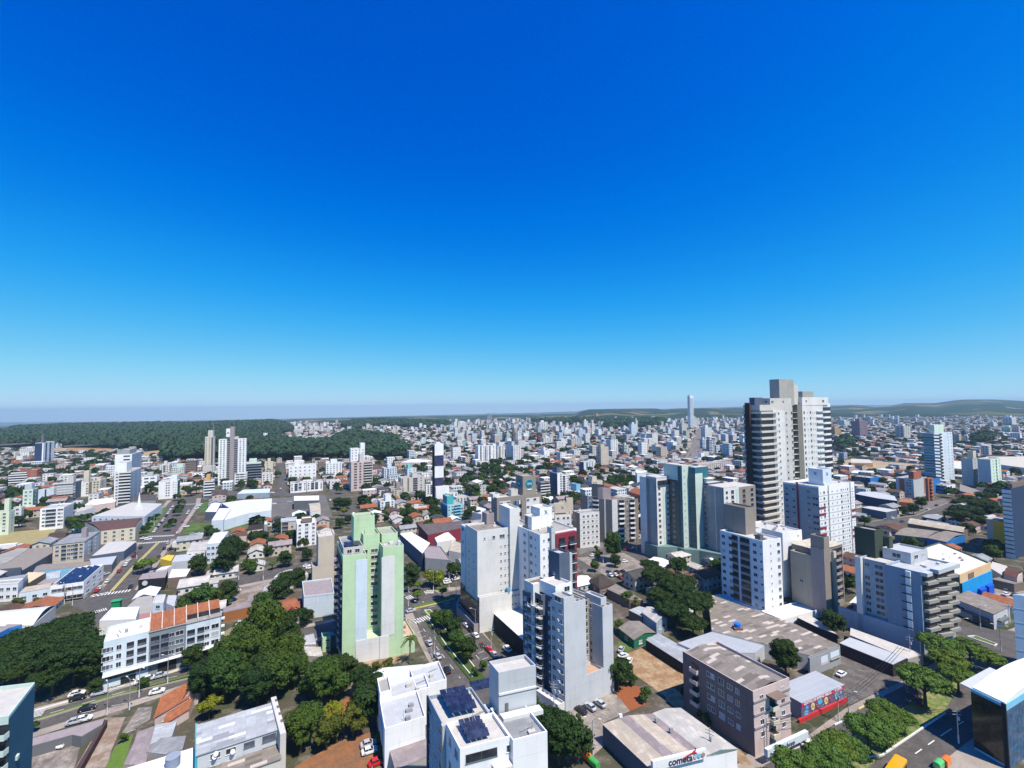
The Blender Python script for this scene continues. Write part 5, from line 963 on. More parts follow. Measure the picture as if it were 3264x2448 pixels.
B.vol(0, 1, 0, 2.2, 0, H, 'olive', '', '', 1, rc=(.72, .70, .60), rk='metal'); B.box(-.005, 1, -.03, -.001, H-3.6, H+.3, (.66, .46, .26), 'fascia'); B.box(.03, 1.0, -.06, -.03, 0, H-3.6, (.01, .28, .62), 'blue_wall'); B.box(.25, .42, -.045, -.03, H-3.2, H-.8, 'brown', 'sign_board')
for u in (.18, .5, .75): B.box(u, u+.17, -.2, -.06, 0, 4, (.01, .08, .5), 'porch')
B.done()
# ================================================================ middle distance
def simple(B, wc, f1='', f2='', n=5, rc='conc', roof='p', core=None, cc=None, z0=2.5, rk=None, side=None, kind='wall'):
    B.vol(0, 1, 0, 1, 0, B.h, wc, f1, f2, n, roof, rc, fz=(z0, B.h-.5), rk=rk, kind=kind)
    if side: B.box(0, 1, -.02/abs(B.e2[1]), 0, 0, B.h-.8, side, 'side_wall') if B.P[0]/B.P[1] < -.52 else B.box(-.02/B.W, 0, 0, 1, 0, B.h-.8, side, 'side_wall')  # side recolours one flank; on some the tone itself holds the shade
    if core: B.vol(*core[:4], B.h-.74, B.h+core[4], cc or wc, part='stair_tower', kind='wall')
    return B.done()
A_ = 'apartment_building'
# tile, xL, xP, xR, top, base, label, wall, f1, f2, n, options
MIDS = [
 ('6', 1000, 1000, 1000, 0, 0, None, '', '', '', 0, {}),
 ('n', 875, 1395, 1640, 240, 570, 'four-storey cream block with grey side and tall lift box, above the white-striped shed', 'beige', 'w.13 l.34,2.4,lgrey w.5 w.62 l.72,2.2,lgrey w.9', 'w.3 l.5,2 w.75', 4, dict(rc='grey', rk='sheet', roof='s', core=(.4, .55, .15, .32, 6), cc='mauve', short='cream four-storey block', side='lgrey')),
 ('n', 840, 1385, 1715, 900, 1195, 'white store with dark shopfront and rows of rooftop solar panels, at the junction', 'white', 'W.2,4,white W.5,4 W.8,4', 'W.2,4 W.5,4 W.8,4', 2, dict(rc='white', short='white solar store', z0=0)),
 ('1', 345, 550, 635, 852, 1035, 'white four-storey flats with recessed dark balconies above the dry grass plot', 'white', 'w.15 l.45,6,white w.8 w.92', 'v.5', 5, dict(rc='lgrey', side='bluegrey', short='white flats over dry grass', rk='sheet')),  # flank greyed: its shade is put into the colour
 ('1', -60, 80, 128, 890, 1090, 'pale green flats cut by the left edge with a tall square tank tower', (.62, .68, .52), 'w.7', 'w.5', 6, dict(core=(.2, .6, .1, .4, 9), cc=(.60, .68, .50), short='pale green edge flats')),
 ('1', 118, 185, 205, 850, 1010, 'small pale building right of the pale green flats', 'offw', 'w.5', 'w.5', 4, dict(side='lgrey')),
 ('1', 200, 285, 330, 700, 885, 'narrow mint green block with white front and a dark tank box', 'pgreen', 'w.3 w.75', 'w.5', 5, dict(core=(.1, .7, .2, .9, 4.5), cc='bluegrey', side=(.12, .22, .2), short='narrow mint block')),
 ('1', 330, 385, 400, 700, 830, 'thin grey-blue building between the mint block and the white slab', 'pale', '', '', 3, dict(side='slate')),
 ('1', 388, 490, 492, 690, 805, 'blank white slab wall building with one small square window', 'pale', 'v.4', '', 1, dict(short='blank white slab')),
 ('1', 490, 628, 702, 640, 795, 'white office block with long ribbon windows and blank grey flank', 'offw', 'W.5,16,white', '', 6, dict(side='slate', core=(.05, .35, .0, .3, 6), cc='lconc', short='ribbon window offices')),  # slate flank is the office wall with shade in its tone
 ('1', 420, 600, 630, 830, 935, 'pale blue-grey flats behind the white flats over dry grass', 'pblue', 'A4', 'w.5', 4, dict(side='bluegrey')),
 ('1', 628, 700, 716, 800, 880, 'small bluish white block with a lean roof, left of the long white warehouse', 'pale', 'A2', '', 3, dict(side='bluegrey')),
 ('1', 700, 762, 792, 640, 760, 'slim white block with glass corner and cream tall tank tower', 'white', 'w.8', '', 5, dict(core=(.2, .8, .1, .8, 12), cc='sand', side='sand')),
 ('1', 790, 862, 915, 622, 750, 'cream five-storey block with small windows and dark balconies', 'sand', 'w.3 w.7', 'l.4,3,brown', 5, dict(short='cream five-storey block', core=(.3, .7, .2, .6, 2.5))),
 ('1', 985, 1125, 1215, 548, 828, 'tall white tower with balconies in front and pale blue flank, above the dark roofs', 'offw', 'w.15 b.65,9,offw', 'w.3 w.7', 10, dict(side='pblue', core=(.05, .5, .3, .9, 9), cc='white', short='tall white left tower')),  # flank of the white tower, bluish shade put into the colour
 ('1', 990, 1135, 1218, 395, 700, 'higher white and grey block with a dark glazed crown, right behind the tall white tower', 'white', 'W.7,6', 'W.5,3', 9, dict(side='pblue', core=(.1, .8, .2, .95, 4.5), cc='grey', short='grey-crowned block', z0=4)),  # same bluish shade coloured into this flank
 ('1', 910, 992, 1005, 495, 610, 'plain white six-storey block left of the grey-crowned block', 'white', 'A4', '', 5, dict()),
 ('1', 90, 225, 228, 552, 672, 'brick and white block with five rows of white balconies', 'white', 'b.5,16,white', '', 5, dict(core=(.1, .7, .1, .4, 5), cc='brick', short='white balcony block with brick')),
 ('1', 225, 318, 368, 530, 655, 'brown brick block with a narrow white window strip', 'brick', 'w.6', 'l.5,5,white', 5, dict(short='brown brick block')),
 ('1', 95, 205, 305, 445, 510, 'pink brick two-part block below the pair of white roof boxes', 'brick', 'A5', 'A5', 3, dict(core=(.1, .5, .2, .7, 6), cc='offw')),
 ('1', 303, 375, 470, 300, 500, 'black and white banded tower with dark tank house, left on the skyline', 'white', 'S.40,9,navy W.4,3,navy', 'S.25,5,navy l.62,7,navy', 9, dict(core=(.2, .4, .3, .6, 13), cc='dgrey', short='banded black and white tower')),
 ('1', 1220, 1350, 1365, 585, 690, 'modern white stepped villa block with dark terraces', 'white', 'W.3,4 W.7,4', '', 3, dict(core=(.1, .5, .3, .7, 4.5), cc='lgrey', short='white stepped villas')),
 ('1', 1365, 1527, 1557, 625, 775, 'white block with dark green flank and square roof box, beside the avenue end', 'white', 'w.42,1.2 w.55,1.2 v.8 v.92', '', 6, dict(side='dgreen', core=(.1, .7, .05, .4, 5), short='white block with green flank')),
 ('1', 1372, 1455, 1488, 488, 565, 'small cream house-like block with pitched roof and lift box', 'offw', 'w.2 l.5,3 w.8', '', 4, dict(core=(.2, .6, .3, .6, 5))),
 ('1', 1476, 1580, 1592, 505, 585, 'pale grey-green block with arched centre windows', 'pgreen', 'A6', '', 4, dict(core=(.2, .6, .1, .6, 4))),
 ('1', 1592, 1688, 1716, 455, 562, 'unfinished dark concrete frame building without walls', (.09, .075, .07), 'H0,.4,rose', 'H0,.4,rose', 6, dict(short='bare concrete frame')),
 ('1', 1765, 1842, 1876, 248, 560, 'slim beige tower with a box on top, left of the brown-striped tower', 'sand', 'w.15,1.3 w.5,1.3 l.8,2.6,dgrey', 'w.6', 16, dict(core=(.1, .8, .1, .7, 9), cc='lconc', short='slim beige tower', z0=8)),
 ('1', 1742, 1845, 1850, 500, 590, 'low beige concrete podium in front of the slim beige tower', 'lconc', '', '', 1, dict()),
 ('1', 1750, 1835, 1858, 625, 765, 'six-storey blue-white block with an orange cube on its roof', 'pale', 'b.6,9,white', '', 5, dict(core=(.2, .8, .4, .8, 6), cc=(.6, .36, .13), side='bluegrey', short='block with orange cube')),
 ('2', -40, 86, 92, 470, 620, 'white block with green glass balconies, right of the brown-striped tower', 'pale', 'g.5,18,pale', '', 6, dict(core=(.2, .8, .3, .8, 5), cc='pgreen', short='green glass balcony block')),
 ('2', 120, 190, 210, 465, 535, 'small plain cream block with tall lift shaft', 'sand', 'w.3', '', 3, dict(core=(.2, .7, .3, .7, 5))),
 ('2', 95, 190, 212, 562, 655, 'brown and white balcony block beside the straight street', 'offw', 'A3', 'l.5,5,brown', 4, dict()),
 ('2', 325, 560, 572, 500, 640, 'bright white apartment complex with several roof boxes, near the straight street', 'white', 'A6', '', 4, dict(core=(.2, .7, .6, .8, 6), short='bright white complex')),
 ('2', 340, 478, 482, 650, 735, 'left half of the white twin block with dark window fronts', 'white', 'w.1 W.35,3,dgrey W.6,3,dgrey w.9', '', 4, dict(core=(.2, .7, .4, .6, 4), cc='grey')),
 ('2', 482, 618, 622, 640, 722, 'right half of the white twin block with dark window fronts', 'white', 'w.1 W.35,3,dgrey W.6,3,dgrey w.9', '', 4, dict(core=(.2, .7, .4, .6, 4), cc='grey')),
 ('2', 645, 783, 788, 478, 598, 'neat white eight-window-wide block with a stepped top', 'white', 'A5', '', 6, dict(core=(.1, .8, .3, .7, 4.5), short='stepped white block')),
 ('2', 578, 645, 650, 462, 560, 'dark brown flat-roofed frame building between white blocks', 'brown', 'A2', '', 3, dict()),
 ('2', 862, 1046, 1050, 470, 720, 'concrete tower under construction with open floors and pink columns', 'rose', 'W.2,3,rose W.42,2,rose b.78,9,lconc', '', 10, dict(core=(.2, .9, .4, .6, 8), cc='lconc', short='open-floored tower')),
 ('2', 858, 978, 980, 352, 560, 'white upper block with a tall slab behind the open-floored tower', 'white', 'A4', '', 8, dict(core=(.1, .9, -.02, .3, 7), short='white slab-topped block')),
 ('2', 1145, 1255, 1262, 520, 630, 'pale blue apartment block with lift box, right of the open-floored tower', 'pale', 'w.1 l.3,2.4,bluegrey w.5 w.7 w.9', '', 6, dict(core=(.2, .7, .4, .7, 5), side='bluegrey')),
 ('2', 1345, 1422, 1426, 525, 600, 'small white and aqua block with a green roof box', 'pale', 'A2', '', 3, dict(core=(.2, .8, .5, .9, 5), cc=(.2, .55, .45))),
 ('2', 1290, 1495, 1500, 605, 748, 'brown and cream block with a dark orange balcony bay', 'lconc', 'S.05,1.6,brown S.3,1.6,brown l.6,5,brick w.85', '', 6, dict(core=(.2, .8, .3, .5, 4), short='brown and cream balcony bay block')),
 ('2', 1503, 1612, 1616, 660, 765, 'white and brown block beside the black and white slim tower', 'white', 'w.2 l.5,4,brown w.85', '', 5, dict(core=(.2, .8, .3, .6, 3))),
 ('2', 1205, 1318, 1322, 695, 782, 'small beige block with a brown central stair shaft', 'beige', 'w.15 w.35 w.7 w.9', '', 4, dict(core=(-.03, .5, .3, .6, 5.5), cc='mauve')),
 ('2', 1112, 1236, 1240, 805, 912, 'white four-storey block with dark central windows among red-roofed houses', 'white', 'w.15 l.5,4,dgrey w.85', '', 4, dict(core=(.2, .7, .2, .6, 4.5), short='white block among red roofs')),
 ('2', 1395, 1512, 1516, 858, 938, 'small grey-white three-storey house with pitched roof', 'offw', 'l.55,6,lgrey', '', 3, dict(core=(.2, .7, .6, .95, 2.5))),
 ('2', 1592, 1685, 1780, 735, 820, 'white cubic block with blue-grey flank behind the turquoise block', 'white', '', 'A3', 4, dict(core=(.1, .5, .3, .9, 4), side='bluegrey')),
 ('2', 1630, 1690, 1828, 838, 968, 'turquoise four-storey block with a teal tank tower', (.30, .62, .66), '', 'w.1 w.3 b.6,6,sky w.9', 4, dict(core=(.1, .5, .3, .9, 6), cc='teal', side=(.02, .28, .38), short='turquoise block')),
 ('2', 1740, 1770, 1880, 775, 838, 'cream low block right behind the turquoise block', 'offw', '', 'A4', 3, dict()),
 ('k', 1305, 1432, 1512, 1075, 1470, 'slim navy and white tower with one column of square windows, right of the hotel', 'white', 'w.85,1.6,navy', 'w.75,1.5,navy', 9, dict(side='slate', core=(.4, 1.0, .3, .9, 5), cc='slate', short='slim navy and white tower')),
 ('k', 1432, 1512, 1615, 1110, 1460, 'white wing with dark balcony column joined to the slim navy tower', 'white', '', 'l.3,3.4,slate w.8', 8, dict()),
 ('k', 1100, 1165, 1290, 1235, 1510, 'dark framed building with white balcony bands directly right of the hotel cube', 'dgrey', '', 'b.5,11,offw', 5, dict()),
 ('k', 1510, 1670, 1890, 1385, 1480, 'low white office with a blue glass band and a pale blue roof box', 'white', 'W.5,12,white', 'W.3,6', 2, dict(core=(.5, .8, .2, .8, 6), cc='sky', short='white office with blue band')),
 ('k', 1880, 2000, 2177, 1215, 1400, 'cream flats with lift box right of the low white office', 'sand', 'w.9', 'w.2 w.4', 5, dict(core=(.2, .6, .2, .8, 4.5))),
 ('4', 5, 5, 5, 0, 0, None, '', '', '', 0, {}),
 ('m', 1012, 1140, 1352, 435, 1015, 'teal glass and white tower with many thin floor slabs, standing alone at right', 'pale', 'W.5,20,pale', 'b.35,7,white w.75,1.4 w.92', 15, dict(side=(.03, .25, .29), ledge='pale', core=(.1, .6, .1, .6, 9), cc='pgreen', short='teal glass tower')),
 ('m', 1452, 1585, 1640, 728, 1045, 'left grey twin block with blank flank and pale cream lift tower', 'lgrey', 'H0,.1,grey', 'w.5', 8, dict(core=(.2, .8, .0, .5, 8), cc='sand', short='left grey twin block')),
 ('m', 1640, 1790, 1908, 738, 1085, 'right grey twin block with a cream window front', 'pgreen', 'v.4 v.6', 'w.25 l.55,3,lgrey w.85', 9, dict(side='bluegrey', short='right grey twin block')),
 ('m', 700, 905, 1058, 965, 1180, 'grey and dusty red striped block with a red stair tower', 'lgrey', 'S.35,4,brick w.65 w.8', 'S.8,2,brick', 6, dict(core=(.05, .6, .0, .3, 7), cc='brick', short='red striped block')),
 ('m', 1040, 1070, 1132, 955, 1218, 'brown block with brick red balconies joined to the red striped block', 'brick', '', 'b.5,5.5,terra', 6, dict()),
 ('m', 190, 405, 505, 950, 1082, 'navy and bright blue commercial block with a lettered glass front', 'navy', 'W.6,5 W.25,4', '', 3, dict(short='bright blue commercial block', front='blue')),
 ('m', 1110, 1130, 1215, 960, 1130, 'bright blue slab beside the foot of the teal glass tower', 'navy', '', '', 1, dict(front='blue')),
 ('m', 1140, 1290, 1385, 1040, 1140, 'white and blue showroom with dark glass front below the teal tower', 'white', 'W.5,12,white', 'W.5,4', 2, dict(short='blue and white showroom', side='blue')),
 ('m', 1922, 2025, 2300, 1075, 1880, 'dark brown glass tower with a white ledged side, cut by the right edge', 'navy', '', '', 12, dict(side='pale', ledge='black', short='dark edge tower', d=262, core=(.1, .9, .1, .6, 2.5), cc='brown')),
 ('m', 1745, 1890, 2000, 1440, 1680, 'cream and ochre low tower wall in front of the dark edge tower', 'lconc', 'S.95,5,yellow', '', 1, dict(d=285)),
 ('l', 740, 825, 905, 380, 570, 'grey and pale blue slab block with a dark centre joint, mid skyline', 'offw', 'A3', 'A3', 9, dict(short='grey slab with dark joint')),
 ('l', 145, 215, 318, 470, 725, 'tall white grey-framed block with many rows of windows, above the street trees', 'offw', 'A3', 'A3 H0,.3,white', 12, dict(core=(.2, .9, .2, .7, 7), cc='grey', short='tall grey-framed block')),
 ('l', 0, 70, 182, 575, 850, 'beige tower block with a column of dark balconies on its left', 'beige', 'b.6,6,lgrey', 'E3', 11, dict(core=(.1, .6, .2, .8, 4), short='beige tower with dark balconies')),
 ('k', 1795, 1870, 2045, 895, 1050, 'pale violet block with paired dark balconies behind the park trees', 'pale', 'l.5,5,slate', 'l.3,3 w.55 w.8', 5, dict(side='slate')),
 ('k', 1660, 1690, 1785, 880, 970, 'small plain beige block left of the pale violet block', 'sand', '', 'A3', 3, dict()),
 ('k', 1115, 1215, 1305, 700, 835, 'white two-slab block without visible windows in the middle of the houses', 'white', 'v.5', 'v.5', 7, dict(core=(-.1, .2, .0, .5, 6), short='white two-slab block')),
 ('k', 125, 250, 252, 625, 910, 'first white and grey tower from the left in the cluster of four', 'white', 'l.35,3,lgrey w.75', '', 11, dict(core=(.1, .9, .0, .3, 3), short='white tower cluster')),
 ('k', 262, 420, 425, 625, 905, 'second white and grey tower from the left in the cluster of four', 'white', 'w.1 l.35,3,lgrey w.75', '', 11, dict(core=(.1, .9, .0, .3, 3))),
 ('k', 438, 565, 570, 630, 880, 'third white and grey tower from the left in the cluster of four', 'offw', 'w.1 l.35,3,lgrey w.75', '', 11, dict(core=(.1, .9, .2, .7, 6))),
 ('k', 580, 705, 828, 625, 930, 'rightmost and largest white tower of the cluster of four, with windows on two sides', 'offw', 'l.35,3,lgrey w.8', 'w.2 w.5 w.8', 12, dict(core=(.1, .4, .3, .9, 6), cc='lgrey')),
 ('l', 1200, 1210, 1215, 0, 0, None, '', '', '', 0, {}),
 ('l', 1500, 1500, 1900, 830, 940, 'long four-storey cream block with four rows of small dark windows', 'rose', '', 'A13', 4, dict(short='long four-storey cream block')),
 ('l', 1430, 1500, 1645, 735, 795, 'white stepped house with tall white centre behind the long cream block', 'white', '', 'A4', 2, dict(core=(.4, .7, .2, .8, 7))),
 ('l', 575, 585, 705, 730, 805, 'mauve and white office with two dark ribbon windows', 'mauve', '', 'W.5,10,white', 2, dict()),
 ('l', 578, 600, 735, 960, 1150, 'white gabled hall with bright blue end wall, left of the stepped mint block', 'pale', '', '', 1, dict(side='blue', roof='g', rc='white', rk='metal', short='blue-ended hall')),
 ('l', 380, 385, 550, 935, 975, 'low white flat-roofed house among trees left of the blue-ended hall', 'offw', '', 'D.5,10', 1, dict(cat='house', nm='house', rc='offw')),
]
for r_ in MIDS:
    tl, xL, xP, xR, yt, yb, lab, wc, f1, f2, n, o = r_
    if not lab: continue
    B = mid(tl, xL, xP, xR, yt, yb, o.get('nm', A_), lab, o.get('cat', 'apartment building'), short=o.get('short'), d=o.get('d'))
    if o.get('ledge'):
        for k in range(n*1+3): B.box(-.4/B.W, 0, 0, 1, 3+k*(B.h-4)/(n+3), 3.4+k*(B.h-4)/(n+3), o['ledge'], 'floor_ledge')
    if o.get('front'): B.box(0, 1, -.02, -.0004, 0, B.h, o['front'], 'front_wall')
    if 'solar store' in (o.get('short') or ''): B.solar(.06, .95, .08, .92, B.h-.4, 7, 4, .9); B.box(-.0, .06, -.0, 1, 0, .1, 'conc', 'plinth'); B.box(-.001, 0, 0, 1, .2, 3, 'black', 'shop_front') 
    simple(B, wc, f1, f2, n, o.get('rc', 'conc'), o.get('roof', 'p'), o.get('core'), o.get('cc'), o.get('z0', 2), o.get('rk'), o.get('side'))
# brown-striped white tower
B = mid('1', 1880, 2117, 2125, 265, 650, 'apartment_tower', 'white tower with a brown central stripe and triangle emblem on top, left skyline', 'apartment tower', short='brown-striped tower'); H = B.h
B.vol(0, 1, 0, .30, 0, H, 'white', 'w.3 w.7', '', 17, fz=(14, H)); B.vol(0, 1, .72, 1, 0, H, 'white', 'w.3 w.7', '', 19, fz=(6, H), part='wing'); B.vol(.1, 1, .30, .72, 0, H+2.5, 'lconc', 'l.2,4,lgrey l.8,4,lgrey', '', 19, fz=(6, H), part='wing')
B.vol(-.06, .8, .44, .60, 0, H+15, 'mauve', part='stair_tower'); B.box(-.05, .0, .60, .74, H+3, H+13, 'white', 'emblem_panel')
b = MB(); b.prism([(-1.3, -.8), (1.3, -.8), (0, 1.3)], 0, .2); o = b.build('emblem', M('dgrey', 'plain'), B.t); x, y = B.p(-.055, .67); o.location = (x, y, H+8); o.rotation_euler = (pi/2, 0, atan2(-B.e2[1], -B.e2[0]))
B.vol(-.1, 1, -.05, .40, 0, 13, 'white', 'W.25,4 W.6,4 W.88,3', '', 4, part='podium', fz=(1, 13)); B.done()
# slim black and white tower
B = mid('2', 1562, 1580, 1654, 310, 625, 'office_tower', 'very slim black and white chequered tower above the trees, centre', 'tower', short='slim chequered tower', d=430); H = B.h
B.vol(0, 1, 0, 1, 0, H, 'white', '', '', 1); B.box(-.05, 0, 0, 1, 0, H-2, 'black', 'side_wall'); B.box(0, 1, -.02, -.0004, H*.62, H*.8, M((.03, .035, .08), 'glass'), 'glazing'); B.box(0, 1, -.02, -.0004, H*.28, H*.42, M((.03, .035, .08), 'glass'), 'glazing'); B.vol(.2, .7, .2, .8, H-.7, H+1.5, 'white', part='penthouse'); B.vol(.0, 1.5, -.5, -.02, 0, H*.28, 'white', part='podium'); B.done()
# skyline landmark
def spire_tower():
    P = W(2196, 1352, 0); D = 1650; r = ray(2199, 1300); P = (r[0]*D/r[1], D*1.0); H = 91-D*(1262-eyeY(2199))/F
    B = Bld('skyscraper', 'slender white skyscraper far off, rising above the green hills', 'skyscraper', P, (P[0]+14, P[1]+3), (P[0]-3, P[1]+14), H, short='slender white skyscraper')
    B.vol(0, 1, 0, 1, 0, H, 'white', '', '', 1)
    for k in range(34): B.box(-.10, 1.08 if k % 5 else 1.02, -.08, .6, 8+k*(H-14)/34, 8+k*(H-14)/34+1.6, 'white' if k % 2 else 'pale', 'floor_ledge')
    B.box(-.01, .14, -.02, 0, 4, H-3, DARK, 'glazing'); B.vol(.1, .9, .1, .9, H, H+3, 'pale', part='crown'); B.vol(1.1, 1.9, .1, .8, 0, H*.33, 'lgrey', part='wing'); B.done()
spire_tower()
# distant blocks: (px left, px right, top row, base row, wall, pattern, words)
FAR = [
 (2028, 2036, 1340, 1387, 'white', 'pd', 'slim white tower just left of the row of far pale blocks'), (2013, 2040, 1352, 1392, 'pale', 'pw', 'pale blue-white block with a sloped crown in the far centre'),
 (2144, 2172, 1345, 1368, 'white', 'pd', 'white block with a slanted roof left of the slender skyscraper'), (2174, 2200, 1350, 1387, 'lconc', 'pw', 'grey block pair at the foot of the slender skyscraper'), (2216, 2232, 1335, 1365, 'lgrey', 'pw', 'grey block touching the right side of the slender skyscraper'),
 (2248, 2284, 1362, 1402, 'white', 'pd', 'bright white tall block right of the far avenue'), (2262, 2290, 1402, 1450, 'lgrey', 'ph', 'rounded grey block with dark ledges right of the far avenue'), (2240, 2262, 1400, 1430, 'pale', 'ph', 'white and glass office right of the far avenue'),
 (2312, 2332, 1352, 1372, 'offw', 'pw', 'small cream block far right of the avenue'), (2270, 2296, 1345, 1365, 'rose', 'pw', 'pinkish block with a spire box on the far rise'), (2333, 2360, 1382, 1410, 'pale', 'pw', 'pale flat block beside the tallest concrete tower'),
 (1900, 1914, 1320, 1345, (.50, .33, .14), 'pd', 'orange-brown tower block on the wooded rise'), (1862, 1880, 1342, 1378, 'white', 'pd', 'white tower left of the orange-brown block'), (1887, 1900, 1350, 1384, 'offw', 'pw', 'cream slab beside the orange-brown block'),
 (1719, 1756, 1345, 1376, 'white', 'ph', 'big white hospital-like block standing on the skyline'), (1710, 1732, 1367, 1385, (.22, .42, .68), 'pw', 'sky blue block below the big white skyline block'), (1798, 1830, 1368, 1390, 'white', 'pw', 'white cluster of blocks centre right'),
 (1845, 1876, 1370, 1400, 'pale', 'pd', 'pale stepped block in the centre right'), (1804, 1830, 1395, 1418, 'offw', 'pw', 'cream and blue low block in the centre right'), (1828, 1866, 1396, 1425, 'bluegrey', 'pv', 'dark glass and grey twin block in the centre right'),
 (1566, 1585, 1372, 1415, 'slate', 'pd', 'dark slab at the left of the tall row behind the white cluster'), (1585, 1598, 1368, 1417, 'pgreen', 'pd', 'pale green tall slab behind the white cluster'), (1604, 1614, 1380, 1417, 'slate', 'pd', 'second dark slab behind the white cluster'), (1615, 1630, 1380, 1418, 'pgreen', 'pd', 'second pale green slab behind the white cluster'), (1636, 1648, 1376, 1418, 'brown', 'pd', 'brown slab behind the white cluster'), (1650, 1662, 1380, 1420, 'white', 'pd', 'white slab at the right of the row behind the white cluster'),
 (1553, 1572, 1322, 1350, 'grey', 'ph', 'grey tower under construction with a crane on the skyline'), (1575, 1598, 1343, 1362, 'rose', 'pw', 'white-topped low block beside the crane tower'), (1460, 1492, 1347, 1370, 'white', 'pd', 'white twin block on the skyline left of the crane tower'), (1210, 1226, 1370, 1386, 'pale', 'pw', 'small pale block amid far houses, left centre'), (1248, 1266, 1368, 1390, 'sand', 'pw', 'small sand-coloured block amid far houses, left centre'),
 (1340, 1362, 1400, 1420, 'pale', 'pw', 'small pale blue-white block behind the slim chequered tower'), (1458, 1492, 1410, 1425, (.25, .55, .50), 'pw', 'aqua block among far houses right of the slim chequered tower'), (1715, 1730, 1390, 1412, 'maroon', 'pw', 'dark red building in the far centre'), (1732, 1775, 1395, 1420, 'offw', 'pv', 'cream triple block in the far centre'),
 (2056, 2098, 1383, 1422, 'offw', 'pd', 'beige slab with dark core left of the far avenue'), (2136, 2176, 1408, 1436, 'pale', 'pv', 'white and blue striped block beside the far avenue'), (2142, 2176, 1436, 1452, 'slate', 'ph', 'dark office with glass bands beside the far avenue'), (2104, 2130, 1360, 1380, 'sand', 'pw', 'sand-coloured block left of the slender skyscraper'), (2130, 2148, 1370, 1388, 'pale', 'pw', 'light block under the slanted-roof block'), (1988, 2006, 1360, 1378, 'pale', 'pw', 'light twin block in the far centre right'), (2006, 2028, 1388, 1400, (.25, .42, .62), 'pw', 'blue-white small block in the far centre right'),
 (1990, 2010, 1418, 1448, 'pgreen', 'ph', 'white building with a green arched facade in the centre right'), (1925, 1946, 1350, 1362, 'offw', 'pw', 'small cream blocks right of the orange-brown block'),
 (2692, 2724, 1342, 1360, 'pale', 'pv', 'pale blue-white block with vertical stripes, far right'), (2742, 2792, 1343, 1398, (.20, .15, .20), 'pw', 'dark violet-brown tower block, far right'), (2882, 2930, 1358, 1400, 'offw', 'ph', 'white and brown balcony block, far right'), (3000, 3030, 1345, 1372, 'offw', 'pd', 'cream domed block behind the teal glass tower'), (2662, 2700, 1365, 1395, (.45, .30, .15), 'pw', 'ochre block right of the tallest concrete tower'),
 (2776, 2806, 1412, 1434, 'brick', 'pw', 'rose and grey low block pair, far right'), (2806, 2840, 1412, 1434, 'slate', 'pv', 'grey and white balcony pair, far right'), (2690, 2712, 1444, 1464, 'pblue', 'pw', 'small light blue block behind the sandy lot'), (3085, 3112, 1390, 1412, 'pale', 'pv', 'blue-white block right of the teal glass tower'), (3078, 3100, 1375, 1395, 'slate', 'pw', 'dark blue block right of the teal glass tower'),
 (3168, 3190, 1345, 1366, 'offw', 'pw', 'cream narrow block near the right edge'), (3226, 3264, 1330, 1360, 'white', 'ph', 'bright white block pair at the right edge'), (3222, 3262, 1362, 1388, 'pgreen', 'ph', 'green glass and white block at the right edge'), (3042, 3052, 1378, 1398, 'mauve', 'pw', 'mauve block behind the teal glass tower'), (3046, 3066, 1325, 1332, 'pale', 'pw', 'tiny white pair of blocks on the far slope'),
 (60, 110, 1430, 1452, 'offw', 'pw', 'pair of white roof boxes far left'), (176, 194, 1412, 1428, 'offw', 'pw', 'pale block just behind the banded tower'), (198, 208, 1430, 1444, 'sand', 'pw', 'pale pillar-like silo in the tan field'), (40, 48, 1440, 1458, 'offw', 'pw', 'slim pale shaft at the far left'),
]
for xl, xr, yt, yb, wc, pat, lab in FAR:
    cxm = (xl+xr)/2; g = W(cxm, yb, 0); D = g[1]; h = 91+D*0; r = ray(cxm, yt); h = 91+r[2]*D/r[1]; wdt = (xr-xl)/F*D
    c, s_ = (AX if cxm > 893 else AX); wA = wdt*.8; dB = max(8, wdt*.5)
    P = (g[0]-wdt/2, g[1]); B = Bld('distant_block', lab+'', 'apartment building', P, (P[0]+wA*.95, P[1]+wA*.42), (P[0]-dB*.30+wdt*0, P[1]+dB), h)
    B.vol(0, 1, 0, 1, 0, h, wc, '', '', 1, rc='conc', kind=pat)
    if h > 14: B.vol(.3, .62, .3, .8, h-.7, h+h*.09+2, wc, part='stair_tower')
    B.done()
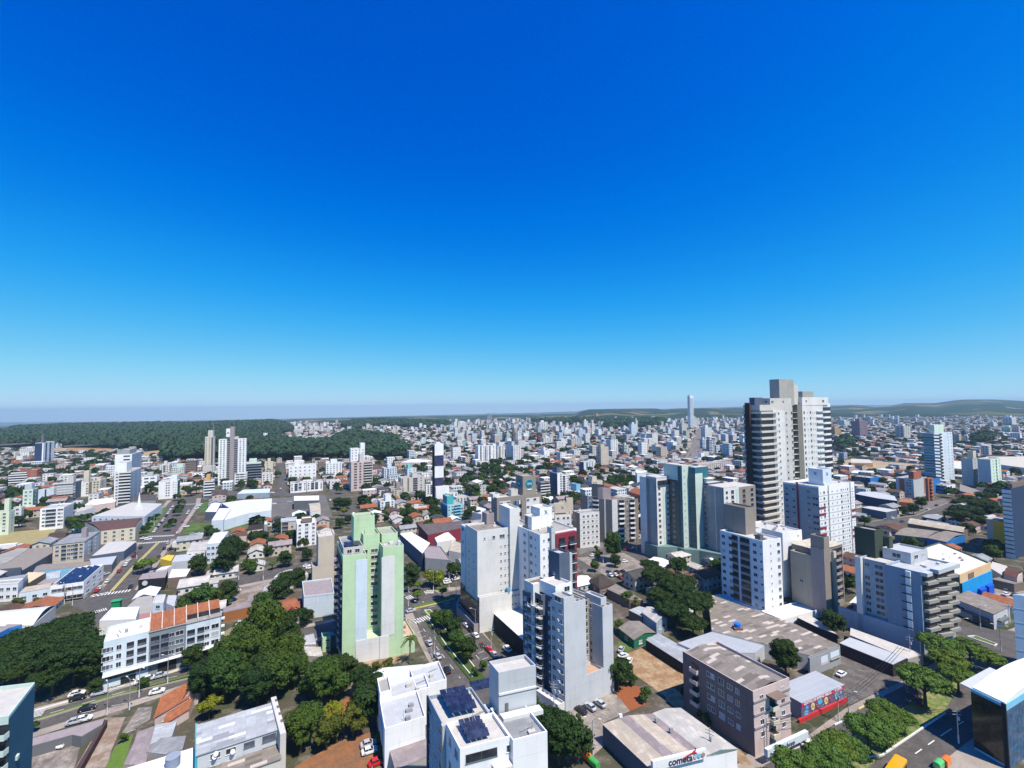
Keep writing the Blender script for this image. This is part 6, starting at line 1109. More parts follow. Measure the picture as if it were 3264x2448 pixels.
# low buildings and halls traced from the picture
LOW = [
 ('building', 'large tan flat roofed warehouse left of the cream four-storey block', 'warehouse', [('n', 0, 640), ('n', 110, 600), ('n', 490, 360), ('n', 860, 330), ('n', 865, 430), ('n', 370, 720), ('n', 350, 665), ('n', 0, 700)], 6, 'slate', 'taupe', 's', 'tan flat warehouse', 'slab'),
 ('building', 'grey sloping roofed shed strip at the left edge beside the tan warehouse', 'shed', [('n', -60, 640), ('n', 110, 595), ('n', 490, 355), ('n', 300, 350), ('n', -60, 480)], 5.8, 'bluegrey', 'conc', 's', None, 'sheet'),
 ('shed', 'long grey barrel roof in front of the cream four-storey block', 'shed', [('n', 550, 735), ('n', 1500, 650), ('n', 1500, 570), ('n', 700, 620), ('n', 600, 655)], 5.5, 'sky', 'taupe', 's', 'grey barrel roof shed', 'slab'),
 ('shed', 'grey-green metal roof next to the grey barrel roof', 'shed', [('n', 1500, 645), ('n', 1850, 620), ('n', 1930, 480), ('n', 1480, 530)], 5, 'dgrey', 'lgrey', 's', None, 'metal'),
 ('shed', 'long shed with white and grey-green striped roof along the avenue', 'warehouse', [('n', 1520, 480), ('n', 2050, 400), ('n', 2260, 235), ('n', 1790, 250)], 5.5, 'slate', 'lconc', 's', 'white-striped long shed', 'metal'),
 ('shed', 'small orange-cream roof with brown wall, left of the white solar store', 'shed', [('n', 470, 930), ('n', 760, 755), ('n', 470, 750), ('n', 370, 835), ('n', 465, 835)], 5, 'brown', (.70, .55, .34), 's', 'cream roof with brown wall', 'metal'),
 ('shed', 'mauve-brown narrow roof behind the white solar store', 'shed', [('n', 610, 950), ('n', 920, 930), ('n', 1000, 850), ('n', 760, 855)], 4.5, 'brown', 'mauve', 's', None, 'slab'),
 ('building', 'sky blue fronted low building beside the cream roof', 'building', [('n', 765, 860), ('n', 765, 770), ('n', 1000, 720), ('n', 990, 830)], 5, 'sky', 'lgrey', 's', None, 'sheet'),
 ('house', 'long beige roofed house with pale green garden wall facing the street, far left', 'house', [('n', 310, 1100), ('n', 835, 1010), ('n', 850, 925), ('n', 420, 995)], 5, 'pale', 'beige', 's', 'long beige roofed house', 'sheet'),
 ('building', 'white modern house with pink shutters at the left edge', 'house', [('n', -20, 960), ('n', 300, 940), ('n', 385, 870), ('n', 0, 900)], 8, 'white', 'conc', 'p', 'white house with pink shutters', 'slab'),
 ('shed', 'grey roof with solar collectors at the left edge', 'shed', [('n', -20, 950), ('n', 380, 870), ('n', 460, 780), ('n', 0, 850)], 7.5, 'lgrey', 'grey', 's', None, 'slab'),
 ('hall', 'long pale barrel-vaulted hall above the dark round trees at the left edge', 'hall', [('5', -200, 400), ('5', 285, 385), ('5', 480, 215), ('5', 0, 270)], 6, 'lconc', (.62, .64, .58), 'v', 'pale vaulted hall', 'metal'),
 ('shed', 'small white roof patch left of the dark round trees', 'shed', [('5', 130, 470), ('5', 210, 395), ('5', 290, 400), ('5', 250, 440)], 5, 'white', 'white', 's', None, 'metal'),
 ('building', 'blue-sided low building at the left edge behind the trees', 'building', [('5', -60, 480), ('5', 80, 410), ('5', 190, 380), ('5', 60, 380)], 7, 'blue', 'mauve', 's', None, 'slab'),
 ('school', 'long cream school with dark arches and a big brown tiled roof', 'school', [('1', 870, 1060), ('1', 1165, 1025), ('1', 1225, 945), ('1', 730, 985)], 9, 'sand', (.17, .09, .075), 'g', 'brown-roofed school', 'tile'),
 ('warehouse', 'large white-roofed warehouse with pale panels beside the planted strip', 'warehouse', [('1', 790, 935), ('1', 1245, 935), ('1', 1395, 825), ('1', 1130, 815), ('1', 1000, 860)], 8, 'pale', 'lconc', 's', 'large white warehouse', 'metal'),
 ('warehouse', 'dark brown corrugated roof left of the avenue end', 'warehouse', [('1', 1135, 800), ('1', 1340, 795), ('1', 1350, 745), ('1', 1210, 745)], 6, 'grey', (.10, .085, .08), 'g', None, 'sheet'),
 ('building', 'low white roofed shops behind the flats at left', 'building', [('1', 720, 840), ('1', 970, 800), ('1', 1010, 768), ('1', 800, 790)], 5, 'white', 'white', 's', None, 'metal'),
 ('building', 'white church-like hall with bright roof left of the large warehouse', 'hall', [('1', 790, 840), ('1', 990, 810), ('1', 1000, 790), ('1', 870, 795)], 6.5, 'rose', 'white', 'g', None, 'metal'),
 ('house', 'grey and cream roofed house left of the large white warehouse', 'house', [('1', 640, 905), ('1', 735, 880), ('1', 815, 855), ('1', 700, 855)], 7, 'offw', 'lconc', 's', None, 'sheet'),
 ('house', 'brown roofed villa with arches below the dry grass plot', 'house', [('1', 400, 1125), ('1', 560, 1110), ('1', 590, 1070), ('1', 450, 1075)], 5, 'brown', (.10, .07, .055), 'g', 'brown villa', 'tile'),
 ('hall', 'bright white gabled hall with a glass end on the lawn', 'hall', [('1', 1820, 970), ('1', 1920, 965), ('1', 1985, 865), ('1', 1885, 865)], 9, 'pale', 'white', 's', 'white hall on the lawn', 'metal'),
 ('hall', 'white roofed wing behind the white hall on the lawn', 'hall', [('1', 1765, 895), ('1', 1860, 895), ('1', 1900, 820), ('1', 1820, 822)], 7, 'slate', 'white', 's', None, 'metal'),
 ('warehouse', 'wide cream and white workshop roofs right of the lawn hall', 'warehouse', [('1', 1925, 970), ('1', 2150, 905), ('1', 2212, 900), ('2', 175, 880), ('2', 180, 780), ('1', 2080, 795), ('1', 1905, 820), ('1', 1985, 870)], 7.5, 'pale', 'offw', 's', 'wide workshop roofs', 'metal'),
 ('shop', 'black fronted corner cafe with a round white sign and flat roof', 'shop', [('1', 1190, 1480), ('1', 1420, 1460), ('1', 1445, 1395), ('1', 1225, 1430)], 6, 'black', 'mauve', 's', 'black corner cafe', 'slab'),
 ('shed', 'white roofed shed with brown sides right of the black cafe', 'shed', [('1', 1445, 1465), ('1', 1600, 1450), ('1', 1640, 1385), ('1', 1480, 1390)], 5, 'brown', 'white', 's', None, 'metal'),
 ('shed', 'white roof between the cafe and the yellow canopy', 'shed', [('1', 1340, 1400), ('1', 1430, 1390), ('1', 1480, 1355), ('1', 1390, 1370)], 4.5, 'white', 'offw', 's', None, 'metal'),
 ('building', 'grey-green low flat building left of the dense trees', 'building', [('1', 1475, 1330), ('1', 1680, 1310), ('1', 1710, 1250), ('1', 1510, 1270)], 5, 'lgrey', 'lgrey', 's', None, 'slab'),
 ('building', 'low cream office with ribbon window and flat roof beside the avenue', 'building', [('1', 1605, 1240), ('1', 1770, 1225), ('1', 1800, 1150), ('1', 1650, 1160)], 7, 'offw', 'lconc', 's', 'cream ribbon office', 'sheet'),
 ('apartment_building', 'bright white three-storey block with a glass stair beside the dense trees', 'apartment building', [('1', 1775, 1180), ('1', 1890, 1170), ('1', 1965, 1070), ('1', 1840, 1085)], 11, 'pale', 'white', 'p', 'bright white three-storey block', 'slab'),
 ('canopy', 'small bright yellow shop canopy by the avenue', 'canopy', [('1', 1380, 1300), ('1', 1470, 1320), ('1', 1500, 1270), ('1', 1440, 1265)], 3.5, 'yellow', 'yellow', 's', 'yellow canopy', 'metal'),
 ('house', 'house with rose walls and dark gable roof behind the dense trees', 'house', [('1', 2010, 1110), ('1', 2120, 1100), ('1', 2130, 1060), ('1', 2030, 1070)], 6, 'rose', (.16, .09, .06), 'g', None, 'tile'),
 ('building', 'pinkish two-storey house with dark hipped roof', 'house', [('1', 2130, 1060), ('2', 100, 1040), ('2', 110, 1000), ('1', 2140, 1010)], 8, 'rose', (.06, .04, .035), 's', None, 'tile'),
 ('shed', 'row of small white carport roofs beside the cream ribbon office', 'carport', [('1', 1480, 1165), ('1', 1640, 1140), ('1', 1690, 1105), ('1', 1530, 1120)], 3, 'offw', 'offw', 's', None, 'metal'),
 ('store', 'dark sign tower store with a long white canopy roof', 'store', [('2', 370, 800), ('2', 585, 795), ('2', 585, 755), ('2', 370, 760)], 8, 'dgrey', 'white', 's', 'long white canopy store', 'metal'),
 ('warehouse', 'beige roofed workshop with white annex inside the fenced yard', 'warehouse', [('2', 510, 900), ('2', 600, 880), ('2', 590, 815), ('2', 495, 825)], 7, 'offw', 'beige', 'g', 'beige workshop', 'sheet'),
 ('warehouse', 'long dark brown roof with pale skylight strips, right of the green tower', 'warehouse', [('2', 1520, 1095), ('2', 1830, 1030), ('2', 1830, 975), ('2', 1440, 1005)], 8, 'maroon', (.15, .12, .115), 's', 'brown skylight warehouse', 'sheet'),
 ('hall', 'bright white gabled hall directly right of the green tower', 'hall', [('2', 1475, 1255), ('2', 1540, 1165), ('2', 1380, 1070), ('2', 1280, 1085)], 8, 'slate', 'white', 's', 'white gabled hall', 'metal'),
 ('building', 'grey parapet building between the white hall and the yellow-green tree', 'building', [('2', 1500, 1300), ('2', 1720, 1320), ('2', 1630, 1200), ('2', 1480, 1195)], 7.5, 'grey', 'mauve', 'p', 'grey parapet building', 'slab'),
 ('hall', 'cream hall with sandy roof behind the yellow-green tree', 'hall', [('2', 1700, 1230), ('2', 1850, 1260), ('2', 1850, 1180), ('2', 1730, 1140)], 6, 'offw', 'beige', 's', None, 'sheet'),
 ('hall', 'bright white low gable left of the cream blank tower', 'hall', [('2', 1600, 1160), ('2', 1760, 1130), ('2', 1690, 1065), ('2', 1580, 1120)], 7, 'offw', 'white', 's', None, 'metal'),
 ('hall', 'white and blue roofed hall right of the turquoise block', 'hall', [('2', 1830, 880), ('2', 1980, 915), ('2', 2020, 870), ('2', 1900, 835)], 6, 'offw', 'offw', 's', None, 'metal'),
 ('hall', 'broad cream roofed hall left of the slim chequered tower', 'hall', [('2', 1290, 470), ('2', 1500, 470), ('2', 1560, 450), ('2', 1380, 440)], 8, 'sand', 'white', 's', None, 'metal'),
 ('shop', 'long low shop with blue-white canopy near the straight street, left', 'shop', [('1', 2040, 740), ('2', 160, 730), ('2', 165, 695), ('1', 2090, 705)], 5, 'pblue', 'pale', 's', None, 'metal'),
 ('shed', 'navy-walled shed with grey roof behind the white block with red bands', 'warehouse', [('m', 240, 1135), ('m', 495, 1185), ('m', 720, 1215), ('m', 690, 1160), ('m', 470, 1110), ('m', 300, 1110)], 8, 'navy', 'lgrey', 's', 'navy-walled shed', 'slab'),
 ('shed', 'grey-blue shed with pale roof along the right avenue', 'warehouse', [('m', 310, 1290), ('m', 595, 1345), ('m', 720, 1320), ('m', 560, 1295), ('m', 400, 1275)], 6, 'slate', 'lconc', 's', 'grey-blue shed', 'metal'),
 ('warehouse', 'long barrel-roofed market hall with cream vault, right', 'warehouse', [('m', 840, 1470), ('m', 1480, 1575), ('m', 1530, 1540), ('m', 900, 1430)], 6, 'brown', 'beige', 'v', 'cream vaulted market hall', 'sheet'),
 ('warehouse', 'grey double-vaulted shed with navy wall, in front of the market hall', 'warehouse', [('m', 690, 1600), ('m', 1060, 1640), ('m', 1290, 1580), ('m', 900, 1530)], 6, 'navy', 'taupe', 'v', 'double-vaulted shed', 'sheet'),
 ('warehouse', 'grey gabled shed with blue pillar right of the double-vaulted shed', 'warehouse', [('m', 1060, 1640), ('m', 1290, 1690), ('m', 1500, 1600), ('m', 1290, 1560)], 6, 'blue', 'taupe', 'g', None, 'sheet'),
 ('building', 'small dark blue building by the right avenue corner', 'building', [('m', 1010, 1400), ('m', 1180, 1430), ('m', 1270, 1380), ('m', 1120, 1370)], 5, 'navy', 'grey', 's', None, 'slab'),
 ('warehouse', 'sand-coloured depot roof in the sandy lot, far right', 'warehouse', [('m', 190, 775), ('m', 440, 780), ('m', 400, 740), ('m', 190, 730)], 6, (.5, .28, .14), 'sand', 's', None, 'metal'),
 ('warehouse', 'very wide pale factory hall near the right edge', 'factory', [('m', 1700, 770), ('m', 2300, 850), ('m', 2300, 705), ('m', 1750, 705)], 9, 'offw', 'sand', 's', 'wide pale factory', 'metal'),
 ('shed', 'white sheds between the grey twin blocks and the teal tower', 'warehouse', [('m', 1370, 840), ('m', 1460, 850), ('m', 1460, 760), ('m', 1370, 755)], 7, 'white', 'offw', 's', None, 'metal'),
 ('house', 'small house with orange tiled roof in front of the red striped block', 'house', [('m', 740, 1225), ('m', 900, 1240), ('m', 890, 1190), ('m', 770, 1190)], 5, 'terra', (.45, .22, .12), 'g', None, 'tile'),
 ('shed', 'dark roofed depot row behind the blue commercial block', 'warehouse', [('m', 190, 890), ('m', 450, 905), ('m', 450, 870), ('m', 220, 865)], 6, 'lgrey', 'white', 's', None, 'metal'),
 ('building', 'pale roofed ramp building below the grey twin blocks', 'building', [('m', 1440, 1100), ('m', 1640, 1150), ('m', 1700, 1110), ('m', 1440, 1020)], 6, 'slate', 'taupe', 's', None, 'slab'),
 ('house', 'house with brown hipped roof near the blue and cream store', 'house', [('s', 1870, 340), ('s', 2050, 390), ('s', 2120, 310), ('s', 1940, 250)], 6, 'rose', (.17, .075, .055), 'g', None, 'tile'),
 ('shed', 'grey yard sheds right of the blue and cream store', 'shed', [('s', 1700, 260), ('s', 1850, 350), ('s', 1920, 230), ('s', 1720, 170)], 5, 'offw', 'lconc', 's', None, 'slab'),
 ('shed', 'narrow grey roofed buildings at the right edge behind the car park', 'shed', [('s', 1700, 400), ('s', 2010, 470), ('s', 2143, 440), ('s', 1850, 370)], 4, 'brown', 'taupe', 's', None, 'sheet'),
 ('hall', 'dark brick roofed hall behind the curved balcony block', 'hall', [('3', 1090, 990), ('3', 1240, 1040), ('3', 1240, 970), ('3', 1130, 960)], 6, 'brick', 'rust', 's', None, 'slab'),
]
for nm, lab, cat, pts, h, wc, rc, rf, sh, rk in LOW:
    t, P_ = flat(nm, lab, cat, pts, h, wc, rc, rf, short=sh, rk=rk)
    if sh == 'black corner cafe':
        b = MB(); b.prism([(1.2*cos(2*pi*i/16), 1.2*sin(2*pi*i/16)) for i in range(16)], 0, .1); o = b.build('round_sign', M('offw', 'plain'), t); o.location = (P_[0][0]*.75+P_[1][0]*.25, P_[0][1]*.75+P_[1][1]*.25-.15, 4.2); o.rotation_euler = (pi/2, 0, 0)
    if sh in ('brown-roofed school', 'cream ribbon office', 'white house with pink shutters', 'long beige roofed house', 'bright white three-storey block', 'large white warehouse', 'stained flat roof house'):
        ws = []; facade(t, P_[0], P_[1], .5, h-.4, max(1, int(h/3)), 'A%d' % max(3, int(P_[1][0]/4.5)), wc, ws, []); put_parts(t, ws, 'window')
sp = W(*q('1', 1192, 955)); t = thing('steeple', 'slender white steeple rising beside the brown-roofed school', 'steeple', (sp[0], sp[1], 0)); b = MB(); b.prism([(-1.6, -1.6), (1.6, -1.6), (1.6, 1.6), (-1.6, 1.6)], 0, 11); b.build('steeple_base', M('white', 'wall'), t); b = MB(); b.tube((0, 0, 11), (0, 0, 22), 1.3, .1, 8); b.build('spire', M('white', 'wall'), t)
# ================================================================ cars
def car_meshes(c):
    """hatchback shell lofted from side profiles: body, glasshouse, wheels, lamps"""
    Lh = 2.1; st = [(-2.1, .45, .72, .70), (-1.95, .30, .90, .80), (-1.2, .26, .96, .86), (0, .26, .98, .88), (1.1, .26, .93, .87), (1.75, .28, .80, .82), (2.08, .42, .62, .68)]
    b = MB(); R = []
    for x, z0, z1, hw in st:
        R.append([(x, -hw, z0), (x, -hw, (z0+z1)/2+.05), (x, -hw*.93, z1), (x, hw*.93, z1), (x, hw, (z0+z1)/2+.05), (x, hw, z0)])
    for a, d in zip(R, R[1:]):
        for i in range(6): j = (i+1) % 6; b.face([a[i], a[j], d[j], d[i]][::-1])
    b.face(R[0]); b.face(R[-1][::-1])
    rf = [(-1.55, .93), (-1.15, 1.40), (.25, 1.44), (.95, .95)]
    b.face([(-1.15, -.62, 1.42), (.25, -.62, 1.46), (.25, .62, 1.46), (-1.15, .62, 1.42)]); b.face([(-1.15, .62, 1.39), (.25, .62, 1.43), (.25, -.62, 1.43), (-1.15, -.62, 1.39)])
    for s in (-1, 1):
        for (xa, za), (xb, zb) in zip(rf, rf[1:]): b.tube((xa, s*(.80 if za < 1.1 else .62), za), (xb, s*(.80 if zb < 1.1 else .62), zb), .035, .035, 4)
        b.tube((-.35, s*.8, .95), (-.35, s*.62, 1.42), .04, .04, 4)
    g = MB()
    lo = [(-1.5, -.79, .94), (.92, -.79, .94), (.92, .79, .94), (-1.5, .79, .94)]; hi = [(-1.13, -.61, 1.4), (.24, -.61, 1.43), (.24, .61, 1.43), (-1.13, .61, 1.4)]
    for i in range(4): j = (i+1) % 4; g.face([lo[i], lo[j], hi[j], hi[i]])
    w_ = MB(); w_.tube((0, -.11, 0), (0, .11, 0), .32, .32, 14); rm_ = MB(); rm_.tube((0, -.12, 0), (0, .12, 0), .18, .18, 10)
    h = MB(); h.box(-.05, .05, -.17, .17, -.07, .07)
    return (b.mesh('car_body', M(c, 'paint')), g.mesh('car_windows', DARK), (w_.mesh('wheel', M((.012, .012, .012), 'plain')), rm_.mesh('rim', M('steel', 'plain'))), h.mesh('headlight', M('white', 'plain')), h.mesh('tail_light', M('red', 'plain')))
CARC = {'white': 'white', 'silver': 'silver', 'black': (.018, .018, .02), 'red': (.55, .015, .02), 'grey': (.10, .105, .11), 'dark blue': (.02, .035, .08), 'maroon': (.16, .02, .025)}
PROTO = {}
AUTO = []    # (object, noun, plural hint) waiting for a label that says where it stands
def make_car(c):
    bm_, gm_, wm_, hm_, tm_ = car_meshes(CARC[c]); t = mk('parked_car', None); mk('car_body', bm_, t); mk('car_windows', gm_, t)
    for x in (-1.3, 1.28):
        for y in (-.76, .76): mk('rim', wm_[1], mk('wheel', wm_[0], t, (x, y, .32)))
    for y in (-.56, .56): mk('headlight', hm_, t, (2.03, y, .60)); mk('tail_light', tm_, t, (-2.06, y, .68))
    return t
def car(px, py, head, c):
    """head: heading in degrees clockwise from the view direction"""
    g = W(px, py); rz = pi/2-radians(head)
    if c not in PROTO: PROTO[c] = o = make_car(c); o.location = (*g, .31); o.rotation_euler = (0, 0, rz)
    else: o = clone(PROTO[c], (*g, .31), rz)
    o['category'] = 'car'; o['group'] = 'cars parked and driving along the streets'; AUTO.append((o, c+' car', 'car', prj(*g, .7))); return o
def cars(t, lst):
    for X, Y, hd, c in lst: car(*q(t, X, Y), hd, c)
cars('5', [(855, 985, 62, 'silver'), (670, 1030, 62, 'black'), (660, 995, 62, 'white'), (750, 1120, 62, 'black'), (1380, 835, 55, 'silver'), (1220, 885, 55, 'white'), (1285, 860, 55, 'white'), (1800, 690, 55, 'black'), (1350, 975, 62, 'white'), (555, 1420, -10, 'white'), (645, 1235, 62, 'silver'), (715, 1215, 62, 'white'),
           (2065, 385, 60, 'white'), (2030, 100, 60, 'white'), (2020, 120, 60, 'dark blue'), (1370, 65, 70, 'white'), (1125, 65, -28, 'black'), (830, 100, -28, 'red'), (860, 75, -28, 'white'), (925, 18, -28, 'white')])
cars('1', [(1025, 1412, -28, 'red'), (1080, 1360, -28, 'white'), (1095, 1335, -28, 'white'), (1115, 1315, -28, 'white'), (1165, 1260, -28, 'maroon'), (1150, 1283, -28, 'maroon'), (1090, 1262, -28, 'silver'), (1210, 1210, -28, 'black'), (1365, 1290, -28, 'maroon'), (1412, 1218, -28, 'black'), (1470, 1222, 60, 'black'), (1445, 1170, -28, 'silver'), (1340, 1320, -28, 'maroon'),
           (1275, 1138, 62, 'white'), (1235, 1130, 62, 'white'), (1325, 1072, -28, 'white'), (1340, 1050, -28, 'white'), (1355, 1032, -28, 'black'), (1368, 1015, -28, 'white'), (1385, 995, -28, 'black'), (1398, 978, -28, 'white'), (1410, 960, -28, 'silver'), (1430, 935, -28, 'black'), (1445, 915, -28, 'white'), (1455, 898, -28, 'silver'), (1468, 880, -28, 'white'), (1487, 855, -28, 'white'),
           (1570, 985, -28, 'red'), (1515, 1072, -28, 'red'), (1525, 1082, -28, 'white'), (1610, 915, -28, 'white'), (1622, 895, -28, 'white'), (1600, 1028, 62, 'white'), (1690, 870, 62, 'white'), (1705, 850, 62, 'white'), (1720, 835, 62, 'white'), (1720, 1092, 62, 'white'), (1660, 1095, 62, 'silver'), (920, 1420, 0, 'white'), (905, 1440, 20, 'silver'), (1820, 800, 60, 'white'), (1900, 785, 60, 'silver')])
cars('6', [(1850, 400, -30, 'white'), (1890, 440, -30, 'black'), (1930, 490, -30, 'white'), (2045, 610, -30, 'red'), (2090, 655, -30, 'silver'), (2200, 600, -30, 'white'), (1530, 555, -32, 'silver'), (1605, 670, -32, 'silver'), (1685, 790, -32, 'black'), (1375, 275, 60, 'silver'), (1610, 455, -30, 'black'),
           (1010, 1430, 65, 'silver'), (1020, 1490, 65, 'white'), (1080, 1590, 60, 'red'), (1760, 0, 60, 'white'), (1680, 10, 60, 'white'), (1690, 30, 60, 'white')])
cars('7', [(600, 1240, -35, 'black'), (668, 1215, -35, 'silver'), (742, 1190, -35, 'silver'), (40, 775, -40, 'white'), (965, 862, 30, 'white'), (920, 825, 65, 'white'), (905, 775, 30, 'silver'), (690, 58, 65, 'white'), (945, 12, 65, 'red'), (1000, 5, 65, 'silver'), (930, 103, 65, 'white'), (880, 118, 60, 'white'),
           (820, 208, -20, 'white'), (858, 205, -20, 'white'), (895, 223, -20, 'red'), (945, 200, -20, 'white'), (915, 180, -20, 'black'), (870, 185, -20, 'black'), (810, 185, -20, 'grey')])
cars('8', [(672, 965, 62, 'white'), (420, 1500, 62, 'white'), (1270, 1180, 60, 'maroon'), (1710, 342, 70, 'white'), (1770, 358, 70, 'black'), (1780, 280, 70, 'red'), (1930, 312, 70, 'white'), (1920, 355, 70, 'white'), (1990, 360, 70, 'grey'), (1600, 42, 40, 'grey'), (1450, 8, 20, 'white'), (1490, 12, 20, 'white'), (1540, 15, 20, 'white')])
cars('4', [(1180, 1198, 62, 'white'), (1140, 1215, 62, 'white'), (1085, 1220, 62, 'silver'), (1220, 1242, 62, 'grey'), (1430, 1140, 62, 'white'), (1500, 1110, 62, 'maroon'), (1120, 945, 60, 'white'), (1150, 955, 60, 'silver'), (1090, 930, 60, 'grey'), (960, 1195, 60, 'white'), (1640, 1455, 60, 'white'), (1600, 1470, 60, 'silver'), (1715, 1500, 60, 'grey'), (770, 840, 60, 'white'), (800, 850, 60, 'silver'), (880, 1430, 60, 'dark blue')])
cars('2', [(200, 832, 62, 'white'), (330, 815, 62, 'silver'), (185, 735, 62, 'white'), (480, 1370, 60, 'white'), (505, 1385, 60, 'white'), (870, 940, -28, 'white'), (880, 915, -28, 'silver'), (680, 800, -28, 'white'), (255, 700, -28, 'white'), (300, 640, -28, 'silver')])
cars('3', [(1660, 720, -28, 'white'), (1690, 650, -28, 'silver'), (1190, 615, 60, 'silver'), (1620, 680, 60, 'maroon')])
# lorry, bus, motorbikes, containers
g = W(*q('n', 110, 385)); t = thing('lorry', 'white lorry with a long box trailer standing by the dry grass plot, left edge', 'lorry', (*g, .1), pi/2-radians(66))
b = MB(); b.box(-9, 5, -1.25, 1.25, 1.2, 4.0); b.build('trailer', M('white', 'wall'), t); b = MB(); b.box(5.5, 7.8, -1.15, 1.15, .9, 3.2); b.box(7.5, 7.9, -1.0, 1.0, .9, 1.8); b.build('cab', M('white', 'paint'), t); b = MB(); b.box(7.82, 7.86, -1.0, 1.0, 2.0, 3.0); b.build('windscreen', DARK, t)
for x in (-7.5, -6.2, 3.5, 6.6):
    for y in (-1.05, 1.05): w_ = MB(); w_.tube((0, -.15, 0), (0, .15, 0), .5, .5, 12); o = w_.build('wheel', M((.012, .012, .012), 'plain'), t); o.location = (x, y, .5)
g = W(*q('8', 1075, 1760)); t = thing('bus', 'bright orange-yellow bus roof at the bottom edge on the boulevard', 'bus', (*g, .1), pi/2-radians(55))
b = MB(); b.prism([(-5.5, -1.2), (5.2, -1.2), (5.5, -.9), (5.5, .9), (5.2, 1.2), (-5.5, 1.2)], .5, 3.2); b.prism([(-5.2, -1.0), (5.1, -1.0), (5.1, 1.0), (-5.2, 1.0)], 3.2, 3.4); b.build('bus_body', M((.85, .36, .01), 'paint'), t)
b = MB(); b.box(-5.2, 5.0, -1.22, -1.2, 1.5, 2.6); b.box(-5.2, 5.0, 1.2, 1.22, 1.5, 2.6); b.build('bus_windows', DARK, t)
for x in (-3.2, 3.3):
    for y in (-1.1, 1.1): w_ = MB(); w_.tube((0, -.15, 0), (0, .15, 0), .48, .48, 12); o = w_.build('wheel', M((.012, .012, .012), 'plain'), t); o.location = (x, y, .48)
def bin_(px, py, c, lab, rz):
    t = thing('waste_container', lab, 'waste container', (*W(px, py), .3), rz, 'waste containers by the kerb')
    b = MB(); b.prism([(-1.3, -.7), (1.3, -.7), (1.3, .7), (-1.3, .7)], .2, 1.3); b.build('container_body', M(c, 'paint'), t)
    b = MB()
    for i in range(6):
        a0, a1 = pi*i/6, pi*(i+1)/6; b.face([(-1.35, -.75*cos(a0), 1.3+.4*sin(a0)), (1.35, -.75*cos(a0), 1.3+.4*sin(a0)), (1.35, -.75*cos(a1), 1.3+.4*sin(a1)), (-1.35, -.75*cos(a1), 1.3+.4*sin(a1))])
    for s in (-1.35, 1.35): b.face([(s, -.75*cos(pi*i/6), 1.3+.4*sin(pi*i/6)) for i in range(7)])
    b.build('lid', M(c, 'paint'), t)
    for x in (-1.1, 1.1):
        for y in (-.6, .6): w_ = MB(); w_.tube((x, y-.05, .1), (x, y+.05, .1), .12, .12, 8); w_.build('castor', M('black', 'plain'), t)
bin_(*q('7', 645, 1600), (.85, .22, .02), 'orange waste container on the pavement left of the cometa store', 2.2); bin_(*q('7', 700, 1655), (.05, .38, .08), 'green waste container on the pavement left of the cometa store', 2.2)
bin_(*q('8', 1465, 1640), (.85, .18, .03), 'orange waste container at the bottom edge below the boulevard', .5); bin_(*q('8', 1410, 1665), (.10, .50, .16), 'green waste container at the bottom edge below the boulevard', .5)
g = W(*q('5', 1000, 240)); t = thing('kiosk', 'small bright green kiosk beside the road junction', 'kiosk', (*g, .3), .4); b = MB(); b.box(-1.6, 1.6, -1.2, 1.2, 0, 3.2); b.build('kiosk_body', M((.01, .22, .09), 'wall'), t); b = MB(); b.box(-1.9, 1.9, -1.5, 1.5, 3.21, 3.4); b.build('kiosk_roof', M((.03, .3, .14), 'wall'), t)
for k, (X, Y) in enumerate(((1970, 560), (1985, 572), (2000, 585))):
    g = W(*q('6', X, Y)); t = thing('motorbike', ('leftmost', 'middle', 'rightmost')[k]+' of three motorbikes parked behind the red car on the avenue', 'motorbike', (*g, .31), .9, 'motorbikes in a row')
    b = MB(); b.tube((-.4, 0, .65), (.35, 0, .7), .16, .12, 8); b.tube((.4, 0, .6), (.55, 0, 1.05), .04, .04); b.tube((.5, -.3, 1.0), (.5, .3, 1.0), .025, .025); b.build('bike_frame', M(('red', 'black', 'grey')[k], 'paint'), t)
    for x in (-.65, .65): w_ = MB(); w_.tube((x, -.05, .3), (x, .05, .3), .3, .3, 12); w_.build('wheel', M((.012, .012, .012), 'plain'), t)
t = thing('water_tank', 'bright blue water tank on a small brick block beside the patchwork warehouse', 'water tank', (*W(*q('7', 1785, 610), 5), 4.6))
b = MB(); b.box(-1.6, 1.6, -1.2, 1.2, 0, 1.4); b.build('brick_stand', M((.45, .2, .1), 'tile'), t); b = MB(); b.prism([(1.2*cos(2*pi*i/18), 1.2*sin(2*pi*i/18)) for i in range(18)], 1.42, 2.7); b.build('tank_body', M((.01, .16, .60), 'plain'), t)
